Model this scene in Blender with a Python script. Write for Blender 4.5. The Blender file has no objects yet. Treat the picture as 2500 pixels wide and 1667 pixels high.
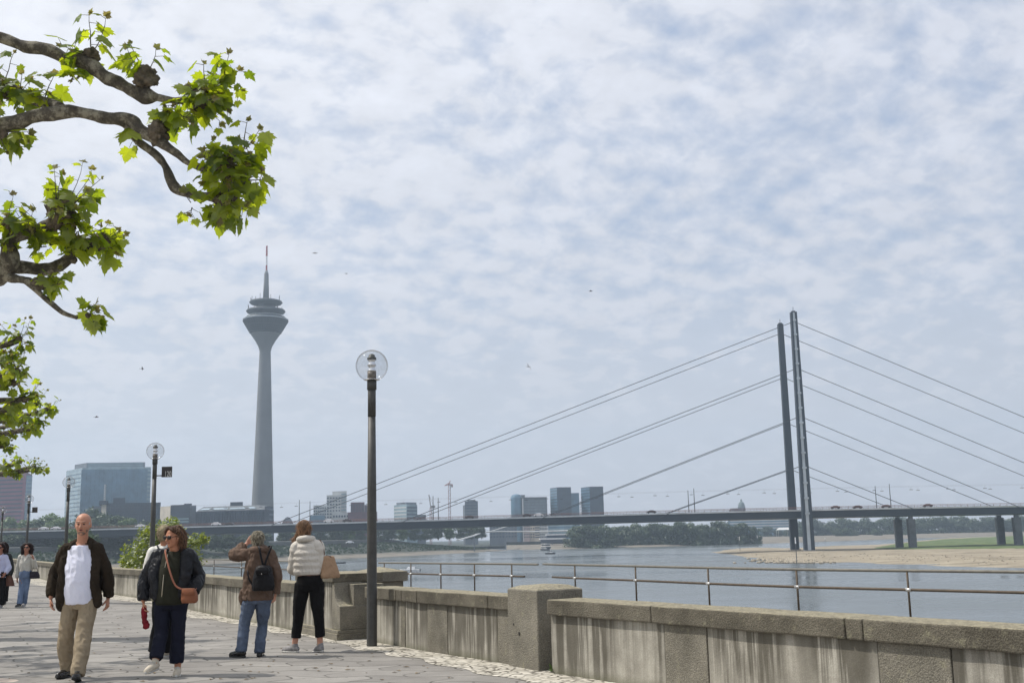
import bpy, bmesh, math, random
from mathutils import Vector, Matrix, noise
R = math.radians
random.seed(7)
scene = bpy.context.scene
COL = scene.collection

# ------------------------------------------------------------------ camera model (used to survey the place)
F = 2705.0; PITCH = R(9.98); ROLL = R(1.3); EYE = 1.5
_cp, _sp, _cr, _sr = math.cos(PITCH), math.sin(PITCH), math.cos(ROLL), math.sin(ROLL)
V_F = Vector((0, _cp, _sp)); V_U0 = Vector((0, -_sp, _cp))
V_R = Vector((_cr, 0, 0)) - V_U0 * _sr
V_U = Vector((_sr, 0, 0)) + V_U0 * _cr
CAM = Vector((0, 0, EYE))
def ray(px, py):
    return V_F + V_R * ((px - 1250) / F) + V_U * ((833.5 - py) / F)
def P(px, py, Y):
    d = ray(px, py); return CAM + d * (Y / d.y)
def G(px, py, z=0.0):
    d = ray(px, py); return CAM + d * ((z - EYE) / d.z)
def zat(x, y, py):
    """height of the point above (x, y) seen at image row py"""
    lo, hi = -60.0, 400.0
    for _ in range(50):
        m = (lo + hi) / 2
        q = Vector((x, y, m)) - CAM
        r = 833.5 - F * q.dot(V_U) / q.dot(V_F)
        if r > py: lo = m
        else: hi = m
    return (lo + hi) / 2

cam_d = bpy.data.cameras.new('camera'); cam = bpy.data.objects.new('camera', cam_d); COL.objects.link(cam)
cam_d.sensor_width = 36; cam_d.lens = 36 * F / 2500; cam_d.clip_start = 0.1; cam_d.clip_end = 30000
M = Matrix.Identity(4)
for i, v in enumerate((V_R, V_U, -V_F)):
    for k in range(3): M[k][i] = v[k]
M.translation = CAM; cam.matrix_world = M; scene.camera = cam

# ------------------------------------------------------------------ objects
def tag(o, label=None, cat=None, group=None, kind=None):
    if label: o['label'] = label
    if cat: o['category'] = cat
    if group: o['group'] = group
    if kind: o['kind'] = kind
    return o
def empty(name, loc=(0, 0, 0), label=None, cat=None, group=None, rz=0):
    o = bpy.data.objects.new(name, None); COL.objects.link(o)
    o.location = loc; o.rotation_euler = (0, 0, rz); o.empty_display_size = .2
    bpy.context.view_layer.update() if False else None
    return tag(o, label, cat, group)
def link_mesh(name, me, mats, parent=None, smooth=False):
    o = bpy.data.objects.new(name, me); COL.objects.link(o)
    if not isinstance(mats, (list, tuple)): mats = [mats]
    for m in mats: me.materials.append(m)
    if smooth:
        me.polygons.foreach_set('use_smooth', [True] * len(me.polygons))
    if parent is not None:
        o.parent = parent
    return o
def wparent(o, parent):
    """parent keeping geometry given in world coordinates"""
    o.parent = parent
    mw = Matrix.LocRotScale(parent.location, parent.rotation_euler, None)
    o.matrix_parent_inverse = mw.inverted()
    return o
def copy_tree(o, parent=None):
    c = o.copy(); COL.objects.link(c)
    if parent is not None: c.parent = parent
    for ch in list(o.children): copy_tree(ch, c)
    return c

class MB:
    """mesh builder; collects verts and faces (with material index)"""
    def __init__(s): s.v = []; s.f = []; s.m = []; s.mi = 0; s.T = Matrix.Identity(4)
    def add(s, vs, fs):
        n = len(s.v); s.v += [tuple(s.T @ Vector(v)) for v in vs]
        s.f += [tuple(n + i for i in f) for f in fs]; s.m += [s.mi] * len(fs); return s
    def box(s, c, size, rz=0, rx=0, ry=0):
        hx, hy, hz = (k / 2 for k in size)
        Rm = Matrix.Rotation(rz, 3, 'Z') @ Matrix.Rotation(ry, 3, 'Y') @ Matrix.Rotation(rx, 3, 'X')
        vs = [Vector(c) + Rm @ Vector((a * hx, b * hy, d * hz)) for a in (-1, 1) for b in (-1, 1) for d in (-1, 1)]
        return s.add(vs, [(0, 1, 3, 2), (4, 6, 7, 5), (0, 4, 5, 1), (2, 3, 7, 6), (0, 2, 6, 4), (1, 5, 7, 3)])
    def prism(s, poly, z0, z1):
        """vertical prism over a CCW polygon of (x, y)"""
        n = len(poly)
        vs = [(p[0], p[1], z0) for p in poly] + [(p[0], p[1], z1) for p in poly]
        fs = [tuple(range(n - 1, -1, -1)), tuple(range(n, 2 * n))] + [(i, (i + 1) % n, n + (i + 1) % n, n + i) for i in range(n)]
        return s.add(vs, fs)
    def hexa(s, b, t):
        """8 point box: bottom 4, top 4 (same order, CCW from above)"""
        return s.add(list(b) + list(t), [(3, 2, 1, 0), (4, 5, 6, 7), (0, 1, 5, 4), (1, 2, 6, 5), (2, 3, 7, 6), (3, 0, 4, 7)])
    def lathe(s, prof, n=24, c=(0, 0, 0), cap=True):
        """prof = [(r, z)] bottom to top"""
        vs = []; fs = []
        for r, z in prof:
            for i in range(n):
                a = 2 * math.pi * i / n; vs.append((c[0] + r * math.cos(a), c[1] + r * math.sin(a), c[2] + z))
        for k in range(len(prof) - 1):
            for i in range(n):
                j = (i + 1) % n; fs.append((k * n + i, k * n + j, (k + 1) * n + j, (k + 1) * n + i))
        if cap:
            fs.append(tuple(range(n - 1, -1, -1))); fs.append(tuple((len(prof) - 1) * n + i for i in range(n)))
        return s.add(vs, fs)
    def tube(s, pts, rad, n=8, cap=True, flat=1.0, up=None):
        pts = [Vector(p) for p in pts]
        if not hasattr(rad, '__len__'): rad = [rad] * len(pts)
        vs = []; fs = []; prev = None
        for k, p in enumerate(pts):
            t = (pts[min(k + 1, len(pts) - 1)] - pts[max(k - 1, 0)])
            if t.length < 1e-9: t = Vector((0, 0, 1))
            t.normalize()
            if prev is None:
                ref = Vector(up) if up else (Vector((0, 0, 1)) if abs(t.z) < .9 else Vector((1, 0, 0)))
                a = (ref - t * ref.dot(t)).normalized()
            else:
                a = (prev - t * prev.dot(t)).normalized()
            prev = a; b = t.cross(a)
            for i in range(n):
                th = 2 * math.pi * i / n
                vs.append(p + (a * math.cos(th) + b * math.sin(th) * flat) * rad[k])
        for k in range(len(pts) - 1):
            for i in range(n):
                j = (i + 1) % n; fs.append((k * n + i, k * n + j, (k + 1) * n + j, (k + 1) * n + i))
        if cap:
            fs.append(tuple(range(n - 1, -1, -1))); fs.append(tuple((len(pts) - 1) * n + i for i in range(n)))
        return s.add(vs, fs)
    def ball(s, c, r, n=12, m=8, rot=None):
        if not hasattr(r, '__len__'): r = (r, r, r)
        vs = []; fs = []; Rm = rot if rot is not None else Matrix.Identity(3)
        for k in range(1, m):
            ph = math.pi * k / m
            for i in range(n):
                a = 2 * math.pi * i / n
                vs.append(Vector(c) + Rm @ Vector((r[0] * math.sin(ph) * math.cos(a), r[1] * math.sin(ph) * math.sin(a), -r[2] * math.cos(ph))))
        b = len(vs); vs.append(Vector(c) + Rm @ Vector((0, 0, -r[2]))); vs.append(Vector(c) + Rm @ Vector((0, 0, r[2])))
        for k in range(m - 2):
            for i in range(n):
                j = (i + 1) % n; fs.append((k * n + i, k * n + j, (k + 1) * n + j, (k + 1) * n + i))
        for i in range(n):
            j = (i + 1) % n; fs.append((b, j, i)); fs.append((b + 1, (m - 2) * n + i, (m - 2) * n + j))
        return s.add(vs, fs)
    def build(s, name, mats, parent=None, smooth=False, world=False, bevel=0):
        me = bpy.data.meshes.new(name); me.from_pydata(s.v, [], s.f)
        me.polygons.foreach_set('material_index', s.m); me.update()
        o = link_mesh(name, me, mats, None, smooth)
        if parent is not None:
            if world: wparent(o, parent)
            else: o.parent = parent
        if bevel:
            b = o.modifiers.new('b', 'BEVEL'); b.width = bevel; b.segments = 2; b.limit_method = 'ANGLE'
        return o
def catmull(pts, rad, sub=4):
    pts = [Vector(p) for p in pts]; out = []; ro = []
    for i in range(len(pts) - 1):
        p0, p1, p2, p3 = pts[max(i - 1, 0)], pts[i], pts[i + 1], pts[min(i + 2, len(pts) - 1)]
        for k in range(sub):
            t = k / sub
            out.append(.5 * ((2 * p1) + (p2 - p0) * t + (2 * p0 - 5 * p1 + 4 * p2 - p3) * t * t + (3 * p1 - p0 - 3 * p2 + p3) * t ** 3))
            ro.append(rad[i] * (1 - t) + rad[i + 1] * t)
    out.append(pts[-1]); ro.append(rad[-1]); return out, ro

# ------------------------------------------------------------------ materials
def lin(c):
    return tuple(((x / 255) / 12.92 if x <= 10 else (((x / 255) + .055) / 1.055) ** 2.4) for x in c) + (1,)
class NT:
    def __init__(s, name):
        s.m = bpy.data.materials.new(name); s.m.use_nodes = True; s.t = s.m.node_tree; s.t.nodes.clear()
        s.out = s.n('ShaderNodeOutputMaterial')
    def n(s, typ, **kw):
        nd = s.t.nodes.new(typ)
        for k, v in kw.items(): setattr(nd, k, v)
        return nd
    def l(s, a, b): s.t.links.new(a, b)
    def val(s, sock, v):
        if hasattr(v, 'is_output') or isinstance(v, bpy.types.NodeSocket): s.l(v, sock)
        else: sock.default_value = v
    def math(s, op, a, b=0, clamp=False):
        nd = s.n('ShaderNodeMath', operation=op, use_clamp=clamp); s.val(nd.inputs[0], a); s.val(nd.inputs[1], b); return nd.outputs[0]
    def mix(s, f, a, b, mode='MIX'):
        nd = s.n('ShaderNodeMix', data_type='RGBA', blend_type=mode)
        s.val(nd.inputs[0], f); s.val(nd.inputs[6], a); s.val(nd.inputs[7], b); return nd.outputs[2]
    def ramp(s, f, stops):
        nd = s.n('ShaderNodeValToRGB'); s.l(f, nd.inputs[0]); e = nd.color_ramp.elements
        while len(e) < len(stops): e.new(.5)
        for k, (p, c) in enumerate(stops):
            e[k].position = p; e[k].color = c if hasattr(c, '__len__') else (c, c, c, 1)
        return nd.outputs[0]
    def noise(s, vec, scale, detail=4, rough=.55, dist=0.0):
        nd = s.n('ShaderNodeTexNoise'); s.l(vec, nd.inputs['Vector'])
        nd.inputs['Scale'].default_value = scale; nd.inputs['Detail'].default_value = detail
        nd.inputs['Roughness'].default_value = rough; nd.inputs['Distortion'].default_value = dist
        return nd.outputs[0]
    def vor(s, vec, scale, feat='F1'):
        nd = s.n('ShaderNodeTexVoronoi', feature=feat); s.l(vec, nd.inputs['Vector']); nd.inputs['Scale'].default_value = scale
        return nd
    def scalev(s, vec, sc, loc=(0, 0, 0), rz=0):
        nd = s.n('ShaderNodeMapping'); s.l(vec, nd.inputs[0]); nd.inputs['Scale'].default_value = sc
        nd.inputs['Location'].default_value = loc; nd.inputs['Rotation'].default_value = (0, 0, rz); return nd.outputs[0]
    def obj(s): return s.n('ShaderNodeTexCoord').outputs['Object']
    def pos(s): return s.n('ShaderNodeNewGeometry').outputs['Position']
    def bump(s, h, strength=.3, dist=.01, normal=None):
        nd = s.n('ShaderNodeBump'); nd.inputs['Strength'].default_value = strength; nd.inputs['Distance'].default_value = dist
        s.l(h, nd.inputs['Height'])
        if normal is not None: s.l(normal, nd.inputs['Normal'])
        return nd.outputs[0]
    def princ(s, color, rough=.7, metal=0.0, normal=None, spec=.4, **kw):
        nd = s.n('ShaderNodeBsdfPrincipled'); s.val(nd.inputs['Base Color'], color); s.val(nd.inputs['Roughness'], rough)
        nd.inputs['Metallic'].default_value = metal; nd.inputs['Specular IOR Level'].default_value = spec
        if normal is not None: s.l(normal, nd.inputs['Normal'])
        for k, v in kw.items(): s.val(nd.inputs[k], v)
        s.l(nd.outputs[0], s.out.inputs[0]); return nd
def simple(name, c, rough=.7, metal=0.0, var=.25, scale=3.0, bump=0.0, bscale=40.0, spec=.4):
    """plain painted / cloth / stone surface with a mottled base colour"""
    t = NT(name); p = t.obj(); c = c if max(c) <= 1 else lin(c)[:3]
    n = t.noise(p, scale, 5)
    dark = tuple(x * (1 - var) for x in c[:3]) + (1,); lite = tuple(min(x * (1 + var), 1) for x in c[:3]) + (1,)
    colr = t.ramp(n, [(.3, dark), (.7, lite)])
    nm = t.bump(t.noise(p, bscale, 3), bump, .01) if bump else None
    t.princ(colr, rough, metal, nm, spec); return t.m
EXPOSURE = 0.0
HAZE_D = .00028
CLOUD_A = (6.0, 6.25, 7.0, 1)
CLOUD_B = (8.4, 8.5, 8.9, 1)
CLOUD_LOW = (6.0, 6.1, 6.6, 1)
BLUE = (2.9, 4.2, 6.9, 1)
# ------------------------------------------------------------------ sky, sun, haze
SUN_DIR = Vector((-.566, .094, .819)).normalized()
w = bpy.data.worlds.new('World'); scene.world = w; w.use_nodes = True
nt = w.node_tree; nt.nodes.clear()
class WT(NT):
    def __init__(s, t): s.t = t
W = WT(nt)
tc = W.n('ShaderNodeTexCoord').outputs['Generated']
sky = W.n('ShaderNodeTexSky'); sky.sky_type = 'NISHITA'; sky.sun_disc = False
sky.sun_elevation = math.asin(SUN_DIR.z)
sky.sun_rotation = math.atan2(SUN_DIR.x, SUN_DIR.y)
sky.air_density = 1.3; sky.dust_density = 3.0; sky.altitude = 50
sep = W.n('ShaderNodeSeparateXYZ'); W.l(tc, sep.inputs[0])
zc = W.math('MAXIMUM', sep.outputs[2], 0.0)
den = W.math('ADD', zc, .38)
comb = W.n('ShaderNodeCombineXYZ')
W.l(W.math('DIVIDE', sep.outputs[0], den), comb.inputs[0]); W.l(W.math('DIVIDE', sep.outputs[1], den), comb.inputs[1])
cv = W.scalev(comb.outputs[0], (1.9, 1.9, 1), (3.1, 7.4, 0), R(-24))
warp = W.n('ShaderNodeTexNoise'); W.l(cv, warp.inputs['Vector']); warp.inputs['Scale'].default_value = 2.2; warp.inputs['Detail'].default_value = 3
wv = W.n('ShaderNodeVectorMath', operation='MULTIPLY_ADD'); W.l(warp.outputs['Color'], wv.inputs[0]); wv.inputs[1].default_value = (.12, .12, 0); W.l(cv, wv.inputs[2])
big = W.noise(cv, 1.6, 3, .5)
mid = W.noise(wv.outputs[0], 4.5, 5, .55)
puff = W.noise(wv.outputs[0], 11.0, 7, .55)
cellv = W.n('ShaderNodeTexVoronoi', feature='SMOOTH_F1'); W.l(wv.outputs[0], cellv.inputs['Vector']); cellv.inputs['Scale'].default_value = 12.0
cellv.inputs['Smoothness'].default_value = .8
# cloud density: small rounded clumps (altocumulus) on a broad veil
dn = W.math('ADD', W.math('MULTIPLY', puff, .85), W.math('MULTIPLY', big, .35))
dn = W.math('ADD', dn, W.math('MULTIPLY', mid, .52))
dn = W.math('SUBTRACT', dn, W.math('MULTIPLY', cellv.outputs['Distance'], .30))
dotn = W.n('ShaderNodeVectorMath', operation='DOT_PRODUCT'); W.l(tc, dotn.inputs[0]); dotn.inputs[1].default_value = SUN_DIR
sunny = W.ramp(dotn.outputs['Value'], [(.2, 0.0), (.85, 1.0)])
dn = W.math('ADD', dn, W.math('MULTIPLY', sunny, .20))
cover = W.ramp(dn, [(.46, .30), (.82, 1.0)])
low = W.ramp(zc, [(.10, 1.0), (.38, 0.0)])
cover = W.math('MAXIMUM', cover, W.math('MULTIPLY', low, .93))
lumps = W.ramp(W.math('ADD', W.math('MULTIPLY', puff, .5), W.math('MULTIPLY', mid, .5)), [(.3, .84), (.7, 1.10)])
cc = W.mix(sunny, CLOUD_A, CLOUD_B)
cc = W.mix(1.0, cc, lumps, 'MULTIPLY')
cc = W.mix(W.math('MULTIPLY', low, .62), cc, CLOUD_LOW)
bl = W.mix(.45, sky.outputs[0], BLUE)
skc = W.mix(cover, bl, cc)
bg = W.n('ShaderNodeBackground'); W.l(skc, bg.inputs[0]); bg.inputs[1].default_value = .12
wo = W.n('ShaderNodeOutputWorld'); W.l(bg.outputs[0], wo.inputs[0])

sl = bpy.data.lights.new('sun', 'SUN'); sl.energy = 4.2; sl.angle = R(.6); sl.color = (1, .95, .88)
so = bpy.data.objects.new('sun', sl); COL.objects.link(so)
so.rotation_euler = SUN_DIR.to_track_quat('Z', 'Y').to_euler(); so.location = (-30, 0, 40)

vs = scene.view_settings; vs.view_transform = 'Standard'; vs.look = 'None'; vs.gamma = 1; vs.exposure = EXPOSURE; vs.use_curve_mapping = False
scene.cycles.max_bounces = 6; scene.cycles.diffuse_bounces = 3; scene.cycles.volume_bounces = 0; scene.cycles.transparent_max_bounces = 8
scene.display_settings.display_device = 'sRGB'

# haze: a closed box of even thin air round the whole place
hm = NT('haze_air'); hv = hm.n('ShaderNodeVolumePrincipled'); hv.inputs['Color'].default_value = (.68, .84, 1, 1)
hv.inputs['Density'].default_value = HAZE_D; hv.inputs['Anisotropy'].default_value = .3
hm.l(hv.outputs[0], hm.out.inputs[1])
if HAZE_D > 0:
    hz = MB().box((0, 1400, 140), (3200, 3400, 300)).build('haze', hm.m); tag(hz, 'thin pale blue summer haze over the river and the town', 'haze', kind='stuff')
    hz.visible_shadow = True
# ------------------------------------------------------------------ paving, wall, lamps, rails
def paving_mat():
    t = NT('wave_paving'); p = t.pos()
    s = t.n('ShaderNodeSeparateXYZ'); t.l(t.scalev(p, (1, 1, 1), (0, 0, 0), R(9)), s.inputs[0])
    x, y = s.outputs[0], s.outputs[1]
    sx = t.math('MULTIPLY', t.math('SINE', t.math('MULTIPLY', y, 2 * math.pi / .62)), .085)
    sy = t.math('MULTIPLY', t.math('SINE', t.math('MULTIPLY', x, 2 * math.pi / 1.1)), .07)
    wob = t.noise(p, .9, 2)
    c = t.n('ShaderNodeCombineXYZ'); t.l(t.math('ADD', x, sx), c.inputs[0])
    t.l(t.math('ADD', t.math('ADD', y, sy), t.math('MULTIPLY', wob, .12)), c.inputs[1])
    b = t.n('ShaderNodeTexBrick'); t.l(c.outputs[0], b.inputs['Vector']); b.inputs['Scale'].default_value = 1
    b.inputs['Brick Width'].default_value = .92; b.inputs['Row Height'].default_value = .52
    b.inputs['Mortar Size'].default_value = .017; b.inputs['Mortar Smooth'].default_value = .3; b.offset = .5
    b.inputs['Color1'].default_value = (.19, .178, .162, 1); b.inputs['Color2'].default_value = (.27, .255, .232, 1)
    b.inputs['Mortar'].default_value = (.27, .255, .232, 1); b.inputs['Bias'].default_value = 0
    mk = t.ramp(b.outputs['Fac'], [(.35, 0.0), (.9, 1.0)])
    # joints are only open here and there
    mk = t.math('MULTIPLY', mk, t.ramp(t.noise(p, 1.4, 3), [(.34, .55), (.52, 1.0)]))
    grit = t.ramp(t.noise(p, 130, 3, .7), [(.25, .72), (.75, 1.25)])
    blot = t.ramp(t.noise(p, 1.6, 7, .72), [(.3, .80), (.7, 1.18)])
    col = t.mix(1.0, b.outputs['Color'], grit, 'MULTIPLY'); col = t.mix(1.0, col, blot, 'MULTIPLY')
    spots = t.ramp(t.vor(p, 2.6).outputs['Distance'], [(.03, .4), (.07, 1.0)])
    col = t.mix(1.0, col, spots, 'MULTIPLY')
    # pale and pinkish pavers of the wave motif towards the trees
    s2 = t.n('ShaderNodeSeparateXYZ'); t.l(p, s2.inputs[0])
    edge = t.math('ADD', t.math('ADD', s2.outputs[0], t.math('MULTIPLY', s2.outputs[1], .55)), t.math('MULTIPLY', t.math('SINE', t.math('MULTIPLY', s2.outputs[1], 7.0)), .16))
    m1 = t.ramp(t.math('MULTIPLY', t.math('ADD', edge, -1.35), -1.0), [(.0, 0.0), (.02, 1.0)])
    m2 = t.ramp(t.math('MULTIPLY', t.math('ADD', edge, -.9), -1.0), [(.0, 0.0), (.02, 1.0)])
    near = t.ramp(s2.outputs[1], [(.0, 1.0), (1.0, 1.0)])
    lim = t.math('LESS_THAN', s2.outputs[1], 13.6)
    col = t.mix(t.math('MULTIPLY', m1, lim), col, t.mix(1.0, (.46, .38, .32, 1), grit, 'MULTIPLY'))
    col = t.mix(t.math('MULTIPLY', m2, lim), col, t.mix(1.0, (.62, .58, .50, 1), grit, 'MULTIPLY'))
    col = t.mix(mk, col, (.07, .065, .055, 1))
    h = t.math('SUBTRACT', t.math('MULTIPLY', t.noise(p, 90, 3), .3), t.math('MULTIPLY', mk, 1.0))
    t.princ(col, .85, 0, t.bump(h, .5, .006)); return t.m
def cobble_mat():
    t = NT('pale_cobbles'); p = t.pos()
    v = t.vor(t.scalev(p, (1, 1, 1)), 9); ve = t.vor(p, 9, 'DISTANCE_TO_EDGE')
    j = t.ramp(ve.outputs['Distance'], [(.05, 1.0), (.17, 0.0)])
    base = t.ramp(t.noise(v.outputs['Position'], 3, 2), [(.3, (.44, .41, .34, 1)), (.7, (.66, .62, .54, 1))])
    open_ = t.ramp(t.noise(p, 2.2, 3), [(.35, .3), (.58, 1.0)])
    col = t.mix(t.math('MULTIPLY', j, open_), base, (.10, .09, .07, 1))
    t.princ(col, .85, 0, t.bump(t.math('SUBTRACT', t.noise(p, 60, 2), j), .6, .012)); return t.m
def granite_mat(name, a, b, speck=1.0):
    t = NT(name); p = t.obj()
    n1 = t.noise(p, 2.2, 6, .6); n2 = t.noise(p, 85, 3, .8); n3 = t.vor(p, 60).outputs['Distance']
    col = t.ramp(n1, [(.3, a), (.72, b)])
    col = t.mix(.85 * speck, col, t.ramp(n2, [(.3, .42), (.7, 1.7)]), 'MULTIPLY')
    lich = t.ramp(t.noise(p, 9, 4, .7), [(.58, 0.0), (.68, .5)])
    col = t.mix(t.math('MULTIPLY', lich, .6), col, (.36, .34, .22, 1))
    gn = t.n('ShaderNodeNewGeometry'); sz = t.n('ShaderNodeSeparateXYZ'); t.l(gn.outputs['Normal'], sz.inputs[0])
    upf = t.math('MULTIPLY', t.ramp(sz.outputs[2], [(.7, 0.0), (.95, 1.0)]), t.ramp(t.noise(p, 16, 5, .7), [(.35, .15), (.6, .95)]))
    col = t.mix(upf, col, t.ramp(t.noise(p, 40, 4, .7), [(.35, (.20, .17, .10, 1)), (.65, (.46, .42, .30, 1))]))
    t.princ(col, .9, 0, t.bump(t.math('ADD', n2, t.math('MULTIPLY', n3, .6)), .8, .012)); return t.m
def panel_mat():
    t = NT('stained_render'); p = t.obj()
    s = t.n('ShaderNodeSeparateXYZ'); t.l(p, s.inputs[0])
    st = t.noise(t.scalev(p, (11, 11, .5)), 1.0, 5, .6)
    st2 = t.noise(t.scalev(p, (4, 4, .9)), 1.0, 4, .6)
    fade = t.ramp(s.outputs[2], [(.05, .55), (.62, 1.3)])
    big = t.ramp(t.noise(t.scalev(p, (1.1, 1.1, .1)), 1.0, 3), [(.38, .25), (.6, 1.5)]); fade = t.math('MULTIPLY', fade, big)
    d = t.math('MULTIPLY', t.ramp(st, [(.41, 0.0), (.55, 1.0)]), fade, clamp=True)
    d2 = t.math('MULTIPLY', t.ramp(st2, [(.42, 0.0), (.64, .8)]), fade, clamp=True)
    base = t.ramp(t.noise(p, 5, 5), [(.3, (.30, .28, .235, 1)), (.7, (.46, .435, .37, 1))])
    base = t.mix(.5, base, t.ramp(t.noise(p, 120, 2, .7), [(.3, .6), (.7, 1.35)]), 'MULTIPLY')
    col = t.mix(t.math('MULTIPLY', d2, .75), base, (.12, .11, .088, 1))
    col = t.mix(t.math('MULTIPLY', d, .8), col, (.07, .062, .045, 1))
    moss = t.ramp(s.outputs[2], [(.0, .6), (.10, 0.0)])
    col = t.mix(moss, col, (.10, .10, .055, 1))
    t.princ(col, .92, 0, t.bump(t.noise(p, 45, 4), .35, .01)); return t.m
M_pave = paving_mat(); M_cob = cobble_mat()
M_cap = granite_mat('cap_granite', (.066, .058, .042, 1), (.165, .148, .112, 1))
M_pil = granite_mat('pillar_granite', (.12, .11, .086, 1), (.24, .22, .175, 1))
M_panel = panel_mat()
M_joint = simple('joint_dark', (.03, .028, .024), .95)

# cap front line, unprojected at the wall's height
H = .80
capA = [G(1333, 1463, H), G(1586, 1478, H), G(1850, 1495, H), G(2059, 1508, H), G(2500, 1536, H)]
d = (capA[-1] - capA[-2]).normalized(); capA += [capA[-1] + d * 4, capA[-1] + d * 12]
capB = [G(889, 1432, H), G(1020, 1441.5, H), G(1242, 1455, H)]
capC = [G(28, 1364.5, H), G(112, 1373, H), G(267, 1387, H), G(347, 1391, H), G(489, 1405, H), G(571, 1412, H), G(685, 1420, H), G(742, 1425.5, H)]
d = (capC[0] - capC[1]).normalized(); capC = [capC[0] + d * 14] + capC

# ground of the promenade
edge = [Vector((7.6, -14, 0))] + [v.copy() for v in reversed(capA[:-1])] + [v.copy() for v in reversed(capB)] + [v.copy() for v in reversed(capC)]
def outward(v, d): return v + Vector((.87, .49, 0)) * d
poly = [(outward(v, .3).x, outward(v, .3).y) for v in edge]
gp = MB(); pts = [(7.9, -14)] + poly[1:] + [(-70, 78), (-90, 78), (-90, -14)]
gp.add([(a, b, 0) for a, b in pts], [tuple(range(len(pts)))])
g = gp.build('promenade_paving', M_pave); tag(g, 'grey promenade paving with wavy joints', 'pavement', kind='structure')
for p_ in g.data.polygons:
    if p_.normal.z < 0: g.data.flip_normals(); break
bmx = bmesh.new(); bmx.from_mesh(g.data); bmesh.ops.triangulate(bmx, faces=bmx.faces); bmx.to_mesh(g.data); bmx.free()

# pale cobble strip along the wall
inner_px = [(2500, 1640), (1900, 1700), (1490, 1663), (1371, 1637), (1242, 1618), (1020, 1576), (921, 1562), (826, 1556), (716, 1520), (651, 1511), (565, 1498), (467, 1478), (276, 1441), (115, 1413), (25, 1398)]
outer_px = [(25, 1412), (76, 1424), (115, 1433), (200, 1448), (277, 1463), (330, 1470), (380, 1483), (420, 1490), (460, 1507), (513, 1511), (556, 1521), (600, 1524), (647, 1534), (663, 1544), (710, 1547), (766, 1557), (797, 1567), (843, 1573), (873, 1586), (934, 1592), (950, 1601), (1026, 1607), (1049, 1620), (1133, 1632), (1168, 1645), (1264, 1657), (1302, 1670), (1400, 1684), (1440, 1704), (1560, 1730), (1640, 1765), (1800, 1800)]
op, _ = catmull([G(a, b, 0) for a, b in outer_px], [0] * len(outer_px), 4)
ip = [Vector((v.x, v.y, 0)) for v in (capC[1:] + capB + capA[:4])]
cs = MB(); vsx = []; n = len(op)
# inner points by nearest parameter
def sample(path, t):
    L = [0]
    for a, b in zip(path, path[1:]): L.append(L[-1] + (b - a).length)
    s_ = t * L[-1]
    for i in range(len(L) - 1):
        if s_ <= L[i + 1] + 1e-9:
            k = (s_ - L[i]) / max(L[i + 1] - L[i], 1e-9); return path[i].lerp(path[i + 1], k)
    return path[-1]
def nearest(path, q):
    best = None
    for a, b in zip(path, path[1:]):
        ab = b - a; k = max(0, min(1, (q - a).dot(ab) / ab.dot(ab))); c = a + ab * k
        if best is None or (c - q).length < (best - q).length: best = c
    return best
for q in op:
    c = nearest(ip, q); vsx += [(q.x, q.y, .005), (c.x + .15, c.y + .08, .005)]
cs.add(vsx, [(2 * i, 2 * i + 2, 2 * i + 3, 2 * i + 1) for i in range(n - 1)])
o = cs.build('cobble_strip', M_cob); tag(o, 'pale cobblestone strip with a wavy edge along the foot of the wall', 'pavement', kind='structure')

# ------------------------------------------------ the wall
wall_root = empty('promenade_wall', capB[1].xyz * Vector((1, 1, 0)) if False else (0, 0, 0), 'long stained stone parapet wall with a granite cap along the promenade', 'wall')
CAPH = .165; TH = .46
def at_px(path, px):
    """point of the path seen in image column px"""
    best = None
    for i in range(400):
        q = sample(path, i / 399); r = q - CAM; x = 1250 + F * r.dot(V_R) / r.dot(V_F)
        if best is None or abs(x - px) < best[0]: best = (abs(x - px), q, i / 399)
    return best[2]
def piece(path, t0, t1, off0, off1, z0, z1, name, mat, bev=.006, gap=.004, rough=0):
    L = sum((b - a).length for a, b in zip(path, path[1:]))
    t0 += gap / L; t1 -= gap / L
    k = max(1, int((t1 - t0) * L / 1.2)); m = MB(); ring = []
    for i in range(k + 1):
        q = sample(path, t0 + (t1 - t0) * i / k); a = sample(path, max(t0 + (t1 - t0) * i / k - .01, 0)); b = sample(path, min(t0 + (t1 - t0) * i / k + .01, 1))
        tv = (b - a).normalized(); nv = Vector((tv.y, -tv.x, 0))   # towards water when path runs left-far to right-near? fixed below
        if nv.dot(Vector((.87, .49, 0))) < 0: nv = -nv
        f = q + nv * off0; bk = q + nv * off1
        ring += [(f.x, f.y, z0), (bk.x, bk.y, z0), (bk.x, bk.y, z1), (f.x, f.y, z1)]
    fs = []
    for i in range(k):
        for j in range(4):
            fs.append((i * 4 + j, i * 4 + (j + 1) % 4, (i + 1) * 4 + (j + 1) % 4, (i + 1) * 4 + j))
    fs.append((0, 1, 2, 3)); fs.append((k * 4 + 3, k * 4 + 2, k * 4 + 1, k * 4))
    m.add(ring, fs); o = m.build(name, mat, wall_root)
    bmx = bmesh.new(); bmx.from_mesh(o.data); bmesh.ops.recalc_face_normals(bmx, faces=bmx.faces)
    if rough:
        bmesh.ops.subdivide_edges(bmx, edges=[e for e in bmx.edges if e.calc_length() > .25], cuts=4, use_grid_fill=True)
        for v in bmx.verts:
            nn = noise.noise_vector(v.co * 6); v.co += Vector((nn.x, nn.y, nn.z)) * rough
    bmx.to_mesh(o.data); bmx.free()
    if bev:
        b = o.modifiers.new('b', 'BEVEL'); b.width = bev; b.segments = 2; b.limit_method = 'ANGLE'; b.angle_limit = R(40)
    return o
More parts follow.
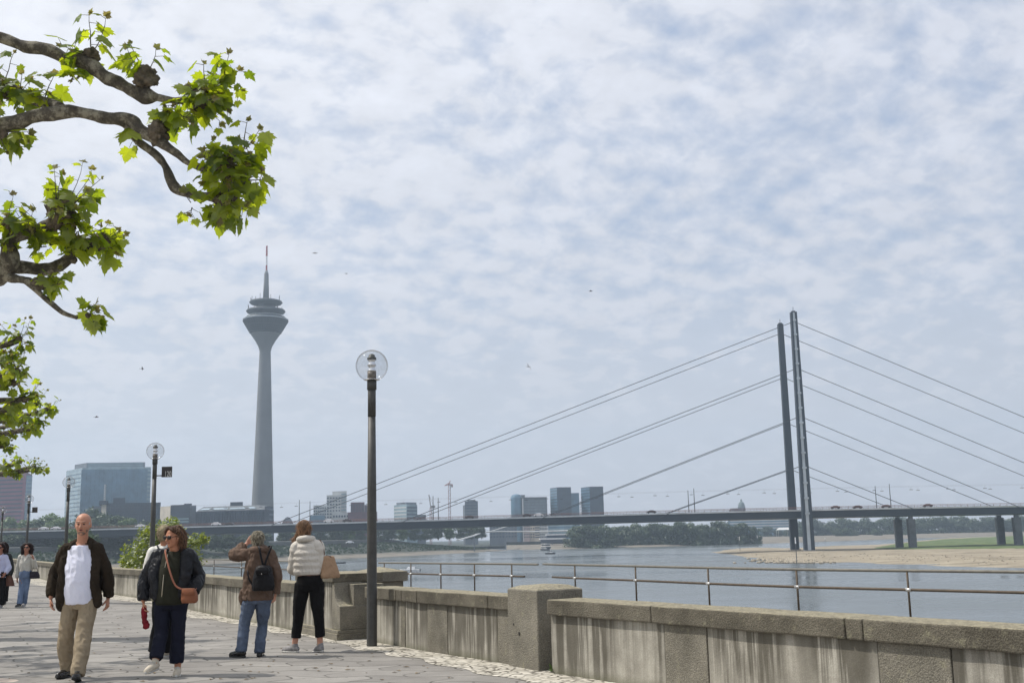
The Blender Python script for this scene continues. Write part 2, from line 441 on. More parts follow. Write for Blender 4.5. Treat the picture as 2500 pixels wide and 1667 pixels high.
def run(path, joints_px, pil_px, joints_t=()):
    ts = sorted([0] + [at_px(path, j) for j in joints_px] + list(joints_t) + [1])
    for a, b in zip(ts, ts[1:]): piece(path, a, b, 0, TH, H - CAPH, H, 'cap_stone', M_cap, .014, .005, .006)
    ps = sorted([(at_px(path, a), at_px(path, b)) for a, b in pil_px]); cur = 0
    for a, b in ps:
        if a > cur + .002: piece(path, cur, a, .055, TH - .05, -.05, H - CAPH - .001, 'wall_panel', M_panel, .004)
        piece(path, a, b, .048, TH - .045, -.05, H - CAPH - .001, 'pilaster_or_shadow_strip', M_pil, .008, .006, .004); cur = b
    if cur < .998: piece(path, cur, 1, .055, TH - .05, -.05, H - CAPH - .001, 'wall_panel', M_panel, .004)
run(capA, [1586, 2059, 2101], [(1609, 1712), (2127, 2310)], [.62, .8])
run(capB, [965, 979, 1017, 1190], [(970, 981), (1034, 1084), (1204, 1238)])  # first narrow granite strip paints the near lamp's cast shadow on the wall
run(capC, [25, 60, 112, 190, 300, 347, 420, 489, 571, 640, 720], [(112, 118), (200, 212), (330, 344), (455, 470), (655, 662)])
def pillar(fpx0, fpx1, y, size_d, top, name='pillar', mat=None, ov=.0, dome=.10, rz=None, zbase=-.05):
    a = G(fpx0, y[0], 0); b = G(fpx1, y[1], 0); u = (b - a); wdt = u.length; u.normalize(); nv = Vector((-u.y, u.x, 0))
    if nv.y < 0: nv = -nv
    c = [a, b, b + nv * size_d, a + nv * size_d]
    m = MB(); m.hexa([(q.x, q.y, zbase) for q in c], [(q.x, q.y, top) for q in c])
    ctr = (c[0] + c[2]) / 2; n0 = len(m.v)
    # softly domed top
    ring1 = [q.lerp(ctr, .35) for q in c]
    m.add([(q.x, q.y, top) for q in c] + [(q.x, q.y, top + dome * .75) for q in ring1] + [(ctr.x, ctr.y, top + dome)],
          [(0, 1, 5, 4), (1, 2, 6, 5), (2, 3, 7, 6), (3, 0, 4, 7), (4, 5, 8), (5, 6, 8), (6, 7, 8), (7, 4, 8)])
    o = m.build(name, mat or M_pil, wall_root)
    bmx = bmesh.new(); bmx.from_mesh(o.data); bmesh.ops.remove_doubles(bmx, verts=bmx.verts, dist=.0005)
    dup = [f for f in bmx.faces if all(abs(v.co.z - top) < 1e-4 for v in f.verts)]; bmesh.ops.delete(bmx, geom=dup, context='FACES')
    bmesh.ops.subdivide_edges(bmx, edges=[e for e in bmx.edges if e.calc_length() > .1], cuts=3, use_grid_fill=True)
    for v in bmx.verts:
        nn = noise.noise_vector(v.co * 5); v.co += Vector(nn) * .006
    bmx.to_mesh(o.data); bmx.free()
    o.modifiers.new('b', 'BEVEL').width = .01
    return o
zt = zat(*G(1242, 1624.6, 0).xy, 1437)
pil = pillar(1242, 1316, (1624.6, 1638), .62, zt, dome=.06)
# iron bolt holes left in the pillar
h_ = MB(); a = G(1242, 1624.6, 0); b = G(1316, 1638, 0); u = (b - a).normalized(); nv = Vector((-u.y, u.x, 0))
for px_, py_, r_ in ((1271, 1546, .022), (1257, 1523, .013)):
    tt = (px_ - 1242) / 74; q = a.lerp(b, tt); z_ = zat(q.x, q.y, py_)
    h_.tube([(q.x - nv.x * .004, q.y - nv.y * .004, z_), (q.x + nv.x * .05, q.y + nv.y * .05, z_)], r_, 10)
h_.build('bolt_hole', M_joint, pil)
# scroll buttress, its pillar and the bastion pier behind
a = Vector((capC[-1].x, capC[-1].y, 0)); b = G(823, 1563, 0); u = (b - a).normalized(); nv = Vector((-u.y, u.x, 0))
if nv.y < 0: nv = -nv
m = MB()
def oblk(o0, du0, du1, dv0, dv1, z0, z1):
    c = [o0 + u * du0 + nv * dv0, o0 + u * du1 + nv * dv0, o0 + u * du1 + nv * dv1, o0 + u * du0 + nv * dv1]
    m.hexa([(q.x, q.y, z0) for q in c], [(q.x, q.y, z1) for q in c])
Lp = (b - a).length
oblk(a, .0, Lp - .30, .05, .75, -.03, .86)
m.build('raised_pier', M_panel, wall_root, bevel=.006)
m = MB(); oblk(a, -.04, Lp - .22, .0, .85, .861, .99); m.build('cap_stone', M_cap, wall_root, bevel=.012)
prof = [(-.30, .151), (-.30, .859), (-.20, .859)] + [(-.20 + .235 * (1 - math.cos(k / 8 * math.pi / 2)) ** 1.1, .859 - .35 * math.sin(k / 8 * math.pi / 2)) for k in range(1, 9)] + [(.055, .509), (.055, .151)]
vs_ = []
for dv in (.03, .50):
    for dd, z_ in prof:
        q = b + u * (dd - .02) + nv * dv; vs_.append((q.x, q.y, z_))
n = len(prof)
m = MB(); m.add(vs_, [tuple(range(n)), tuple(range(2 * n - 1, n - 1, -1))] + [(i, i + n, (i + 1) % n + n, (i + 1) % n) for i in range(n)])
o = m.build('scroll_buttress', M_pil, wall_root); bmx = bmesh.new(); bmx.from_mesh(o.data); bmesh.ops.recalc_face_normals(bmx, faces=bmx.faces); bmx.to_mesh(o.data); bmx.free()
o.modifiers.new('b', 'BEVEL').width = .008
m = MB(); oblk(b, -.35, .07, -.03, .60, -.03, .10); oblk(b, -.34, .055, -.01, .58, .101, .15)
m.build('buttress_plinth', M_pil, wall_root, bevel=.006)
# low plinth course along the last metres of the left wall
m = MB(); oblk(a, -.5, Lp - .352, -.02, .2, -.03, .10); oblk(a, -.5, Lp - .342, .0, .2, .101, .15); m.build('plinth_course', M_pil, wall_root, bevel=.006)
m = MB(); q0 = P(850, 1500, 17.75); q0.z = 0
oblk(q0, 0, .14 + .10, 0, .5, -.03, .83); m.build('corner_pillar', M_pil, wall_root, bevel=.01)
m = MB(); q0 = P(866, 1500, 20.6); q0.z = 0
oblk(q0, 0, .55, 0, .7, -.03, .76); oblk(q0, -.05, .62, -.05, .78, .761, .93)
# shallow pyramid
c = [q0 + u * -.05 + nv * -.05, q0 + u * .62 + nv * -.05, q0 + u * .62 + nv * .78, q0 + u * -.05 + nv * .78]; ce = (c[0] + c[2]) / 2
m.add([(q.x, q.y, .931) for q in c] + [(ce.x, ce.y, 1.02)], [(0, 1, 4), (1, 2, 4), (2, 3, 4), (3, 0, 4), (3, 2, 1, 0)])
m.build('bastion_pier', M_pil, wall_root, bevel=.01)
m = MB(); q0 = P(905, 1500, 21.4); q0.z = 0
oblk(q0, -.1, .40, 0, .5, -.7, .74); oblk(q0, -.15, .48, -.05, .56, .741, .87)
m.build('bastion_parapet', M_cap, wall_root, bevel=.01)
m = MB(); q0 = P(720, 1430, 23.2); q0.z = 0; q1 = P(868, 1430, 21.0); q1.z = 0
uu = (q1 - q0).normalized(); nn_ = Vector((-uu.y, uu.x, 0))
for off, z0, z1 in ((.05, -.7, .72), (0, .721, .87)):
    c = [q0 + nn_ * off, q1 + nn_ * off, q1 + nn_ * (.45 - off), q0 + nn_ * (.45 - off)]
    m.hexa([(q.x, q.y, z0) for q in c], [(q.x, q.y, z1) for q in c])
m.build('bastion_parapet', M_cap, wall_root, bevel=.01)

# small weeds at the wall foot
M_weed = simple('weed_green', (.07, .12, .03), .8)
def weed(loc, r, label):
    m = MB(); rnd = random.Random(int(loc[0] * 1000))
    for i in range(26):
        a = rnd.uniform(0, 6.28); l = r * rnd.uniform(.4, 1); e = rnd.uniform(.2, 1.2); p0 = Vector(loc)
        d_ = Vector((math.cos(a) * math.cos(e), math.sin(a) * math.cos(e), math.sin(e))); p1 = p0 + d_ * l; sd = Vector((-d_.y, d_.x, 0)).normalized() * l * .16
        m.add([p0, p0.lerp(p1, .6) + sd, p1, p0.lerp(p1, .6) - sd], [(0, 1, 2, 3)])
    o = m.build('weed', M_weed); tag(o, label, 'plant', 'weeds at the foot of the wall')
q = G(1352, 1640, 0); weed((q.x, q.y - .05, .005), .14, 'largest leafy green weed growing beside the square pillar at the wall foot')
q = G(1018, 1581, 0); weed((q.x, q.y - .03, .005), .07, 'small weed at the wall foot right of the tall near lamp post')
q = G(1108, 1594, 0); weed((q.x, q.y - .02, .005), .08, 'small weed at the wall foot midway between near lamp post and square pillar')

# ------------------------------------------------ lower quay and river
M_quay = simple('quay_stone', (.22, .20, .17), .9, var=.3, scale=1.5)
# rail posts survey (top rail height .5)
RZ = .5
railR = [G(x, y, RZ) for x, y in ((1326, 1376.5), (1403, 1378.5), (1551, 1381.5), (1728, 1385.5), (1944, 1389.5), (2214, 1392.5), (2500, 1395.5))]
d = (railR[-1] - railR[-2]).normalized(); railR.append(railR[-1] + d * 8)
railL = [G(x, y, RZ) for x, y in ((925, 1373.5), (938, 1373.6), (1003, 1374), (1076, 1374.8), (1158, 1375.5), (1249, 1376.3), (1314, 1377.3))]
railF = [G(x, y, RZ) for x, y in ((395, 1361.5), (480, 1364), (523, 1365), (590, 1367), (710, 1370), (790, 1372))]
qp = [Vector((v.x, v.y, 0)) for v in ([railR[-1]] + list(reversed(railR[:-1])) + list(reversed(railL)) + [Vector((-6, 54, 0)), Vector((-10, 60, 0)), Vector((-18, 68, 0)), Vector((-28, 78, 0)), Vector((-45, 100, 0)), Vector((-80, 130, 0))])]
outq = [v + Vector((.9, .43, 0)) * .45 for v in qp]
inn = [(-130, 130), (-90, 70), (-40, 60), (-20, 40), (-6, 20), (4, 4), (14, -10)]
pts = [(outq[0].x + 3, outq[0].y - 12)] + [(v.x, v.y) for v in outq] + inn
m = MB(); m.prism(pts[::-1] if False else pts, -9.5, -.7)
o = m.build('lower_quay', M_quay); tag(o, 'lower stone quay between the parapet wall and the river', 'quay', kind='structure')
bmx = bmesh.new(); bmx.from_mesh(o.data); bmesh.ops.triangulate(bmx, faces=bmx.faces); bmesh.ops.recalc_face_normals(bmx, faces=bmx.faces); bmx.to_mesh(o.data); bmx.free()
# retaining body under the promenade
m = MB(); pts2 = [(7.6, -14)] + [(outward(v, .1).x, outward(v, .1).y) for v in edge[1:]] + [(-70, 78), (-90, 78), (-90, -14)]
m.prism(pts2, -9.4, -.02); o = m.build('promenade_base', M_quay); tag(o, 'stone base under the promenade', 'ground', kind='structure')
bmx = bmesh.new(); bmx.from_mesh(o.data); bmesh.ops.triangulate(bmx, faces=bmx.faces); bmesh.ops.recalc_face_normals(bmx, faces=bmx.faces); bmx.to_mesh(o.data); bmx.free()

M_railT = simple('rail_grey_steel', (.15, .142, .118), .6, .2, .2, 8)
M_railB = simple('rail_brown_steel', (.085, .065, .045), .6, .3, .3, 6)
M_clamp = simple('rail_clamp', (.45, .45, .44), .4, .7)
def railing(path, posts, name, label, mid0, mid1, hmid=.44):
    root = empty(name, (0, 0, 0), label, 'railing')
    rr, _ = catmull(path, [0] * len(path), 5); n = len(rr)
    MB().tube(rr, .036, 8).build('top_rail', M_railT, root, True)
    lo = [v - Vector((0, 0, hmid)) for v in rr]; a, b = int(mid0 * n), max(int(mid1 * n), 2)
    MB().tube(lo[a:b], .034, 8).build('lower_rail', M_railB, root, True)
    for q in posts:
        MB().tube([(q.x, q.y, -.7), (q.x, q.y, RZ - .02)], .027, 8).build('post', M_railB, root, True)
        MB().tube([Vector((q.x, q.y, RZ - hmid)) + (path[1] - path[0]).normalized() * s_ for s_ in (-.08, .08)], .046, 8).build('clamp', M_clamp, root, True)
railing(railR, railR[1:6] + [railR[6] + (railR[7] - railR[6]) * .3], 'quay_railing', 'thin two-bar steel railing along the water on the right', .06, 1.0)
railing(railL, railL[1:6], 'quay_railing', 'thin two-bar steel railing by the river directly right of the near lamp post', .08, .93)
railing(railF, [railF[2], railF[3], railF[4]] + [railF[1]], 'quay_railing', 'distant thin steel railing seen behind the man with the backpack', .02, .96, .42)

# ------------------------------------------------ promenade lamps
M_pole = simple('lamp_post_paint', (.068, .068, .064), .55, .2, .18, 10, .15, 120)
M_alu = simple('lamp_aluminium', (.75, .76, .78), .25, .9, .05)
M_dk = simple('lamp_cap_dark', (.05, .055, .05), .5)
def glass_mat():
    t = NT('clear_globe'); fr = t.n('ShaderNodeLayerWeight'); fr.inputs['Blend'].default_value = .09
    tr = t.n('ShaderNodeBsdfTransparent'); tr.inputs[0].default_value = (.90, .905, .91, 1)
    gl = t.n('ShaderNodeBsdfGlossy'); gl.inputs[1].default_value = .08; gl.inputs[0].default_value = (.8, .8, .8, 1)
    f = t.math('MULTIPLY', fr.outputs['Fresnel'], .6); mx = t.n('ShaderNodeMixShader')
    df = t.n('ShaderNodeBsdfDiffuse'); df.inputs[0].default_value = (.6, .6, .58, 1)
    dirt = t.ramp(t.noise(t.obj(), 14, 5, .7), [(.45, .03), (.75, .16)])
    m2 = t.n('ShaderNodeMixShader'); t.l(dirt, m2.inputs[0]); t.l(tr.outputs[0], m2.inputs[1]); t.l(df.outputs[0], m2.inputs[2])
    t.l(f, mx.inputs[0]); t.l(m2.outputs[0], mx.inputs[1]); t.l(gl.outputs[0], mx.inputs[2]); t.l(mx.outputs[0], t.out.inputs[0]); return t.m
M_glass = glass_mat()
ZG = 4.06
def make_lamp(loc, label):
    root = empty('street_lamp', loc, label, 'street lamp', 'globe lamps along the promenade')
    MB().lathe([(.076, 0), (.075, .02), (.073, .8), (.066, 2.2), (.056, 3.3)], 20).build('pole', M_pole, root, True)
    MB().lathe([(.060, 3.301), (.060, 3.69), (.053, 3.70)], 20).build('sleeve', M_pole, root, True)
    MB().lathe([(.071, 3.70), (.071, ZG - .215)], 20).build('collar', M_pole, root, True)
    r = .242; pr = [(r * math.sin(th), ZG + -r * math.cos(th)) for th in [math.acos(.215 / r) + (math.pi - math.acos(.215 / r)) * k / 15 * .999 for k in range(16)]]
    gl = MB().lathe(pr, 32, cap=False).build('globe', M_glass, root, True)
    MB().lathe([(.115, ZG - .214), (.118, ZG - .208), (.10, ZG - .203)], 24).build('seat_ring', M_alu, gl, True)
    c = MB(); c.lathe([(.066, ZG - .20), (.066, ZG - .085)], 20); c.build('lamp_socket', simple_grille, root, True)
    for k in range(2):
        z = ZG - .083 + k * .088
        MB().lathe([(.068, z), (.060, z + .018), (.047, z + .045), (.045, z + .062), (.055, z + .074), (.067, z + .082)], 24).build('reflector', M_alu, root, True)
    MB().lathe([(.068, ZG + .093), (.068, ZG + .125), (.050, ZG + .13), (.045, ZG + .165), (.02, ZG + .18)], 20).build('lamp_top', M_dk, root, True)
    return root
simple_grille = simple('lamp_grille', (.16, .14, .12), .5, .3, .5, 40)
lampA = G(908, 1577, 0)
lamp0 = make_lamp(lampA, 'nearest tall globe lamp standing beside the parapet wall')
spots = [((-9.99, 30.85), 'second globe lamp, carrying the square 120 sign, behind the woman in the black jacket'),
         ((-18.03, 45.0), 'globe lamp in front of the blue glass office block, behind the bald man'),
         ((-26.09, 59.9), 'distant globe lamp with a small dark square plate, behind the woman in jeans'),
         ((-34.71, 75.7), 'farthest globe lamp at the left edge in front of the purplish tower block')]
lamps = [lamp0]
for (x, y), lb in spots:
    c = copy_tree(lamp0); c.location = (x, y, 0); c['label'] = lb; lamps.append(c)
# number plates bracketed to two of the posts
M_plate = simple('plate_dark', (.035, .03, .028), .5); M_num = simple('plate_numerals', (.55, .55, .52), .6)
def text_mesh(s_, size):
    cu = bpy.data.curves.new('txt', 'FONT'); cu.body = s_; cu.size = size; cu.extrude = .0015; cu.align_x = 'RIGHT'
    ob = bpy.data.objects.new('txt', cu); COL.objects.link(ob); dg = bpy.context.evaluated_depsgraph_get()
    me = bpy.data.meshes.new_from_object(ob.evaluated_get(dg)); bpy.data.objects.remove(ob); return me
def plate(root, z0, wd, txt):
    pl = MB().box((.095 + wd / 2 + .10, -.0, z0 + wd / 2), (wd, .012, wd)).build('number_plate', M_plate, root, bevel=.003)
    MB().box((.12, 0, z0 + .045), (.18, .02, .03)).build('plate_bracket', M_plate, root)
    if not txt: return
    me = text_mesh(txt, .21); me.transform(Matrix.Translation((.095 + wd + .085, -.0085, z0 + .02)) @ Matrix.Scale(.62, 4, (1, 0, 0)) @ Matrix.Rotation(R(90), 4, 'X'))
    link_mesh('numerals', me, M_num, pl)
z0 = zat(-9.99, 30.85, 1165) if True else 0
plate(lamps[1], z0, .29, '120')
plate(lamps[3], z0, .29, '')

lf_ = MB(); rnd = random.Random(91)
for i in range(150):
    q = G(rnd.uniform(0, 1100), rnd.uniform(1440, 1665), 0)
    if q.x > -2.0 - (q.y - 16.5) * .55 - .6: continue
    a = rnd.uniform(0, 6.28); s_ = rnd.uniform(.015, .05); c_, n_ = math.cos(a), math.sin(a)
    lf_.add([(q.x + s_ * c_, q.y + s_ * n_, .006), (q.x - s_ * .5 * n_, q.y + s_ * .5 * c_, .014), (q.x - s_ * c_, q.y - s_ * n_, .006), (q.x + s_ * .5 * n_, q.y - s_ * .5 * c_, .012)], [(0, 1, 2, 3)])
tag(lf_.build('leaf_litter', simple('dry_leaf', (.16, .11, .05), .9, 0, .5, 9)), 'small dry leaves and bits scattered over the paving', 'litter', kind='stuff')
# ------------------------------------------------------------------ river, banks, bridge, tower
WZ = -8.5
def water_mat():
    t = NT('river_water'); p = t.pos()
    n1 = t.noise(t.scalev(p, (.5, 1.1, 1)), 1.0, 4, .6); n2 = t.noise(t.scalev(p, (.05, .14, 1)), 1.0, 4, .6)
    n3 = t.noise(t.scalev(p, (.012, .03, 1), rz=R(-20)), 1.0, 3, .5)
    h = t.math('ADD', t.math('MULTIPLY', n1, .35), t.math('MULTIPLY', n2, 1.2))
    rr = t.ramp(n3, [(.35, .10), (.65, .28)])
    nm = t.bump(h, .28, .3)
    t.princ((.10, .115, .115, 1), rr, 0, nm, .5, IOR=1.33); return t.m
M_water = water_mat()
m = MB(); m.add([(-1550, -250, WZ), (1550, -250, WZ), (1550, 3050, WZ), (-1550, 3050, WZ)], [(0, 1, 2, 3)])
tag(m.build('river', M_water), 'wide grey-blue river water', 'water', kind='structure')

def inside(poly, x, y):
    c = False; n = len(poly)
    for i in range(n):
        x1, y1 = poly[i]; x2, y2 = poly[(i + 1) % n]
        if (y1 > y) != (y2 > y) and x < (x2 - x1) * (y - y1) / (y2 - y1) + x1: c = not c
    return c
def pdist(poly, x, y):
    d = 1e9; n = len(poly)
    for i in range(n):
        x1, y1 = poly[i]; x2, y2 = poly[(i + 1) % n]; dx, dy = x2 - x1, y2 - y1
        k = max(0, min(1, ((x - x1) * dx + (y - y1) * dy) / (dx * dx + dy * dy + 1e-9)))
        d = min(d, math.hypot(x - x1 - k * dx, y - y1 - k * dy))
    return d
def patch(name, poly, step, zf, mat, label, cat='ground', kind='structure', margin=6):
    xs = [p[0] for p in poly]; ys = [p[1] for p in poly]; x0, y0 = min(xs) - step, min(ys) - step
    nx = int((max(xs) - x0) / step) + 2; ny = int((max(ys) - y0) / step) + 2; m = MB(); ids = {}
    vs_ = []
    for j in range(ny):
        for i in range(nx):
            x, y = x0 + i * step, y0 + j * step; ins = inside(poly, x, y); d = pdist(poly, x, y)
            if ins or d < step * 1.6:
                ids[(i, j)] = len(vs_); vs_.append((x, y, zf(x, y, d if ins else -d)))
    fs = [(ids[(i, j)], ids[(i + 1, j)], ids[(i + 1, j + 1)], ids[(i, j + 1)]) for j in range(ny) for i in range(nx)
          if all(k in ids for k in ((i, j), (i + 1, j), (i + 1, j + 1), (i, j + 1)))]
    m.add(vs_, fs); o = m.build(name, mat, smooth=True); tag(o, label, cat, kind=kind); return o
def sand_mat(name, a, b, c, sc=.12):
    t = NT(name); p = t.pos(); n = t.noise(t.scalev(p, (.5, 1, 1)), sc, 7, .65); n2 = t.noise(p, 1.5, 4, .7)
    col = t.ramp(n, [(.32, a), (.5, b), (.68, c)]); col = t.mix(.8, col, t.ramp(n2, [(.25, .55), (.75, 1.35)]), 'MULTIPLY')
    t.princ(col, .95, 0, t.bump(n2, .5, .3)); return t.m
M_sand = sand_mat('river_sand', (.17, .145, .10, 1), (.29, .245, .175, 1), (.38, .33, .24, 1), .12)
M_grass = sand_mat('bank_grass', (.06, .085, .028, 1), (.09, .135, .04, 1), (.16, .16, .065, 1), .3)
M_gravel = sand_mat('bank_gravel', (.12, .11, .09, 1), (.19, .17, .14, 1), (.26, .23, .18, 1), .15)
M_slope = sand_mat('bank_slope', (.022, .030, .026, 1), (.04, .05, .038, 1), (.07, .072, .05, 1), .1)
SPX = [(1735, 1347), (1780, 1353), (1840, 1362), (1900, 1370), (1960, 1374), (2030, 1373), (2085, 1371), (2150, 1376), (2250, 1380), (2400, 1383.5), (2500, 1385), (2800, 1392), (3200, 1400),
       (3200, 1292), (2800, 1300), (2600, 1305), (2450, 1309), (2300, 1314), (2180, 1326), (2120, 1331), (2000, 1334), (1930, 1338), (1880, 1336), (1800, 1338), (1755, 1344)]
spoly = [tuple(G(a, b, WZ).xy) for a, b in SPX]
def zsand(x, y, d):
    k = max(-1, min(1, d / 16)); s_ = k * .55 if k > 0 else k * .8
    return WZ + s_ + (.35 * noise.noise(Vector((x * .03, y * .05, 0))) + .16 * noise.noise(Vector((x * .12, y * .16, 4)))) * max(0, min(1, d / 10 + .4))
patch('sandbank', spoly, 3.5, zsand, M_sand, 'pale sandbank reaching into the river under the bridge pylons', 'sandbank')
GPX = [(2128, 1339), (2200, 1327), (2300, 1317), (2450, 1309.5), (2600, 1306), (3200, 1293), (3200, 1335), (2700, 1337), (2400, 1339), (2250, 1341)]
gpoly = [tuple(G(a, b, WZ + .5).xy) for a, b in GPX]
patch('grass_bank', gpoly, 4, lambda x, y, d: zsand(x, y, 20) + min(max(d, -8), 8) * .055 + .10 + .2 * noise.noise(Vector((x * .06, y * .08, 9))), M_grass, 'green grass on the sandbank beside the bridge piers', 'grass', 'stuff')
# rocks at the tip
M_rock = simple('river_rock', (.26, .23, .18), .95, .5, 2)
m = MB(); rnd = random.Random(5)
for i in range(420):
    px_ = rnd.gauss(1935, 45); py_ = rnd.uniform(1362, 1374); q = G(px_, py_, WZ + .1); r_ = rnd.uniform(.25, .6)
    m.ball((q.x, q.y, WZ + .15), (r_ * 1.4, r_, r_ * .7), 6, 4)
for i in range(260):
    q = spoly[0]; px_ = rnd.uniform(1780, 2480); py_ = 1344 + (px_ - 1780) * .02 + abs(rnd.gauss(0, 12)); q = G(px_, py_, WZ + .4)
    if inside(spoly, q.x, q.y) and pdist(spoly, q.x, q.y) > 3: r_ = rnd.uniform(.1, .32); m.ball((q.x, q.y, zsand(q.x, q.y, pdist(spoly, q.x, q.y)) + .05), (r_ * 1.6, r_, r_ * .5), 5, 3)
tag(m.build('gravel_spit', M_rock), 'pale stones scattered on the nose of the sandbank', 'stones', kind='stuff')

# left bank (swept profile) and far bank
LB = [(-3, 850), (-20, 790), (-42, 731), (-101, 629), (-147, 575), (-172, 470), (-180, 380), (-165, 280), (-140, 200), (-110, 130)]
prof = [(-6, WZ - .8), (0, WZ), (14, -7.2), (16, -6.6), (40, -2.2), (46, -1.4), (56, -1.2), (57, 1.6), (70, 1.9), (130, 2.2), (520, 2.5)]
pts, _ = catmull([Vector((a, b, 0)) for a, b in LB], [0] * len(LB), 5)
def sweep(a, b, name, mat, label, kind='structure', cat='ground', jit=.5):
    vs_ = []; n = len(pts); pr = prof[a:b + 1]
    rows = []
    for i, q in enumerate(pts):
        t_ = (pts[min(i + 1, n - 1)] - pts[max(i - 1, 0)]).normalized(); nv_ = Vector((t_.y, -t_.x, 0))
        if nv_.x > 0: nv_ = -nv_
        k = min(1, i / 9.0)   # the bank tapers towards the harbour mouth
        row = []
        for j, (o_, z_) in enumerate(pr):
            z2 = WZ + (z_ - WZ) * (.42 + .58 * k) if z_ > WZ + .5 else z_
            row.append(q + nv_ * o_ + Vector((0, 0, z2 + jit * noise.noise(Vector((q.x * .05, q.y * .05, o_))))))
        vs_ += row
    w_ = len(pr); m = MB(); m.add(vs_, [(i * w_ + j, (i + 1) * w_ + j, (i + 1) * w_ + j + 1, i * w_ + j + 1) for i in range(n - 1) for j in range(w_ - 1)])
    tag(m.build(name, mat, smooth=False), label, cat, kind=kind)
sweep(0, 3, 'shore_gravel', M_gravel, 'pale gravel shore under the left embankment')
sweep(3, 6, 'embankment_slope', M_slope, 'dark overgrown stone slope of the left embankment')
M_ewall = simple('embankment_stone', (.10, .105, .10), .9, .35, .3)
sweep(6, 8, 'embankment_walk', M_ewall, 'stone embankment wall with a walkway', jit=.0)
sweep(8, 10, 'town_ground', M_slope, 'ground of the town behind the left embankment', jit=.2)
FB = [(1236, 1341), (1300, 1341), (1420, 1338.5), (1500, 1336), (1600, 1334), (1700, 1331), (1860, 1327), (2000, 1322), (2200, 1315), (2400, 1309), (2600, 1304), (3000, 1294)]
fb = [G(a, b, WZ) for a, b in FB]
m = MB(); vs_ = []
for q in fb:
    dd = Vector((q.x, q.y, 0)).normalized()
    for o_, z_ in ((-8, WZ - .5), (0, WZ), (12, WZ + 1.2), (40, WZ + 1.8), (90, WZ + 2.8), (260, WZ + 3.5), (900, WZ + 4)):
        vs_.append(Vector((q.x, q.y, z_ + (.5 * noise.noise(Vector((q.x * .03, o_, 0))) if o_ > 0 else 0))) + dd * o_)
m.add(vs_, [(i * 7 + j, (i + 1) * 7 + j, (i + 1) * 7 + j + 1, i * 7 + j + 1) for i in range(len(fb) - 1) for j in range(6)])
tag(m.build('far_bank', M_gravel, smooth=True), 'low pale far bank of the river', 'ground', kind='structure')
m = MB(); m.add([(-1540, 640, -6.2), (-130, 900, -6.2), (20, 1010, -6.2), (1540, 1500, -6.2), (1540, 3040, -6.2), (-1540, 3040, -6.2)], [(0, 1, 2, 3, 4, 5)])
tag(m.build('far_land', M_slope), 'flat land beyond the river', 'ground', kind='structure')

# ------------------------------------------------------------------ the bridge
M_steel = simple('bridge_blue_steel', (.022, .034, .048), .55, .1, .15, .05)
M_fascia = simple('bridge_fascia', (.55, .57, .58), .6, 0, .2, .2)
M_road = simple('bridge_road', (.10, .10, .10), .9)
M_rust = simple('bridge_parapet_red', (.16, .075, .05), .7, 0, .3, .1)
M_lite = simple('pylon_inner_grey', (.45, .50, .54), .6, 0, .2, .2)
M_conc = simple('bridge_concrete', (.26, .25, .24), .9, 0, .25, .15)
M_pierc = simple('pier_concrete', (.10, .11, .12), .9, 0, .3, .3)
BD = Vector((1, -.035, 0)).normalized(); BN = Vector((.035, 1, 0)).normalized()
BP = Vector((P(1976, 1345, 514.0).x, 514.0, 0))      # near pylon foot
DECK = [(-420, 1304), (-200, 1300), (0, 1298), (88, 1294), (241, 1290), (460, 1285), (655, 1279), (900, 1273), (1240, 1263), (1457, 1256), (1700, 1250), (1982, 1243), (2250, 1237.5), (2500, 1233), (2800, 1231), (3100, 1232)]
def on_line(px, off=3.5):
    """plan point on the line parallel to the bridge axis (offset from near pylon) seen in column px"""
    base = BP + BN * off; a, b = -900.0, 500.0
    for _ in range(60):
        m_ = (a + b) / 2; q = base + BD * m_; r = q + Vector((0, 0, 5)) - CAM
        if 1250 + F * r.dot(V_R) / r.dot(V_F) < px: a = m_
        else: b = m_
    return a, base + BD * a
dk = []
for px_, py_ in DECK:
    s_, q = on_line(px_); dk.append((s_, zat(q.x, q.y, py_)))
def deck_z(s_):
    if s_ <= dk[0][0]: return dk[0][1]
    for (a, za), (b, zb) in zip(dk, dk[1:]):
        if s_ <= b: return za + (zb - za) * (s_ - a) / (b - a)
    return dk[-1][1]
sm = {}
def dz(s_):
    return sum(deck_z(s_ + k) for k in (-40, -20, 0, 20, 40)) / 5
bridge = empty('cable_stayed_bridge', (BP.x, BP.y, WZ), 'long dark steel cable-stayed road bridge with two tall pylons crossing the river', 'bridge')
S0, S1 = dk[0][0], dk[-1][0]
def strip(name, sec, mat, s0=S0, s1=S1, step=20):
    """closed cross-section sec = [(offset, dz)] swept along the deck"""
    n = int((s1 - s0) / step) + 1; vs_ = []; w_ = len(sec)
    for i in range(n + 1):
        s_ = s0 + (s1 - s0) * i / n; z_ = dz(s_)
        for o_, h_ in sec:
            q = BP + BD * s_ + BN * o_; vs_.append((q.x, q.y, z_ + h_))
    fs = [(i * w_ + j, i * w_ + (j + 1) % w_, (i + 1) * w_ + (j + 1) % w_, (i + 1) * w_ + j) for i in range(n) for j in range(w_)] + [tuple(range(w_)), tuple(n * w_ + k for k in range(w_ - 1, -1, -1))]
    m = MB().add(vs_, fs); o = m.build(name, mat, bridge, world=True)
    bm_ = bmesh.new(); bm_.from_mesh(o.data); bmesh.ops.recalc_face_normals(bm_, faces=bm_.faces); bm_.to_mesh(o.data); bm_.free(); return o
strip('girder', [(4.2, -.62), (4.2, -3.7), (9, -4.0), (22, -4.0), (26.8, -3.7), (26.8, -.62)], M_steel)
strip('fascia', [(3.3, -.62), (3.3, .0), (27.7, .0), (27.7, -.62)], M_fascia)
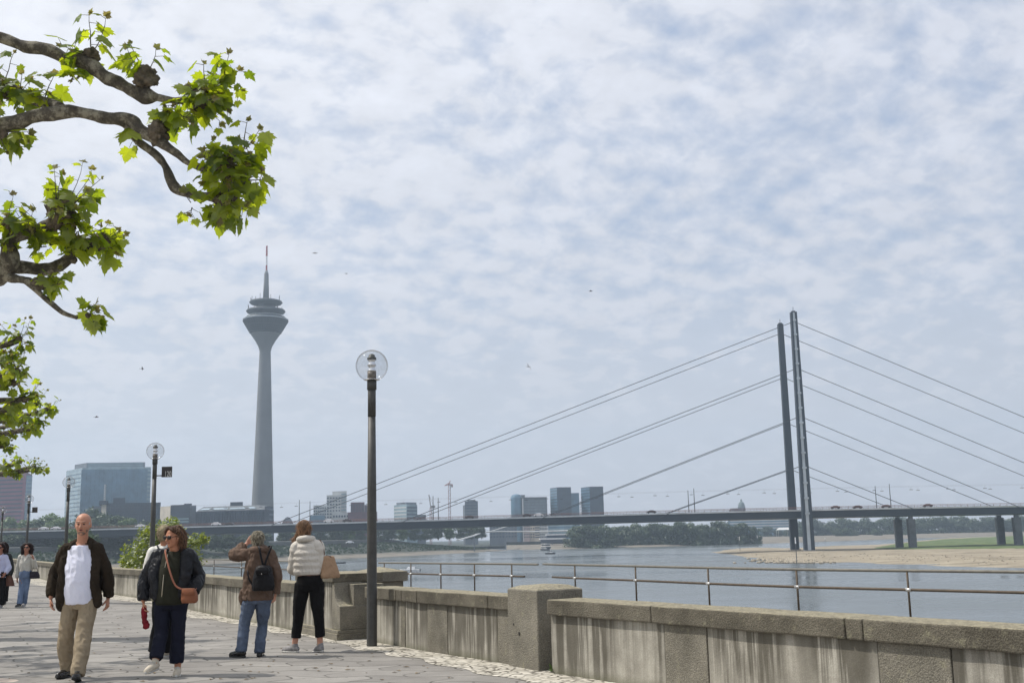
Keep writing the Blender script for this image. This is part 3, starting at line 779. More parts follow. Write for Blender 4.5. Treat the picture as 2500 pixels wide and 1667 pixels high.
strip('road_surface', [(5.5, .003), (5.5, .06), (25.5, .06), (25.5, .003)], M_road)
m = MB()
for off in (3.5, 27.5):
    for hh, rr_ in ((1.15, .09), (.6, .05)):
        m.tube([BP + BD * s_ + BN * off + Vector((0, 0, dz(s_) + hh)) for s_ in range(int(S0), int(S1), 15)], rr_, 5)
    for s_ in range(int(S0), int(S1), 3):
        q = BP + BD * s_ + BN * off; z_ = dz(s_); m.box((q.x, q.y, z_ + .58), (.09, .09, 1.14))
m.build('parapet', M_rust, bridge, world=True)
# pylons
def pylon(off, top_px, ladder):
    q = BP + BN * off; zt_ = zat(q.x, q.y, top_px); zb = WZ - .5; w0, w1, dp = (4.7, 2.8, 3.0) if ladder else (4.7, 2.5, 3.0)
    r = empty_child('pylon', q) if False else None
    def hx(x, z): return q + BD * x + Vector((0, 0, z))
    if not ladder:
        m = MB(); c = lambda w_, z: [hx(-w_ / 2, z) - BN * dp / 2, hx(w_ / 2, z) - BN * dp / 2, hx(w_ / 2, z) + BN * dp / 2, hx(-w_ / 2, z) + BN * dp / 2]
        m.hexa(c(w0 * .82, zb), c(w1, zt_)); o = m.build('pylon', M_steel, bridge, world=True)
    else:
        m = MB()
        for sgn, wl in ((-1, .30), (1, .36)):
            def c(w_, z):
                a = sgn * w_ / 2; b_ = sgn * (w_ / 2 - w_ * wl); lo_, hi_ = min(a, b_), max(a, b_)
                return [hx(lo_, z) - BN * dp / 2, hx(hi_, z) - BN * dp / 2, hx(hi_, z) + BN * dp / 2, hx(lo_, z) + BN * dp / 2]
            m.hexa(c(w0, zb), c(w1, zt_))
        o = m.build('pylon', M_steel, bridge, world=True)
        m = MB(); c = lambda w_, z: [hx(-w_ * .199, z) - BN * (1.35), hx(w_ * .139, z) - BN * (1.35), hx(w_ * .139, z) + BN * dp / 2 * .9, hx(-w_ * .199, z) + BN * dp / 2 * .9]
        m.hexa(c(w0, zb + .01), c(w1, zt_ - .2)); m.build('inner_web', M_lite, o, world=False)
        bpy.data.objects['inner_web'].matrix_parent_inverse = o.matrix_parent_inverse.copy() if False else Matrix.Identity(4)
        n_ = 14
        for k in range(n_):
            z = zb + 18 + (zt_ - zb - 22) * k / (n_ - 1); f = (z - zb) / (zt_ - zb); w_ = w0 + (w1 - w0) * f
            p0 = hx(w_ * -.02, z); MB().box((p0.x, p0.y - 1.5, z), (w_ * .46, 1.0, .9), math.atan2(BD.y, BD.x)).build('rung', M_lite, o)
    m = MB(); p0 = hx(0, zt_ + .3); m.box(p0, (1.6, 1.6, .6)); m.tube([hx(0, zt_), hx(0, zt_ + 2.6)], .12, 6); m.build('beacon', M_steel, o)
    m = MB(); c = lambda w_, z: [hx(-w_ / 2, z) - BN * 2.4, hx(w_ / 2, z) - BN * 2.4, hx(w_ / 2, z) + BN * 2.4, hx(-w_ / 2, z) + BN * 2.4]
    m.hexa(c(w0 * 1.12, zb - .6), c(w0 * 1.05, WZ + 1.0)); m.build('pylon_foot', M_conc, bridge, world=True)
    return zt_
ztN = pylon(0, 762.5, True); ztF = pylon(31, 791.5, False)
# cables: fastened to both pylons at four heights; anchors along the deck
ATT = [785, 899, 1016, 1135]
LFT = [672, 993, 1335, 1638]; RGT = [3010, 2745, 2479, 2220]
for k in range(4):
    zc_ = zat(BP.x, BP.y, ATT[k])
    for off, ys in ((0, 2.6), (31, 28.4)):
        top = BP + BN * off + Vector((0, 0, zc_))
        for px_, sg in ((LFT[k], -1), (RGT[k], 1)):
            s_, _q = on_line(px_, 3.5)
            end = BP + BD * s_ + BN * ys + Vector((0, 0, dz(s_) + .2))
            low = BP + BD * (s_ + sg * 5.5) + BN * (3.2 if off == 0 else 27.8) + Vector((0, 0, dz(s_) - 2.6))
            MB().tube([top, end, low], .15, 6).build('stay_cable', M_steel, bridge, world=True)
# piers on the flood bank and at the left
for px_, base in ((2225, 1337), (2483, 1322)):
    s_, _q = on_line(px_, 5)
    for off in (6, 26):
        q = BP + BD * s_ + BN * off; zt_ = dz(s_) - 4.0; m = MB()
        m.hexa([q + BD * a * 1.45 + BN * b + Vector((0, 0, WZ - .5)) for a, b in ((-1, -1.6), (1, -1.6), (1, 1.6), (-1, 1.6))], [q + BD * a * 1.6 + BN * b + Vector((0, 0, zt_ - 1.2)) for a, b in ((-1, -1.6), (1, -1.6), (1, 1.6), (-1, 1.6))])
        m.box((q.x, q.y, zt_ - .6), (1.6, 1.6, 1.2)); m.build('pier', M_pierc, bridge, world=True)
for px0, px1, mt in ((325, 415, M_conc), (-60, -20, M_conc)):
    s0_, _q = on_line(px0, 6); s1_, _q = on_line(px1, 6); m = MB()
    zt_ = dz(s0_) - 4.05
    m.hexa([BP + BD * a + BN * b + Vector((0, 0, WZ)) for a, b in ((s0_, 6), (s1_, 6), (s1_, 24), (s0_, 24))], [BP + BD * a + BN * b + Vector((0, 0, zt_)) for a, b in ((s0_, 6), (s1_, 6), (s1_, 24), (s0_, 24))])
    m.build('abutment_pier', mt, bridge, world=True)

# masts with the hanging road lamps
M_mast = simple('mast_grey', (.10, .11, .12), .5, .5)
mast_px = [(730, 1226), (1058, 1216), (1698, 1203), (2178, 1196)]
mast0 = None
lab = ['tall thin lighting mast on the bridge above the tan haired woman', 'tall thin lighting mast on the bridge beside the leaning grey crane', 'tall thin lighting mast on the bridge left of the domed tower', 'tall thin lighting mast on the bridge right of the near pylon']
for (px_, py_), lb in zip(mast_px, lab):
    for off in (4.0, 27):
        s_, _q = on_line(px_, 4.0); q = BP + BD * s_ + BN * off; z_ = dz(s_)
        if mast0 is None:
            mast0 = MB().tube([(0, 0, 0), (0, 0, 11)], [.24, .14], 6).build('lighting_mast', M_mast); o = mast0
        else: o = mast0.copy(); COL.objects.link(o)
        o.location = (q.x, q.y, z_); tag(o, lb + (', nearer of its pair' if off < 10 else ', farther of its pair'), 'mast', 'lighting masts on the bridge')
wire = MB(); zl = 8.4
for off in (9.5, 21.5):
    wire.tube([BP + BD * s_ + BN * off + Vector((0, 0, dz(s_) + zl + 1.6)) for s_ in range(int(S0) + 60, int(S1) - 20, 20)], .018, 4)
tag(wire.build('catenary_wire', M_mast), 'thin wires strung along the bridge between the lighting masts', 'wire')
hl = None
rnd = random.Random(3)
for s_ in range(int(S0) + 120, int(S1) - 60, 17):
    for off in (9.5, 21.5):
        q = BP + BD * (s_ + (7 if off > 10 else 0)) + BN * off
        if hl is None:
            hl = MB().box((0, 0, -.1), (1.5, .5, .22)).tube([(0, 0, 0), (0, 0, 1.2)], .03, 4).build('hanging_lamp', M_mast); o = hl
        else: o = hl.copy(); COL.objects.link(o)
        o.location = (q.x, q.y, dz(s_) + zl); tag(o, 'small dark lamp hanging from the wires above the bridge road', 'lamp', 'hanging lamps above the bridge')

# cars on the bridge
def car_mats(c): return simple('car_paint_' + c[0], c[1], .3, .2, .05)
M_carw = car_mats(('white', (.75, .76, .78))); M_carr = car_mats(('red', (.09, .05, .045))); M_card = car_mats(('dark', (.03, .035, .04)))
M_tyre = simple('tyre', (.02, .02, .02), .8); M_win = simple('car_window', (.03, .04, .05), .1)
def make_car(mat):
    r = empty('car', (0, 0, 0))
    prof = [(-2.2, .35), (-2.25, .75), (-1.9, 1.0), (-1.45, 1.05), (-.85, 1.5), (.75, 1.52), (1.55, 1.08), (2.15, .92), (2.25, .6), (2.2, .35)]
    n = len(prof); vs_ = []
    for y in (-.86, -.78, .78, .86):
        for x, z in prof: vs_.append((x, y * (1 if z < 1.1 else .85), z))
    fs = [tuple(range(n - 1, -1, -1)), tuple(3 * n + i for i in range(n))]
    for k in range(3):
        for i in range(n): fs.append((k * n + i, k * n + (i + 1) % n, (k + 1) * n + (i + 1) % n, (k + 1) * n + i))
    MB().add(vs_, fs).build('body', mat, r, bevel=.05)
    for sg in (-1, 1):
        m = MB(); m.add([(-1.25, sg * .80, 1.08), (1.3, sg * .80, 1.08), (.68, sg * .755, 1.44), (-.80, sg * .755, 1.44)], [(0, 1, 2, 3) if sg < 0 else (3, 2, 1, 0)])
        m.build('window', M_win, r)
    for x in (-1.4, 1.4):
        for y in (-.78, .78): MB().tube([(x, y - .12, .34), (x, y + .12, .34)], .34, 14).build('wheel', M_tyre, r)
    return r
cars = [((105, M_carw, 0, 'pale pinkish white car on the bridge at the far left'), 6), ((135, M_carw, 0, 'white car on the bridge just left of the bald man'), 6),
        ((341, M_carw, 0, 'white car on the bridge beside the post of the 120 lamp'), 6), ((527, M_carw, 0, 'white car on the bridge above the man with the backpack'), 6),
        ((560, M_card, 0, 'dark car on the bridge left of the tower foot'), 20), ((802, M_carw, 0, 'white car on the bridge in front of the white tower block'), 6), ((848, M_card, 0, 'dark car on the bridge in front of the dark red block'), 7),
        ((1147, M_card, 0, 'dark car on the bridge in front of the lone grey office tower'), 8), ((1287, M_card, 0, 'dark car on the bridge below the round glass office corner'), 10), ((1316, M_carw, 0, 'white car on the bridge below the long office block'), 6),
        ((1592, M_card, 0, 'dark car on the bridge between the dark towers and the domed tower'), 9), ((2042, M_carr, 0, 'brown red car on the bridge just right of the near pylon'), 7), ((2096, M_carr, 0, 'small brown red car on the bridge in the right span'), 12),
        ((2166, M_carr, 0, 'dark red car on the bridge beside the right lighting masts'), 9), ((2268, M_carr, 0, 'rightmost brown red car on the bridge'), 7)]
protos = {}
for (px_, mt, rz_, lb), off in cars:
    s_, _q = on_line(px_, off); q = BP + BD * s_ + BN * off
    if mt.name not in protos: o = make_car(mt); protos[mt.name] = o
    else: o = copy_tree(protos[mt.name])
    o.location = (q.x, q.y, dz(s_) + .08); o.rotation_euler = (0, 0, math.atan2(BD.y, BD.x)); tag(o, lb, 'car', 'cars on the bridge')
    z = 0

# ------------------------------------------------------------------ the television tower
TY = 905.0
tb = P(641, 1240, TY); tx, ty = tb.x, TY
def tz(py, px=645): return zat(tx, ty, py)
tower = empty('television_tower', (tx, ty, -6), 'very tall slender concrete television tower with a cone shaped pod and red and white antenna', 'tower')
def loc(m): m.T = Matrix.Translation((0, 0, 6)); return m
MP = TY / F / math.cos(0)
def rr_(zoompx): return zoompx / 2.24 * TY / F * 1.02
def zz(y): return tz(580 + y / 2.24)
M_tc = simple('tower_concrete', (.17, .18, .19), .85, 0, .12, .06); M_tg = simple('tower_glass_band', (.022, .032, .042), .5, .2, .2, .3)
M_tr = simple('antenna_red', (.30, .05, .05), .5); M_tw = simple('antenna_white', (.7, .7, .7), .5); M_td = simple('tower_deck', (.045, .055, .065), .6)
loc(MB()).lathe([(rr_(64), -6), (rr_(57), zz(1455)), (rr_(50), zz(1260)), (rr_(44), zz(1080)), (rr_(39.5), zz(920)), (rr_(35), zz(780)), (rr_(31), zz(660)), (rr_(30), zz(622)), (rr_(37), zz(596)), (rr_(56), zz(562)), (rr_(76), zz(533)), (rr_(79), zz(527)), (rr_(74), zz(524))], 48).build('shaft', M_tc, tower, True)
pod = loc(MB()).lathe([(rr_(86), zz(523)), (rr_(87), zz(517)), (rr_(121), zz(458)), (rr_(121), zz(452)), (rr_(112), zz(442)), (rr_(103), zz(436)), (rr_(66), zz(430)), (rr_(64), zz(420))], 48).build('observation_pod', M_tg, tower, False)
m = loc(MB())
for k in range(48):
    a = k / 48 * 2 * math.pi; m.tube([(rr_(88) * math.cos(a), rr_(88) * math.sin(a), zz(516)), (rr_(122) * math.cos(a), rr_(122) * math.sin(a), zz(458))], .16, 4)
m.tube([(rr_(105) * math.cos(a), rr_(105) * math.sin(a), zz(486)) for a in [i / 48 * 2 * math.pi for i in range(49)]], .3, 5)
m.build('pod_frame', M_td, pod)
m = loc(MB()).lathe([(rr_(122), zz(453)), (rr_(123), zz(449))], 48); m.tube([(rr_(100) * math.cos(a), rr_(100) * math.sin(a), zz(432)) for a in [i / 48 * 2 * math.pi for i in range(49)]], .2, 5); m.build('pod_rim', M_tw if False else M_lite, tower, False)
loc(MB()).lathe([(rr_(60), zz(428)), (rr_(64), zz(424)), (rr_(100), zz(412)), (rr_(106), zz(404)), (rr_(100), zz(396)), (rr_(50), zz(386)), (rr_(48), zz(372))], 40).build('antenna_platform', M_td, tower, True)
loc(MB()).lathe([(rr_(46), zz(374)), (rr_(82), zz(364)), (rr_(90), zz(356)), (rr_(84), zz(348)), (rr_(35), zz(340)), (rr_(18), zz(338))], 40).build('antenna_platform', M_td, tower, True)
loc(MB()).lathe([(rr_(17), zz(342)), (rr_(14), zz(260)), (rr_(12), zz(200)), (rr_(6), zz(180))], 24).build('upper_shaft', M_tc, tower, True)
for mt, a, b in ((M_tr, 184, 152), (M_tw, 152, 102), (M_tr, 102, 46)):
    loc(MB()).lathe([(rr_(5), zz(a)), (rr_(4.6), zz(b) - .02)], 12).build('antenna', mt, tower)
m = loc(MB()); rnd = random.Random(2)
for ang, rad, y0, hh in [(a, r, y, h) for r, y in ((88, 350), (103, 398)) for a, h in [(rnd.uniform(0, 6.28), rnd.uniform(8, 30)) for _ in range(16)]]:
    m.tube([(rr_(rad * .93) * math.cos(ang), rr_(rad * .93) * math.sin(ang), zz(y0)), (rr_(rad * .93) * math.cos(ang), rr_(rad * .93) * math.sin(ang), zz(y0 - hh))], .18, 4)
    m.build('aerial', M_td, tower); m = loc(MB())
m.ball((0, -rr_(20), zz(371)), 1.4, 10, 6); m.build('dish', M_tw, tower)
for o in list(tower.children): pass
# ------------------------------------------------------------------ town behind the river
def glassm(name, c, rough=.15, var=.3): return simple(name, c, rough, .1, var, .12, spec=.6)
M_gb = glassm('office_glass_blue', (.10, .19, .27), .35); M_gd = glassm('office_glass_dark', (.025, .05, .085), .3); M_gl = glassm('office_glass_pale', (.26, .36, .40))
M_wh = simple('render_white', (.55, .56, .55), .8, 0, .12, .1); M_red = simple('brick_dark_red', (.12, .045, .06), .85, 0, .2, .3); M_pur = simple('cladding_mauve', (.20, .10, .14), .7, 0, .2, .08)
M_grey = simple('facade_grey', (.15, .17, .20), .8, 0, .2, .1); M_dkb = simple('facade_dark_brown', (.045, .06, .085), .8, 0, .25, .1); M_bei = simple('facade_sandstone', (.58, .52, .43), .85, 0, .15, .2)
M_roofm = simple('roof_grey', (.10, .11, .12), .8); M_pink = simple('facade_pinkish', (.48, .39, .37), .85, 0, .2, .2)
def footprint(cs): return [(P(px, 1280, Y).x, Y) for px, Y in cs]
def gz(poly, ytop, px=None):
    return zat(poly[0][0], poly[0][1], ytop)
def block(name, poly, z0, z1, mat, parent, roof=None):
    """closed block over a polygon; returns the wall mesh"""
    a = sum(poly[i][0] * poly[(i + 1) % len(poly)][1] - poly[(i + 1) % len(poly)][0] * poly[i][1] for i in range(len(poly)))
    if a < 0: poly = poly[::-1]
    return MB().prism(poly, z0, z1).build(name, mat, parent, world=True)
def bands(parent, p0, p1, z0, z1, n, mat, fr=.5, mullions=0, mm=None, inset=.03, off=.15, cols=0, name='window_band'):
    """n floor bands of glazing proud of the wall p0->p1 (seen from the camera)"""
    p0 = Vector((*p0, 0)); p1 = Vector((*p1, 0)); u_ = (p1 - p0).normalized(); L = (p1 - p0).length; nn = Vector((u_.y, -u_.x, 0))
    if nn.dot(p0) > 0: nn = -nn
    h = (z1 - z0) / n
    for k in range(n):
        za = z0 + h * (k + .5 - fr / 2); zb = za + h * fr
        if cols:
            for j in range(cols):
                a = p0 + u_ * L * (j + .22) / cols; b = p0 + u_ * L * (j + .78) / cols
                m = MB(); m.hexa([a + Vector((0, 0, za)), b + Vector((0, 0, za)), b + nn * off + Vector((0, 0, za)), a + nn * off + Vector((0, 0, za))], [a + Vector((0, 0, zb)), b + Vector((0, 0, zb)), b + nn * off + Vector((0, 0, zb)), a + nn * off + Vector((0, 0, zb))])
                m.build('window', mat, parent, world=False)
        else:
            a = p0 + u_ * L * inset; b = p0 + u_ * L * (1 - inset)
            m = MB(); m.hexa([a + Vector((0, 0, za)), b + Vector((0, 0, za)), b + nn * off + Vector((0, 0, za)), a + nn * off + Vector((0, 0, za))], [a + Vector((0, 0, zb)), b + Vector((0, 0, zb)), b + nn * off + Vector((0, 0, zb)), a + nn * off + Vector((0, 0, zb))])
            m.build(name, mat, parent, world=False)
def mull(parent, p0, p1, z0, z1, n, mat, wd=.4, off=.3, name='mullion'):
    p0 = Vector((*p0, 0)); p1 = Vector((*p1, 0)); u_ = (p1 - p0).normalized(); L = (p1 - p0).length; nn = Vector((u_.y, -u_.x, 0))
    if nn.dot(p0) > 0: nn = -nn
    for j in range(n + 1):
        c = p0 + u_ * L * j / n + nn * off / 2; MB().box((c.x, c.y, (z0 + z1) / 2), (wd, off, z1 - z0), math.atan2(u_.y, u_.x)).build(name, mat, parent)
def bld(name, label, cat='building'):
    return empty(name, (0, 0, 0), label, cat)
GZ = -5.5
# mauve tower block at the left edge
b = bld('tower_block', 'mauve tower block with a blue glass side wall at the left edge', 'building')
fp = footprint([(-170, 830), (57, 800), (72, 835), (-150, 865)]); zt_ = zat(*fp[1], 1151)
block('wall', fp, GZ, zt_, M_pur, b); bands(b, fp[0], fp[1], 0, zt_ - 1, 19, M_gd, .32, cols=0, off=.12)
block('side_wall', footprint([(57.5, 802), (73, 812), (73, 830), (58, 830)]), GZ, zt_ - 2.2, M_gb, b); fs_ = footprint([(57.5, 802), (73, 812)]); bands(b, fs_[0], fs_[1], 0, zt_ - 3, 19, M_gl, .3, off=.1)
# big glass office block
b = bld('glass_office_block', 'large pale blue glass office block with a set back roof storey')
fp = footprint([(156, 985), (195, 950), (364, 960), (340, 1010)]); zt_ = zat(*fp[1], 1146)
block('wall', fp, GZ, zt_, M_gb, b)
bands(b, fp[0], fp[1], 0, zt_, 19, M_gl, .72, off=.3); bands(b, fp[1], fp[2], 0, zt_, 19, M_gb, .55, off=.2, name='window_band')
mull(b, fp[1], fp[2], 0, zt_, 16, M_gb, .3, .4)
fe = footprint([(356, 955.5), (364, 956.2)]); bands(b, fe[0], fe[1], 0, zt_, 19, M_gl, .6, off=1.5)
fe = footprint([(252, 952), (256, 952)]); bands(b, fe[0], fe[1], zat(*fe[0], 1222), zat(*fe[0], 1182), 9, M_wh, .7, off=1.6)
MB().prism(fp, zt_ + .01, zt_ + 1.6).build('roof_edge', M_gl, b)
block('roof_storey', footprint([(176, 985), (205, 965), (349, 972), (330, 1000)]), zt_ + 1.61, zat(*footprint([(205, 965)])[0], 1129.5), M_grey, b)
f2 = footprint([(205, 965), (349, 972)]); bands(b, f2[0], f2[1], zt_ + 2, zat(*f2[0], 1130), 3, M_gl, .4, off=.2)
# dark parliament blocks
b = bld('office_block', 'dark office block with a pale end wall in front of the glass block')
fp = footprint([(259, 800), (390, 806), (388, 850), (262, 850)]); zt_ = zat(*fp[0], 1228)
block('wall', fp, GZ, zt_, M_dkb, b); bands(b, fp[0], fp[1], zat(*fp[0], 1285), zt_, 8, M_gd, .45, cols=0); mull(b, fp[0], fp[1], -2, zt_, 22, M_dkb, .5, .5)
block('stair_turret', footprint([(274, 803), (303, 804), (303, 830), (274, 830)]), zt_ + .01, zat(*fp[0], 1215), M_dkb, b)
block('end_wall', footprint([(246, 801), (259, 799.5), (261, 830), (248, 830)]), GZ, zat(*fp[0], 1231), M_bei, b)
block('roof_slab', footprint([(240, 797), (262, 797), (262, 835), (242, 835)]), zat(*fp[0], 1230.8), zat(*fp[0], 1222), M_dkb, b)
f3 = footprint([(222, 805), (245.5, 802), (246, 830), (224, 830)]); block('low_wing', f3, GZ, zat(*f3[0], 1236), M_dkb, b)
b = bld('parliament_building', 'long low dark building with sloping glazed roof bands at the foot of the tall tower')
fe = footprint([(390, 790), (415, 780), (417, 830), (395, 830)]); block('end_wall', fe, GZ, zat(*fe[1], 1235), M_bei, b)
fe = footprint([(415.3, 779), (462, 775), (462, 830), (418, 830)]); block('wing', fe, GZ, zat(*fe[1], 1231), M_dkb, b); bands(b, fe[0], fe[1], zat(*fe[1], 1276), zat(*fe[1], 1262), 2, M_gl, .5)
fe = footprint([(448, 790), (467, 790), (467, 830), (448, 830)]); block('stair_turret', fe, GZ, zat(*fe[1], 1228.5), M_dkb, b)
fe = footprint([(462.3, 777), (478, 778), (478, 830), (464, 830)]); block('pale_wall', fe, GZ, zat(*fe[1], 1233), M_grey, b)
fp = footprint([(478.3, 765), (645, 752), (668, 775), (664, 830), (478, 830)]); zl_ = zat(*fp[1], 1243); zt_ = zat(*fp[1], 1229)
block('wall', fp, GZ, zl_, M_dkb, b); bands(b, fp[0], fp[1], zat(*fp[1], 1278), zl_ - .5, 5, M_gd, .45); mull(b, fp[0], fp[1], GZ, zl_ - .4, 26, M_dkb, .6, .6)
fi = footprint([(496, 790), (630, 778), (650, 792), (648, 822), (490, 822)])
n = 5; m = MB(); m.add([(x, y, zl_ + .01) for x, y in fp] + [(x, y, zt_) for x, y in fi], [tuple(range(n - 1, -1, -1)), tuple(range(n, 2 * n))] + [(i, (i + 1) % n, n + (i + 1) % n, n + i) for i in range(n)]); m.build('sloping_roof', M_roofm, b)
for a, c in ((.03, .17), (.22, .46), (.50, .73), (.80, .90)):
    q = [Vector((*fp[0], zl_ + .3)).lerp(Vector((*fp[1], zl_ + .3)), t_) for t_ in (a, c)]; r_ = [Vector((*fi[0], zt_ - .6)).lerp(Vector((*fi[1], zt_ - .6)), t_) for t_ in (a, c)]
    q = [v.lerp(w_, .15) + Vector((0, -.5, .25)) for v, w_ in zip(q, r_)]; r_ = [w_ + Vector((0, -.5, .25)) for w_ in r_]
    MB().hexa([q[0], q[1], q[1] + Vector((0, .3, -.3)), q[0] + Vector((0, .3, -.3))], [r_[0], r_[1], r_[1] + Vector((0, .3, -.3)), r_[0] + Vector((0, .3, -.3))]).build('roof_glazing', M_gl, b)
fe = footprint([(561, 795), (592, 793), (592, 815), (561, 815)]); block('roof_storey', fe, zt_ + .01, zat(*fe[0], 1225.5), M_dkb, b)
fe = footprint([(646, 756), (667, 772), (666, 800), (648, 800)]); block('octagonal_end', fe, GZ, zat(*fe[0], 1235), M_dkb, b); bands(b, fe[0], fe[1], -2, zat(*fe[0], 1236), 8, M_gd, .4)
# grey dome roof
c = P(702, 1280, 900); m = MB(); rz_ = P(725, 1280, 900).x - c.x; m.lathe([(rz_ * math.cos(a), (zat(c.x, c.y, 1261) + 6) * math.sin(a) - 6) for a in [k / 8 * math.pi / 2 * .98 for k in range(9)]], 28)
m.T = Matrix.Identity(4); o = m.build('dome_roof', M_grey, smooth=True); o.location = (c.x, c.y, 0); tag(o, 'low grey dome roof right of the tall tower foot, behind the bridge', 'building')
# white leaning office towers
b = bld('white_tower_block', 'white stepped tower block with protruding square windows')
def wbl(px0, px1, ytop, Y, mat, rows, cols, ybot=1266, nm='wall'):
    fp = footprint([(px0, Y), (px1, Y), (px1, Y + 22), (px0, Y + 22)]); zt_ = zat(*fp[0], ytop); zb_ = zat(*fp[0], ybot); block(nm, fp, GZ, zt_, mat, b)
    if rows: bands(b, fp[0], fp[1], zb_, zt_ - 1.2, rows, M_gd, .42, cols=cols, off=.5)
wbl(797, 832, 1208.5, 1000, M_wh, 7, 5); wbl(811, 846, 1199, 1004, M_wh, 0, 0, nm='tower_wall'); fs_ = footprint([(832.5, 1003), (846, 1003)]); bands(b, fs_[0], fs_[1], zat(*fs_[0], 1264), zat(*fs_[0], 1202), 8, M_gl, .4)
wbl(765, 796.7, 1233, 1002, M_wh, 4, 6, nm='low_wing'); wbl(812, 852, 1251, 990, M_wh, 1, 6, nm='podium')
fe = footprint([(756, 985), (793, 985), (793, 995), (756, 995)]); block('glass_hall', fe, GZ, zat(*fe[0], 1258), M_gb, b)
b = bld('red_tower_block', 'dark red brick office block partly behind the near lamp post')
wbl(856, 890, 1226, 992, M_red, 7, 5); wbl(890.3, 912, 1232, 994, M_red, 6, 3, nm='low_wing'); fe = footprint([(849, 988), (921, 988), (921, 991), (849, 991)]); block('podium', fe, GZ, zat(*fe[0], 1250), M_red, b)
b = bld('office_block', 'white and blue office block with a roof terrace frame right of the near lamp post')
fe = footprint([(962, 1060), (993, 1045), (1019, 1060), (995, 1085)]); zt_ = zat(*fe[1], 1231); block('wall', fe, GZ, zt_, M_gl, b)
bands(b, fe[0], fe[1], 0, zt_ - 1, 10, M_wh, .35); bands(b, fe[1], fe[2], 0, zt_ - 1, 10, M_gd, .6); f2 = footprint([(968, 1060), (992, 1050), (1017, 1062), (996, 1080)]); block('roof_storey', f2, zt_ + .01, zat(*f2[1], 1225.5), M_grey, b)
fe = footprint([(1019, 1090), (1040, 1090), (1040, 1110), (1019, 1110)]); b = bld('low_office_block', 'low grey building beside the white and blue office block'); block('wall', fe, GZ, zat(*fe[0], 1256), M_grey, b); bands(b, fe[0], fe[1], 0, zat(*fe[0], 1257), 5, M_gd, .35)
b = bld('office_tower', 'lone grey office tower between the red crane and the pair of cables')
fe = footprint([(1136, 1140), (1167, 1143), (1166, 1165), (1137, 1165)]); zt_ = zat(*fe[0], 1223); block('wall', fe, GZ, zt_, M_grey, b); bands(b, fe[0], fe[1], 0, zt_, 13, M_gd, .5); mull(b, fe[0], fe[1], 0, zt_, 9, M_grey)
f2 = footprint([(1131, 1142), (1135.7, 1140), (1136, 1160), (1131, 1160)]); block('side_wing', f2, GZ, zat(*f2[0], 1233), M_grey, b); MB().box((fe[0][0] + 6, 1152, zt_ + .8), (8, 6, 1.5)).build('roof_plant', M_roofm, b)
b = bld('office_block', 'long white windowed office block with a round glass corner tower')
fe = footprint([(1276, 1148), (1336, 1155), (1334, 1180), (1276, 1180)]); zt_ = zat(*fe[0], 1217); block('wall', fe, GZ, zt_, M_grey, b); bands(b, fe[0], fe[1], 0, zt_ - 1, 13, M_gl, .5, cols=0); mull(b, fe[0], fe[1], 0, zt_ - 1, 18, M_grey, .8, .4)
f2 = footprint([(1263, 1146), (1337, 1153), (1335, 1182), (1263, 1182)]); block('roof_storey', f2, zt_ + .01, zat(*fe[0], 1213.5), M_red if False else M_roofm, b)
c = P(1262, 1280, 1150); r0 = P(1276, 1280, 1150).x - c.x; zt2 = zat(c.x, 1150, 1206)
m = MB(); m.T = Matrix.Translation((c.x, 1151, 0)); m.lathe([(r0, GZ), (r0, zt2 - r0 * .6), (r0 * .8, zt2 - r0 * .15), (r0 * .4, zt2), (.1, zt2 + .4)], 24); m.build('corner_tower', M_gb, b, smooth=False)
fe = footprint([(1249, 1158), (1262, 1156), (1262, 1175), (1249, 1175)]); block('side_wing', fe, GZ, zat(*fe[0], 1212), M_gl, b); fe = footprint([(1262, 1159), (1283, 1159), (1283, 1180), (1262, 1180)]); block('lift_tower', fe, GZ, zat(*fe[0], 1208), M_grey, b)
fe = footprint([(1276, 1144), (1279, 1144), (1279, 1147), (1276, 1147)]); block('stair_strip', fe, GZ, zt_, M_wh, b)
def twr(label, L, C, Rr, yC, yL, Y):
    b = bld('office_tower', label); fe = footprint([(L, Y + 22), (C, Y), (Rr, Y + 3), (Rr - 3, Y + 28)]); zt_ = zat(*fe[1], yC)
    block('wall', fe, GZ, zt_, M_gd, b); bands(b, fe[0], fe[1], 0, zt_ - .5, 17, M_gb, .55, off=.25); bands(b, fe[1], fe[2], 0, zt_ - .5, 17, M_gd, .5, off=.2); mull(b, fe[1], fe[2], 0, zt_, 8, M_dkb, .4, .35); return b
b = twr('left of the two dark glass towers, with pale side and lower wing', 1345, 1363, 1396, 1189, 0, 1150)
fe = footprint([(1396.3, 1160), (1416, 1162), (1416, 1180), (1396, 1180)]); block('low_wing', fe, GZ, zat(*fe[0], 1203), M_gb, b)
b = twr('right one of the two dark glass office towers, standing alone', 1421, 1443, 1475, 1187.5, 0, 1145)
fe = footprint([(1417.5, 1165), (1420.6, 1165), (1420.6, 1170), (1417.5, 1170)]); bands(b, fe[0], fe[1], 0, zat(*fe[0], 1222), 14, M_wh, .55, off=2)
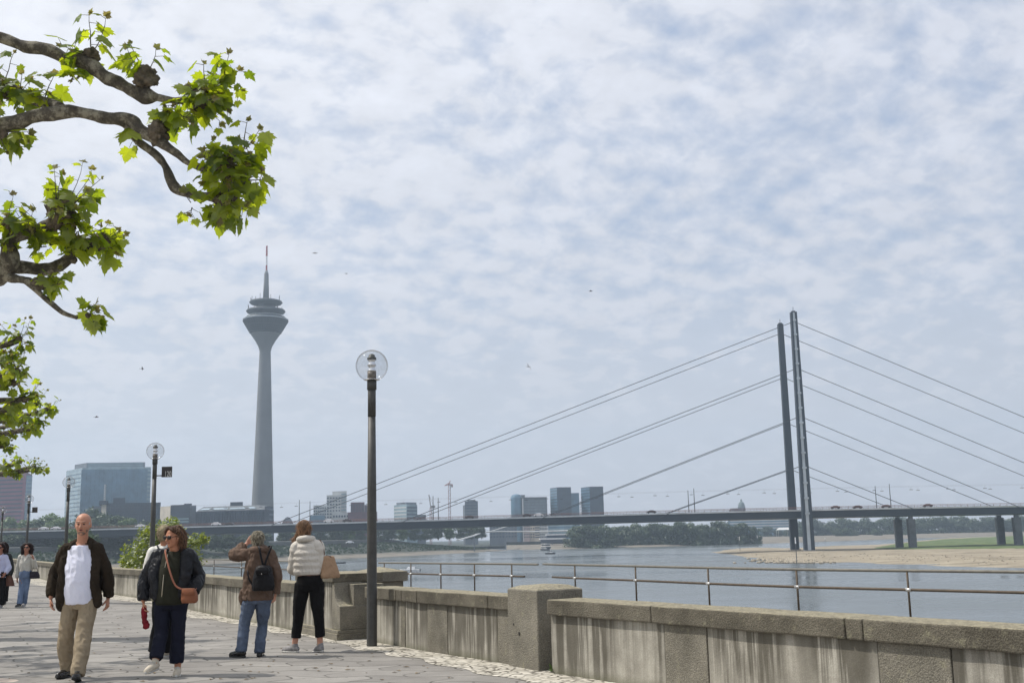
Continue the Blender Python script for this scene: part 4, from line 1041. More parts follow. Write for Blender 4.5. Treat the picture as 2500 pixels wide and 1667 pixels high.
# harbour front under the bridge deck
def front(label, cs, ytop, mat, floors, cols, gl=M_gd, ybot=1314):
    b = bld('harbour_house', label); fe = footprint(cs); zt_ = zat(*fe[0], ytop); block('wall', fe, WZ, zt_, mat, b); bands(b, fe[0], fe[1], zat(*fe[0], ybot), zt_, floors, gl, .45, cols=cols, off=.25)
def sq(a, b_, Y): return [(a, Y), (b_, Y), (b_, Y + 18), (a, Y + 18)]
front('grey harbour building with a pale stair tower seen under the bridge', sq(1195, 1262, 1040), 1283, M_grey, 4, 9)
front('pinkish harbour house leftmost under the bridge deck', sq(1278, 1293, 1030), 1280, M_pink, 5, 4)
front('pale cream harbour house in the middle under the bridge deck', sq(1294, 1305, 1033), 1279, M_bei, 5, 2)
front('cream stepped harbour house beside the white ship', sq(1305.5, 1317, 1028), 1279, M_bei, 6, 0)
front('light grey harbour house behind the white ship', sq(1318, 1337, 1035), 1280, M_wh, 5, 5)
front('long blue glazed harbour hall behind the white ship', sq(1338, 1400, 1045), 1279, M_gb, 4, 0, M_gl)
# low quay wall of the harbour
q0, q1 = P(1236, 1300, 985), P(1420, 1300, 985); o = MB().box(((q0.x + q1.x) / 2, 990, WZ + 2.6), (q1.x - q0.x, 8, 5.6)).build('harbour_quay', M_slope); tag(o, 'overgrown harbour quay under the bridge', 'quay', kind='structure')
# footbridge across the harbour mouth
fbz = zat(P(1400, 1300, 930).x, 930, 1297); p_ = [P(1125, 1318, 720), P(1190, 1298, 840)]
m = empty('footbridge', (0, 0, 0), 'slim pale footbridge climbing from the left bank over the harbour mouth', 'footbridge')
path = [P(1118, 1318, 715), P(1150, 1309, 770), P(1196, 1297.5, 850), P(1300, 1297, 930), P(1410, 1294.5, 935)]
pp, _ = catmull(path, [0] * 5, 5); MB().tube(pp, .55, 6, flat=2.2).build('deck', M_wh, m); MB().tube([v + Vector((0, -.8, 1.3)) for v in pp], .08, 5).build('handrail', M_steel, m); MB().tube([v + Vector((0, .8, 1.3)) for v in pp], .08, 5).build('handrail', M_steel, m)
for k in (6, 12, 17): MB().tube([(pp[k].x, pp[k].y, WZ - 1), (pp[k].x, pp[k].y, pp[k].z)], .4, 8).build('post', M_grey, m)
MB().tube([P(1190, 1299, 845), P(1248, 1281.5, 845)], .35, 6).build('strut', M_wh, m)
# cranes
def crane_tower(root, x, y, z0, z1, w_, mat):
    m = MB()
    for a, c in ((-1, -1), (1, -1), (1, 1), (-1, 1)): m.tube([(x + a * w_, y + c * w_, z0), (x + a * w_, y + c * w_, z1)], .22, 4)
    k = z0; s_ = 1
    while k < z1 - 2: 
        for c in (-1, 1): m.tube([(x - s_ * w_, y + c * w_, k), (x + s_ * w_, y + c * w_, k + 3)], .15, 4)
        k += 3; s_ = -s_
    m.build('mast', mat, root)
M_cr = simple('crane_red', (.30, .15, .15), .6); M_cg = simple('crane_grey', (.25, .22, .22), .6)
q = P(1098, 1262, 1150); r_ = empty('tower_crane', (0, 0, 0), 'tall red and white tower crane with a short horizontal jib', 'crane'); zj = zat(q.x, q.y, 1184.5)
crane_tower(r_, q.x, q.y, GZ, zj + 2, 1.0, M_cr); sc_ = 1150 / F
MB().tube([(q.x - 11.5 * sc_, q.y, zj), (q.x, q.y, zj + 1.2)], .5, 4).tube([(q.x - 11.5 * sc_, q.y, zj + .2), (q.x, q.y, zj + 2.8)], .25, 4).build('jib', M_cr, r_)
MB().tube([(q.x, q.y, zj), (q.x + 7 * sc_, q.y, zj + 1)], .6, 4).box((q.x + 6 * sc_, q.y, zj - .3), (2, 1.5, 3)).build('counter_jib', M_cr, r_)
MB().tube([(q.x - 1, q.y, zj), (q.x + 1, q.y, zj + 5)], .4, 4).build('apex', M_cr, r_); MB().box((q.x + 1.6, q.y - 1, zj - 1), (2, 2, 2.2)).build('cab', M_wh, r_)
q = P(1052, 1264, 1150); r_ = empty('luffing_crane', (0, 0, 0), 'grey crane with a steeply raised jib left of the red crane', 'crane'); z1_ = zat(q.x, q.y, 1238)
crane_tower(r_, q.x, q.y, GZ, z1_, .9, M_cr); t_ = P(1047, 1207, 1150); MB().tube([(q.x, q.y, z1_), (t_.x, t_.y, t_.z)], .5, 4).build('jib', M_cg, r_); MB().box((q.x + 2, q.y, z1_ + .5), (5, 3, 2.6)).build('cab', M_cg, r_); MB().tube([(q.x + 3, q.y, z1_ + 1), (q.x + .5, q.y, z1_ + 7), (t_.x, t_.y, t_.z)], .14, 4).build('stay', M_cg, r_)
# domed tower and low halls on the right
q = P(1810.5, 1240, 1600); r_ = empty('domed_tower', (q.x, q.y, GZ), 'far domed tower with a lantern and low wing, just left of the pylons', 'building'); s_ = 1600 / F
zz2 = lambda y: zat(q.x, q.y, y) - GZ
MB().lathe([(8.6 * s_, 0), (8.6 * s_, zz2(1240)), (9.3 * s_, zz2(1239)), (9.3 * s_, zz2(1237.5))], 8).build('drum', M_grey, r_)
MB().lathe([(8.6 * s_, zz2(1237.4)), (8 * s_, zz2(1232)), (6 * s_, zz2(1227)), (3 * s_, zz2(1224)), (2.2 * s_, zz2(1223)), (2.2 * s_, zz2(1220)), (.3 * s_, zz2(1217.5))], 16).build('dome', simple('copper_grey', (.13, .17, .17), .7), r_)
for k in range(8):
    a = k / 8 * 6.283 + .39; MB().box((8.3 * s_ * math.cos(a), 8.3 * s_ * math.sin(a), zz2(1244)), (1.2, 2.2, 5), a).build('window', M_gd, r_)
MB().box((-18 * s_, 0, zz2(1244) / 2), (20 * s_, 20, zz2(1244))).build('wing', M_dkb, r_); MB().box((-18 * s_, 0, zz2(1243.9) + 1), (16 * s_, 14, 2.4)).build('roof', M_roofm, r_)
b = bld('exhibition_hall', 'long low hall with white and blue horizontal bands behind the sandbank, seen under the bridge')
fe = footprint([(1778, 1500), (1932, 1500), (1932, 1540), (1778, 1540)]); zt_ = zat(*fe[0], 1268); block('wall', fe, GZ, zt_, M_gb, b); bands(b, fe[0], fe[1], zat(*fe[0], 1294), zt_, 4, M_wh, .4, off=.5)
r_ = empty('white_tent', (0, 0, 0), 'white tent roof under the trees left of the pylons', 'tent'); q = P(1911, 1291, 1180); w_ = 14 * 1180 / F
MB().add([(q.x - w_, q.y - 5, q.z - .8), (q.x + w_, q.y - 5, q.z - .8), (q.x + w_, q.y + 5, q.z - .8), (q.x - w_, q.y + 5, q.z - .8), (q.x - w_ * .6, q.y, q.z + 1.6), (q.x + w_, q.y, q.z + 1.6)], [(0, 1, 5, 4), (1, 2, 5), (2, 3, 4, 5), (3, 0, 4), (3, 2, 1, 0)]).build('roof', M_wh, r_)
for a, c in ((-1, -1), (1, -1), (1, 1), (-1, 1)): MB().tube([(q.x + a * w_ * .95, q.y + c * 4.6, -7), (q.x + a * w_ * .95, q.y + c * 4.6, q.z - .85)], .15, 6).build('pole', M_wh, r_)

# ------------------------------------------------------------------ boats, marks
M_hull = simple('hull_white', (.85, .86, .86), .4); M_hd = simple('hull_dark', (.03, .035, .045), .4)
def hull(L, B_, H_, mat, root, z0=0):
    m = MB(); n = 10; vs_ = []
    for i in range(n + 1):
        t_ = i / n; x = -L / 2 + L * t_; bw = B_ / 2 * (1 - max(0, (t_ - .55) / .45) ** 2.2) * (.85 + .15 * min(1, t_ * 4)); sh = H_ * (1 + .25 * t_ ** 3)
        vs_ += [(x, -bw, sh), (x, -bw * .75, 0), (x, 0, -.15 * H_), (x, bw * .75, 0), (x, bw, sh)]
    fs = [(i * 5 + j, (i + 1) * 5 + j, (i + 1) * 5 + j + 1, i * 5 + j + 1) for i in range(n) for j in range(4)] + [(i * 5, i * 5 + 4, (i + 1) * 5 + 4, (i + 1) * 5) for i in range(n)] + [(0, 1, 2, 3, 4), tuple(n * 5 + k for k in (4, 3, 2, 1, 0))]
    m.T = Matrix.Translation((0, 0, z0)); m.add(vs_, fs); return m.build('hull', mat, root)
q = G(1000, 1397, WZ); r_ = empty('motor_boat', (q.x, q.y, WZ), 'small white motor boat under way behind the railing right of the near lamp', 'boat', rz=.15)
hull(7.0 if False else 4.8, 1.9, .75, M_hull, r_); MB().add([(-1.2, -.75, .7), (1.0, -.75, .8), (1.0, .75, .8), (-1.2, .75, .7), (-1.3, -.6, 1.35), (.3, -.6, 1.35), (.3, .6, 1.35), (-1.3, .6, 1.35)], [(0, 1, 5, 4), (1, 2, 6, 5), (2, 3, 7, 6), (3, 0, 4, 7), (4, 5, 6, 7)]).build('cabin', M_hull, r_)
MB().add([(1.02, -.6, .85), (1.02, .6, .85), (.34, .5, 1.3), (.34, -.5, 1.3)], [(0, 1, 2, 3)]).build('windscreen', M_win, r_); MB().box((-2.5, 0, .5), (.3, .35, .7)).build('outboard_motor', M_hd, r_); r_.rotation_euler.z = 3.3; r_.scale = (1.25, 1.25, 1.25)
q = G(828, 1375, WZ); r_ = empty('rowing_boat', (q.x, q.y, WZ), 'small dark boat moored off the left shore behind the tote bag', 'boat', rz=.1); hull(6, 1.6, .5, M_hd, r_); MB().box((0, 0, .55), (.3, 1.2, .06)).build('thwart', M_wh, r_)
q = G(1344, 1352, WZ); r_ = empty('motor_boat', (q.x, q.y, WZ), 'dark motor boat with a canopy coming out of the harbour mouth', 'boat', rz=-.5); hull(7.5, 2.6, .9, M_hd, r_); MB().box((-.3, 0, 1.9), (3.4, 2.1, .15), ry=-.15).build('canopy', M_hd, r_); MB().box((.6, 0, 1.2), (1.6, 1.8, .7)).build('cabin', M_hull, r_); r_.scale = (.8, .8, .8)
q = G(1333, 1343, WZ); r_ = empty('passenger_boat', (q.x, q.y, WZ), 'white double deck passenger boat seen end on in the harbour mouth', 'boat', rz=R(-70))
hull(16, 5, 1.5, M_hd, r_)
for k in range(2):
    MB().box((0, 0, 2.3 + k * 2.2), (11 - 2 * k, 4.4 - k * .5, 1.3)).build('cabin', M_win, r_); MB().box((0, 0, 3.1 + k * 2.2), (12 - 2 * k, 4.9 - k * .5, .35)).build('deck_roof', M_hull, r_)
MB().box((0, 0, 1.55), (12, 4.7, .4)).build('bulwark', M_hull, r_); r_.scale = (.85, .85, .85)
q = G(1357, 1335.5, WZ) ; q = P(1357, 1320, 900); r_ = empty('moored_ship', (q.x, 925, WZ), 'long white restaurant ship with two decks moored at the harbour quay', 'ship', rz=R(3))
L_ = 66 * 925 / F; zf = lambda y: zat(q.x * 925 / 900, 925, y) - WZ
MB().box((0, 0, zf(1320)), (L_, 7, zf(1316) - zf(1326))).build('hull', M_dkb, r_, bevel=.2)
MB().box((-5 * 925 / F, 0, zf(1314.3)), (L_ * .95, 7.4, zf(1312.7) - zf(1316))).build('lower_deck', M_hull, r_)
MB().box((6 * 925 / F, 0, (zf(1306) + zf(1312.6)) / 2), (L_ * .78, 6, zf(1306) - zf(1312.6))).build('cabin', M_gd, r_); MB().box((6 * 925 / F, 0, zf(1304.4)), (L_ * .82, 7, zf(1303) - zf(1305.9))).build('upper_deck', M_hull, r_)
# channel marks
mk0 = None
for (px_, y0, y1), lb, zq in (((1807, 1309, 1347), 'thin white-topped channel mark pole at the tip of the sandbank', 0), ((1850, 1306, 1334), 'thin white-topped channel mark pole behind the sandbank tip', 0), ((1945.5, 1311, 1374), 'tall dark and white channel mark pole on stones before the pylons', .4), ((2015, 1312, 1328), 'thin pole in the side channel right of the pylons', 0)):
    q = G(px_, y1, WZ + zq); h_ = zat(q.x, q.y, y0) - (WZ + zq)
    r_ = empty('channel_mark', (q.x, q.y, WZ + zq), lb, 'pole', 'channel marks'); MB().tube([(0, 0, -.5), (0, 0, h_ * .75)], .12, 6).build('pole', M_mast, r_); MB().tube([(0, 0, h_ * .751), (0, 0, h_)], .16, 6).build('white_top', M_hull, r_)
# parked van on the embankment
r_ = copy_tree(protos['car_paint_white']); q = P(854, 1326, 640); r_.location = (q.x, q.y, -2.6); r_.rotation_euler = (0, 0, .3); tag(r_, 'white car parked on the left embankment under the bridge', 'car', 'cars on the bridge'); del r_['group']
q = P(854, 1326, 640); r_.location = (q.x, q.y, q.z - .1); tag(MB().box((q.x, q.y, q.z - 1.1), (9, 6, 2)).build('embankment_ramp', M_ewall), 'stone ramp landing on the left embankment', 'ground', kind='structure')

# birds
M_bird = simple('bird_dark', (.03, .03, .035), .8); M_gull = simple('bird_pale', (.45, .46, .48), .8)
def bird(px_, py_, D, span, mat, lb, rz, roll):
    q = P(px_, py_, D); m = MB(); m.ball((0, 0, 0), (span * .22, span * .055, span * .05), 8, 6); m.ball((span * .22, 0, span * .02), span * .045, 6, 5)
    m.add([(-span * .2, 0, 0), (-span * .36, span * .06, 0), (-span * .36, -span * .06, 0)], [(0, 1, 2)])
    for sg in (-1, 1):
        m.add([(span * .1, sg * span * .03, .01), (-span * .06, sg * span * .03, .01), (-span * .02, sg * span * .28, span * .09), (span * .08, sg * span * .26, span * .09), (-span * .10, sg * span * .5, span * .03)], [(0, 1, 2, 3), (3, 2, 4)])
    o = m.build('bird', mat); o.location = q; o.rotation_euler = (roll, 0, rz); tag(o, lb, 'bird', 'birds in the sky')
bird(768, 618, 90, .9, M_gull, 'pale gull gliding in the sky right of the tower antenna', .2, .3); bird(845, 668, 90, .5, M_bird, 'tiny dark bird below the gliding gull', 1, .2)
bird(1442, 711, 60, .4, M_bird, 'dark bird alone in the middle of the sky', 0, .5); bird(347, 900, 60, .4, M_bird, 'dark bird in the sky left of the tower shaft', .5, .8)
bird(235, 1018, 60, .45, M_bird, 'small dark bird above the blue glass office block', .2, .4); bird(1290, 895, 90, .9, M_gull, 'pale bird in the sky left of the long cables', .9, .9)
# ------------------------------------------------------------------ trees
def leaf_mat(name, a, b, trans, tcol):
    t = NT(name); g_ = t.n('ShaderNodeNewGeometry'); col = t.ramp(g_.outputs['Random Per Island'], [(0, a), (1, b)])
    col = t.mix(.5, col, t.ramp(t.noise(t.obj(), .35, 3), [(.3, .6), (.7, 1.4)]), 'MULTIPLY')
    d_ = t.n('ShaderNodeBsdfDiffuse'); t.l(col, d_.inputs[0]); tr = t.n('ShaderNodeBsdfTranslucent'); tc2 = t.mix(1.0, col, tcol, 'MULTIPLY'); t.l(tc2, tr.inputs[0])
    gl = t.n('ShaderNodeBsdfGlossy'); gl.inputs[1].default_value = .45; gl.inputs[0].default_value = (.8, .85, .8, 1)
    m1 = t.n('ShaderNodeMixShader'); m1.inputs[0].default_value = trans; t.l(d_.outputs[0], m1.inputs[1]); t.l(tr.outputs[0], m1.inputs[2])
    m2 = t.n('ShaderNodeMixShader'); m2.inputs[0].default_value = .05; t.l(m1.outputs[0], m2.inputs[1]); t.l(gl.outputs[0], m2.inputs[2]); t.l(m2.outputs[0], t.out.inputs[0]); return t.m
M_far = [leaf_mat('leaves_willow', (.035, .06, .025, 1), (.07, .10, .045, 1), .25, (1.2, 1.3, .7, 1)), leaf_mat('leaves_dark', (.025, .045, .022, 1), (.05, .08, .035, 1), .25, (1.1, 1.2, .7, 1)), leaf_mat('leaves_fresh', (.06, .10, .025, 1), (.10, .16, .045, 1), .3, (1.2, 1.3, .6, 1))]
M_barkf = simple('far_bark', (.06, .05, .04), .9)
def far_proto(seed, mat, wide, low, nl):
    """tree of unit size: height 10, crown made of scattered leaf clumps"""
    rnd = random.Random(seed); root = empty('bank_tree', (0, 0, 0)); m = MB(); cl = []
    for i in range(16):
        a = rnd.uniform(0, 6.283); rr__ = wide * math.sqrt(rnd.random()) * .75; z = low + (10 - low - 1.3) * rnd.random() ** .8 
        rr__ *= math.sqrt(max(.08, 1 - ((z - low) / (10 - low)) ** 2.2)); cl.append((rr__ * math.cos(a), rr__ * math.sin(a), z, rnd.uniform(.9, 1.9)))
    cl += [(0, 0, 8.4, 1.6), (0, 0, 6.0, 2.6), (0, 0, low + 1.8, 2.6), (wide * .45, 0, low + 1.3, 1.9), (-wide * .45, .5, low + 1.3, 1.9), (0, -wide * .45, low + 1.2, 1.9)]
    for cx_, cy_, cz_, r__ in cl:
        n = int(nl * r__ * r__ / 2.2)
        for k in range(n):
            v = Vector((rnd.gauss(0, 1), rnd.gauss(0, 1), rnd.gauss(0, 1) * .8)).normalized(); c = Vector((cx_, cy_, cz_)) + v * r__ * rnd.uniform(.55, 1.08)
            nrm = (v + Vector((rnd.uniform(-.7, .7), rnd.uniform(-.7, .7), rnd.uniform(-.3, .9)))).normalized(); s_ = rnd.uniform(.16, .40)
            a = nrm.orthogonal().normalized(); b_ = nrm.cross(a); th = rnd.uniform(0, 6.28); a2 = a * math.cos(th) + b_ * math.sin(th); b2 = nrm.cross(a2)
            m.add([c + a2 * s_, c + b2 * s_ * .8, c - a2 * s_ * .9, c - b2 * s_ * .7], [(0, 1, 2, 3)])
    m.build('crown', mat, root)
    MB().tube([(0, 0, -.6), (.1, 0, low), (.0, .1, 6), (0, 0, 8)], [.32, .26, .16, .05], 8).tube([(0, 0, low), (wide * .4, 0, low + 2.6)], [.15, .05], 5).tube([(0, 0, low + .3), (-wide * .4, .3, low + 3)], [.15, .05], 5).build('trunk', M_barkf, root); return root
protoT = [far_proto(1, M_far[0], 5.6, .3, 150), far_proto(2, M_far[1], 4.8, .8, 150), far_proto(3, M_far[2], 5.2, .9, 150), far_proto(4, M_far[1], 6.2, .0, 160), far_proto(5, M_far[0], 6.6, -.1, 160)]
usedT = [False] * 5; rnd = random.Random(11)
def far_tree(px_, ybase, ytop, Y, k, label, group, wsc=1.0, zb=None):
    q = P(px_, ybase, Y); zt_ = zat(q.x, q.y, ytop); z0 = q.z if zb is None else zb; s_ = (zt_ - z0) / 10.0
    o = protoT[k] if not usedT[k] else copy_tree(protoT[k]); usedT[k] = True
    o.location = (q.x, q.y, z0); o.scale = (s_ * wsc, s_ * wsc, s_); o.rotation_euler = (0, 0, rnd.uniform(0, 6.28)); tag(o, label, 'tree', group); return o
GW = 'willows on the far shore'
W_ = [(1412, 1338, 1284, 1.5, 4), (1440, 1340, 1279, 1.5, 3), (1472, 1340, 1281, 1.4, 4), (1503, 1336, 1284, 1.3, 0), (1528, 1334, 1288, 1.2, 1), (1552, 1334, 1277, 1.3, 4), (1580, 1333, 1281, 1.1, 0), (1604, 1333, 1274, 1.2, 3), (1634, 1332, 1278, 1.2, 0), (1660, 1332, 1270, 1.1, 3), (1690, 1331, 1275, 1.1, 4), (1716, 1331, 1277, 1.0, 0), (1753, 1330, 1269, 1.25, 3), (1785, 1330, 1284, 1.0, 0), (1815, 1330, 1274, 1.2, 3), (1843, 1329, 1285, 1.0, 4)]
ordn = ['first', 'second', 'third', 'fourth', 'fifth', 'sixth', 'seventh', 'eighth', 'ninth', 'tenth', 'eleventh', 'twelfth', 'thirteenth', 'fourteenth', 'fifteenth', 'sixteenth', 'seventeenth', 'eighteenth', 'nineteenth', 'twentieth', 'twenty-first', 'twenty-second', 'twenty-third', 'twenty-fourth', 'twenty-fifth', 'twenty-sixth']
for i, (px_, yb, yt, ws, k) in enumerate(W_):
    far_tree(px_, yb, yt, 868 if px_ < 1500 else 890, k, 'dark green willow by the far water, %s from the left' % ordn[i], GW, ws)
# second row behind
for i, px_ in enumerate(range(1500, 1790, 24)):
    far_tree(px_, 1318, rnd.uniform(1278, 1284), 1080, (1, 3, 0)[i % 3], 'taller tree in the back row behind the shore willows, %s from the left' % ordn[i], 'back row of trees on the far shore', 1.5)
for i, px_ in enumerate(range(1872, 2560, 27)):
    far_tree(px_, 1314 - (px_ - 1872) * .008, rnd.uniform(1262, 1274) - (px_ - 1872) * .012 + (18 if px_ < 1930 else 0), 1250, (3, 1, 4, 0)[i % 4], 'dark tree of the far belt right of the willows, %s from the left' % ordn[i], 'tree belt beyond the sandbank', 1.35)
for i, (px_, yt) in enumerate(((2050, 1290), (2068, 1287), (2140, 1291), (1960, 1296), (2085, 1293), (2220, 1288))):
    far_tree(px_, 1312, yt, 1150, 4, 'low round willow shrub in front of the far tree belt, at the %s position' % ['second', 'third', 'fifth', 'first', 'fourth', 'sixth'][i], 'shrubs before the far belt', 1.6)
# trees along the left embankment, under and behind the bridge
E_ = [(690, 1304, 1278), (720, 1304, 1282), (752, 1304, 1276), (784, 1303, 1280), (818, 1303, 1284), (850, 1302, 1276), (880, 1302, 1280), (925, 1302, 1281), (955, 1301, 1276), (985, 1301, 1283), (1012, 1300, 1277), (1042, 1300, 1281), (1070, 1300, 1276), (1098, 1299, 1283), (1126, 1299, 1278), (1152, 1298, 1276), (1176, 1300, 1281)]
for i, (px_, yb, yt) in enumerate(E_):
    far_tree(px_, yb + 8, yt, 720 + i * 6, (1, 2, 3, 0)[i % 4], 'bushy tree on the left embankment under the bridge deck, %s from the tower foot' % ordn[i], 'trees on the left embankment', 1.25, zb=1.0)
L_ = [(20, 1262, 700, 2), (62, 1268, 640, 2), (92, 1262, 640, 1), (118, 1252, 650, 2), (146, 1262, 640, 2), (222, 1236, 660, 1), (246, 1252, 650, 1), (283, 1256, 640, 3), (312, 1264, 640, 2), (350, 1268, 640, 1), (378, 1262, 660, 1), (400, 1268, 650, 3)]
pl_ = ['leftmost', 'second', 'third', 'fourth', 'fifth', 'tall sixth', 'seventh', 'eighth', 'ninth', 'tenth', 'eleventh', 'twelfth']
for i, (px_, yt, Y, k) in enumerate(L_):
    far_tree(px_, 1330, yt, Y, k, 'green town tree beyond the bridge on the left, %s from the left edge' % pl_[i], 'town trees beyond the bridge', 1.3, zb=1.5)
# dark trees under the deck between bridge and embankment at far left, and one in front of the bridge
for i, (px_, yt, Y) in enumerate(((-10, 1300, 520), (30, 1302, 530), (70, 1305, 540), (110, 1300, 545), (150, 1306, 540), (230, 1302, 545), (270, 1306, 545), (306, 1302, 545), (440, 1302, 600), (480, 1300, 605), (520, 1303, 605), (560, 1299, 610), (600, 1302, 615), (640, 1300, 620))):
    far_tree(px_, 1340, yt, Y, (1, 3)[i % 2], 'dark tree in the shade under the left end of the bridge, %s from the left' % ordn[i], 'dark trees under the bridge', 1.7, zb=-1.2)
far_tree(183, 1350, 1290, 330, 2, 'round pale green tree in front of the bridge, beside the bald man on his left', None, 1.2, zb=-3)
far_tree(206, 1350, 1284, 335, 0, 'grey green tree in front of the bridge, directly behind the bald man', None, 1.1, zb=-3)
for i, u_ in enumerate(usedT):
    if not u_:
        for c in list(protoT[i].children): bpy.data.objects.remove(c)
        bpy.data.objects.remove(protoT[i])
# ground cover on the embankment: rough tufts
m = MB(); rnd = random.Random(21)
for i in range(5200):
    px_ = rnd.uniform(380, 1240); t_ = rnd.random(); yb_ = 1345 - (px_ - 560) * .022 if px_ > 560 else 1352
    q = None; k = rnd.uniform(0, len(pts) - 1.001); a = pts[int(k)].lerp(pts[int(k) + 1], k % 1) if False else Vector((0, 0, 0))
lbp, _ = catmull([Vector((a, b, 0)) for a, b in LB], [0] * len(LB), 5)
for i in range(5200):
    k = rnd.uniform(1, len(lbp) - 1.01); a = lbp[int(k)].lerp(lbp[int(k) + 1], k % 1); t_ = (lbp[int(k) + 1] - lbp[int(k)]).normalized(); nv_ = Vector((t_.y, -t_.x, 0)); nv_ = nv_ if nv_.x < 0 else -nv_
    o_ = rnd.uniform(17, 56); kk = min(1, k / 9.0); z_ = -6.6 + (o_ - 16) * (4.4 / 24) if o_ < 40 else -2.2 + (o_ - 40) * .08; z_ = WZ + (z_ - WZ) * (.42 + .58 * kk)
    c = a + nv_ * o_ + Vector((0, 0, z_ + .2)); s_ = rnd.uniform(.4, 1.1)
    for j in range(2):
        th = rnd.uniform(0, 6.28); e_ = Vector((math.cos(th), math.sin(th), rnd.uniform(-.2, .5))) * s_; f_ = Vector((rnd.uniform(-.4, .4), rnd.uniform(-.4, .4), 1)) * s_ * .8
        m.add([c - e_, c + e_, c + e_ * .6 + f_, c - e_ * .7 + f_], [(0, 1, 2, 3)])
tag(m.build('embankment_scrub', M_far[1]), 'rough dark scrub growing on the left embankment slope', 'scrub', kind='stuff')

# ------------------------------------------------------------------ near plane trees
M_leaf = leaf_mat('plane_leaves', (.075, .115, .016, 1), (.18, .22, .03, 1), .74, (2.9, 2.7, .5, 1))
M_young = leaf_mat('plane_young_leaves', (.17, .17, .05, 1), (.24, .20, .08, 1), .55, (1.3, 1.3, .7, 1))
def bark_mat():
    t = NT('plane_bark'); p = t.pos(); n = t.noise(p, 9, 6, .75); v = t.vor(p, 9).outputs['Distance']
    col = t.ramp(n, [(.32, (.035, .03, .024, 1)), (.50, (.09, .078, .058, 1)), (.60, (.24, .22, .165, 1))])
    t.princ(col, .9, 0, t.bump(t.math('ADD', t.noise(p, 45, 4, .7), v), .9, .02)); return t.m
M_bark = bark_mat()
M_knob = simple('pollard_knob', (.11, .09, .065), .95, 0, .6, 14, 1.0, 60)
LEAFH = [(0, 0), (.10, -.09), (.36, -.14), (.33, -.01), (.56, .10), (.45, .17), (.64, .42), (.47, .39), (.44, .50), (.27, .45), (.28, .58), (.20, .66), (.13, .80), (.05, .84), (0, 1.0)]
LF = LEAFH + [(-x, y) for x, y in reversed(LEAFH[1:-1])]
def add_leaf(m, base, dr, nrm, s_, curl, rnd):
    dr = dr.normalized(); nrm = (nrm - dr * nrm.dot(dr)).normalized() if (nrm - dr * nrm.dot(dr)).length > 1e-3 else dr.orthogonal().normalized(); sd = dr.cross(nrm)
    vs_ = []; asym = rnd.uniform(.85, 1.15)
    for x, y in LF + [(0, .32)]:
        z = -curl * (abs(x) ** 1.3) * .55 - curl * .35 * max(0, y - .3) ** 2 + .03 * math.sin(9 * x + 5 * y)
        vs_.append(base + (sd * x * asym + dr * y + nrm * z) * s_)
    n = len(LF); m.add(vs_, [(i, (i + 1) % n, n) for i in range(n)])
def shoots(mt, ml, my, c, R_, n, L, s_, rnd, dirs=None, updir=.6):
    """leafy shoots bursting from a pollard knob at c"""
    for i in range(n):
        th = rnd.uniform(0, 6.283); el = rnd.gauss(.15, .7); v = Vector((math.cos(th) * math.cos(el), math.sin(th) * math.cos(el), math.sin(el)))
        if dirs is not None: v = (v * .9 + dirs).normalized()
        l = L * rnd.uniform(.25, 1.0) * (1.25 if v.z > .5 else .8); p = c + v * R_ * .8; pl = [p]
        for k in range(4): v = (v + Vector((rnd.gauss(0, .12), rnd.gauss(0, .12), .10 * updir))).normalized(); p = p + v * l / 4; pl.append(p)
        mt.tube(pl, [.006, .005, .004, .003, .002], 4, cap=False)
        nl_ = rnd.randint(3, 5)
        for k in range(nl_):
            t_ = (k + .7) / nl_; j = min(3, int(t_ * 4)); q = pl[j].lerp(pl[j + 1], t_ * 4 - j if t_ < 1 else 1)
            th = rnd.uniform(0, 6.283); a = v.orthogonal().normalized(); b_ = v.cross(a); d_ = (a * math.cos(th) + b_ * math.sin(th) + v * .25 + Vector((0, 0, -.1))).normalized()
            pet = q + d_ * s_ * rnd.uniform(.25, .5); mt.tube([q, pet], [.003, .002], 3, cap=False)
            ld = (d_ + Vector((0, 0, -rnd.uniform(.3, 1.5)))).normalized(); ss = s_ * rnd.uniform(.38, 1.05) * (1 - .4 * t_)
            add_leaf(ml, pet, ld, Vector((rnd.gauss(0, .45), rnd.gauss(0, .45), 1)), ss, rnd.uniform(0, .9), rnd)
        # bronze tip leaves
        for k in range(2): add_leaf(my, pl[-1], (v + Vector((rnd.gauss(0, .6), rnd.gauss(0, .6), rnd.gauss(0, .4)))), Vector((rnd.gauss(0, 1), rnd.gauss(0, 1), 1)), s_ * rnd.uniform(.16, .32), .4, rnd)
def knob(mk, c, r_, rnd):
    i0 = len(mk.v); mk.ball(c, r_, 40, 28)
    for i in range(i0, len(mk.v)):
        v = Vector(mk.v[i]); d_ = v - Vector(c); n_ = noise.noise(v * 8) * .40 + noise.noise(v * 24) * .45 + noise.noise(v * 60) * .25; mk.v[i] = tuple(Vector(c) + d_ * (1 + n_))
def limb(mb_, pts_, rad, rnd, n=14, sub=7):
    pp, rr = catmull(pts_, rad, sub)
    rr = [r * (1 + .22 * noise.noise(p * 5.5) + .20 * noise.noise(p * 13)) for p, r in zip(pp, rr)]; pp = [p + Vector(noise.noise_vector(p * 4)) * r * .75 for p, r in zip(pp, rr)]
    mb_.tube(pp, rr, n)
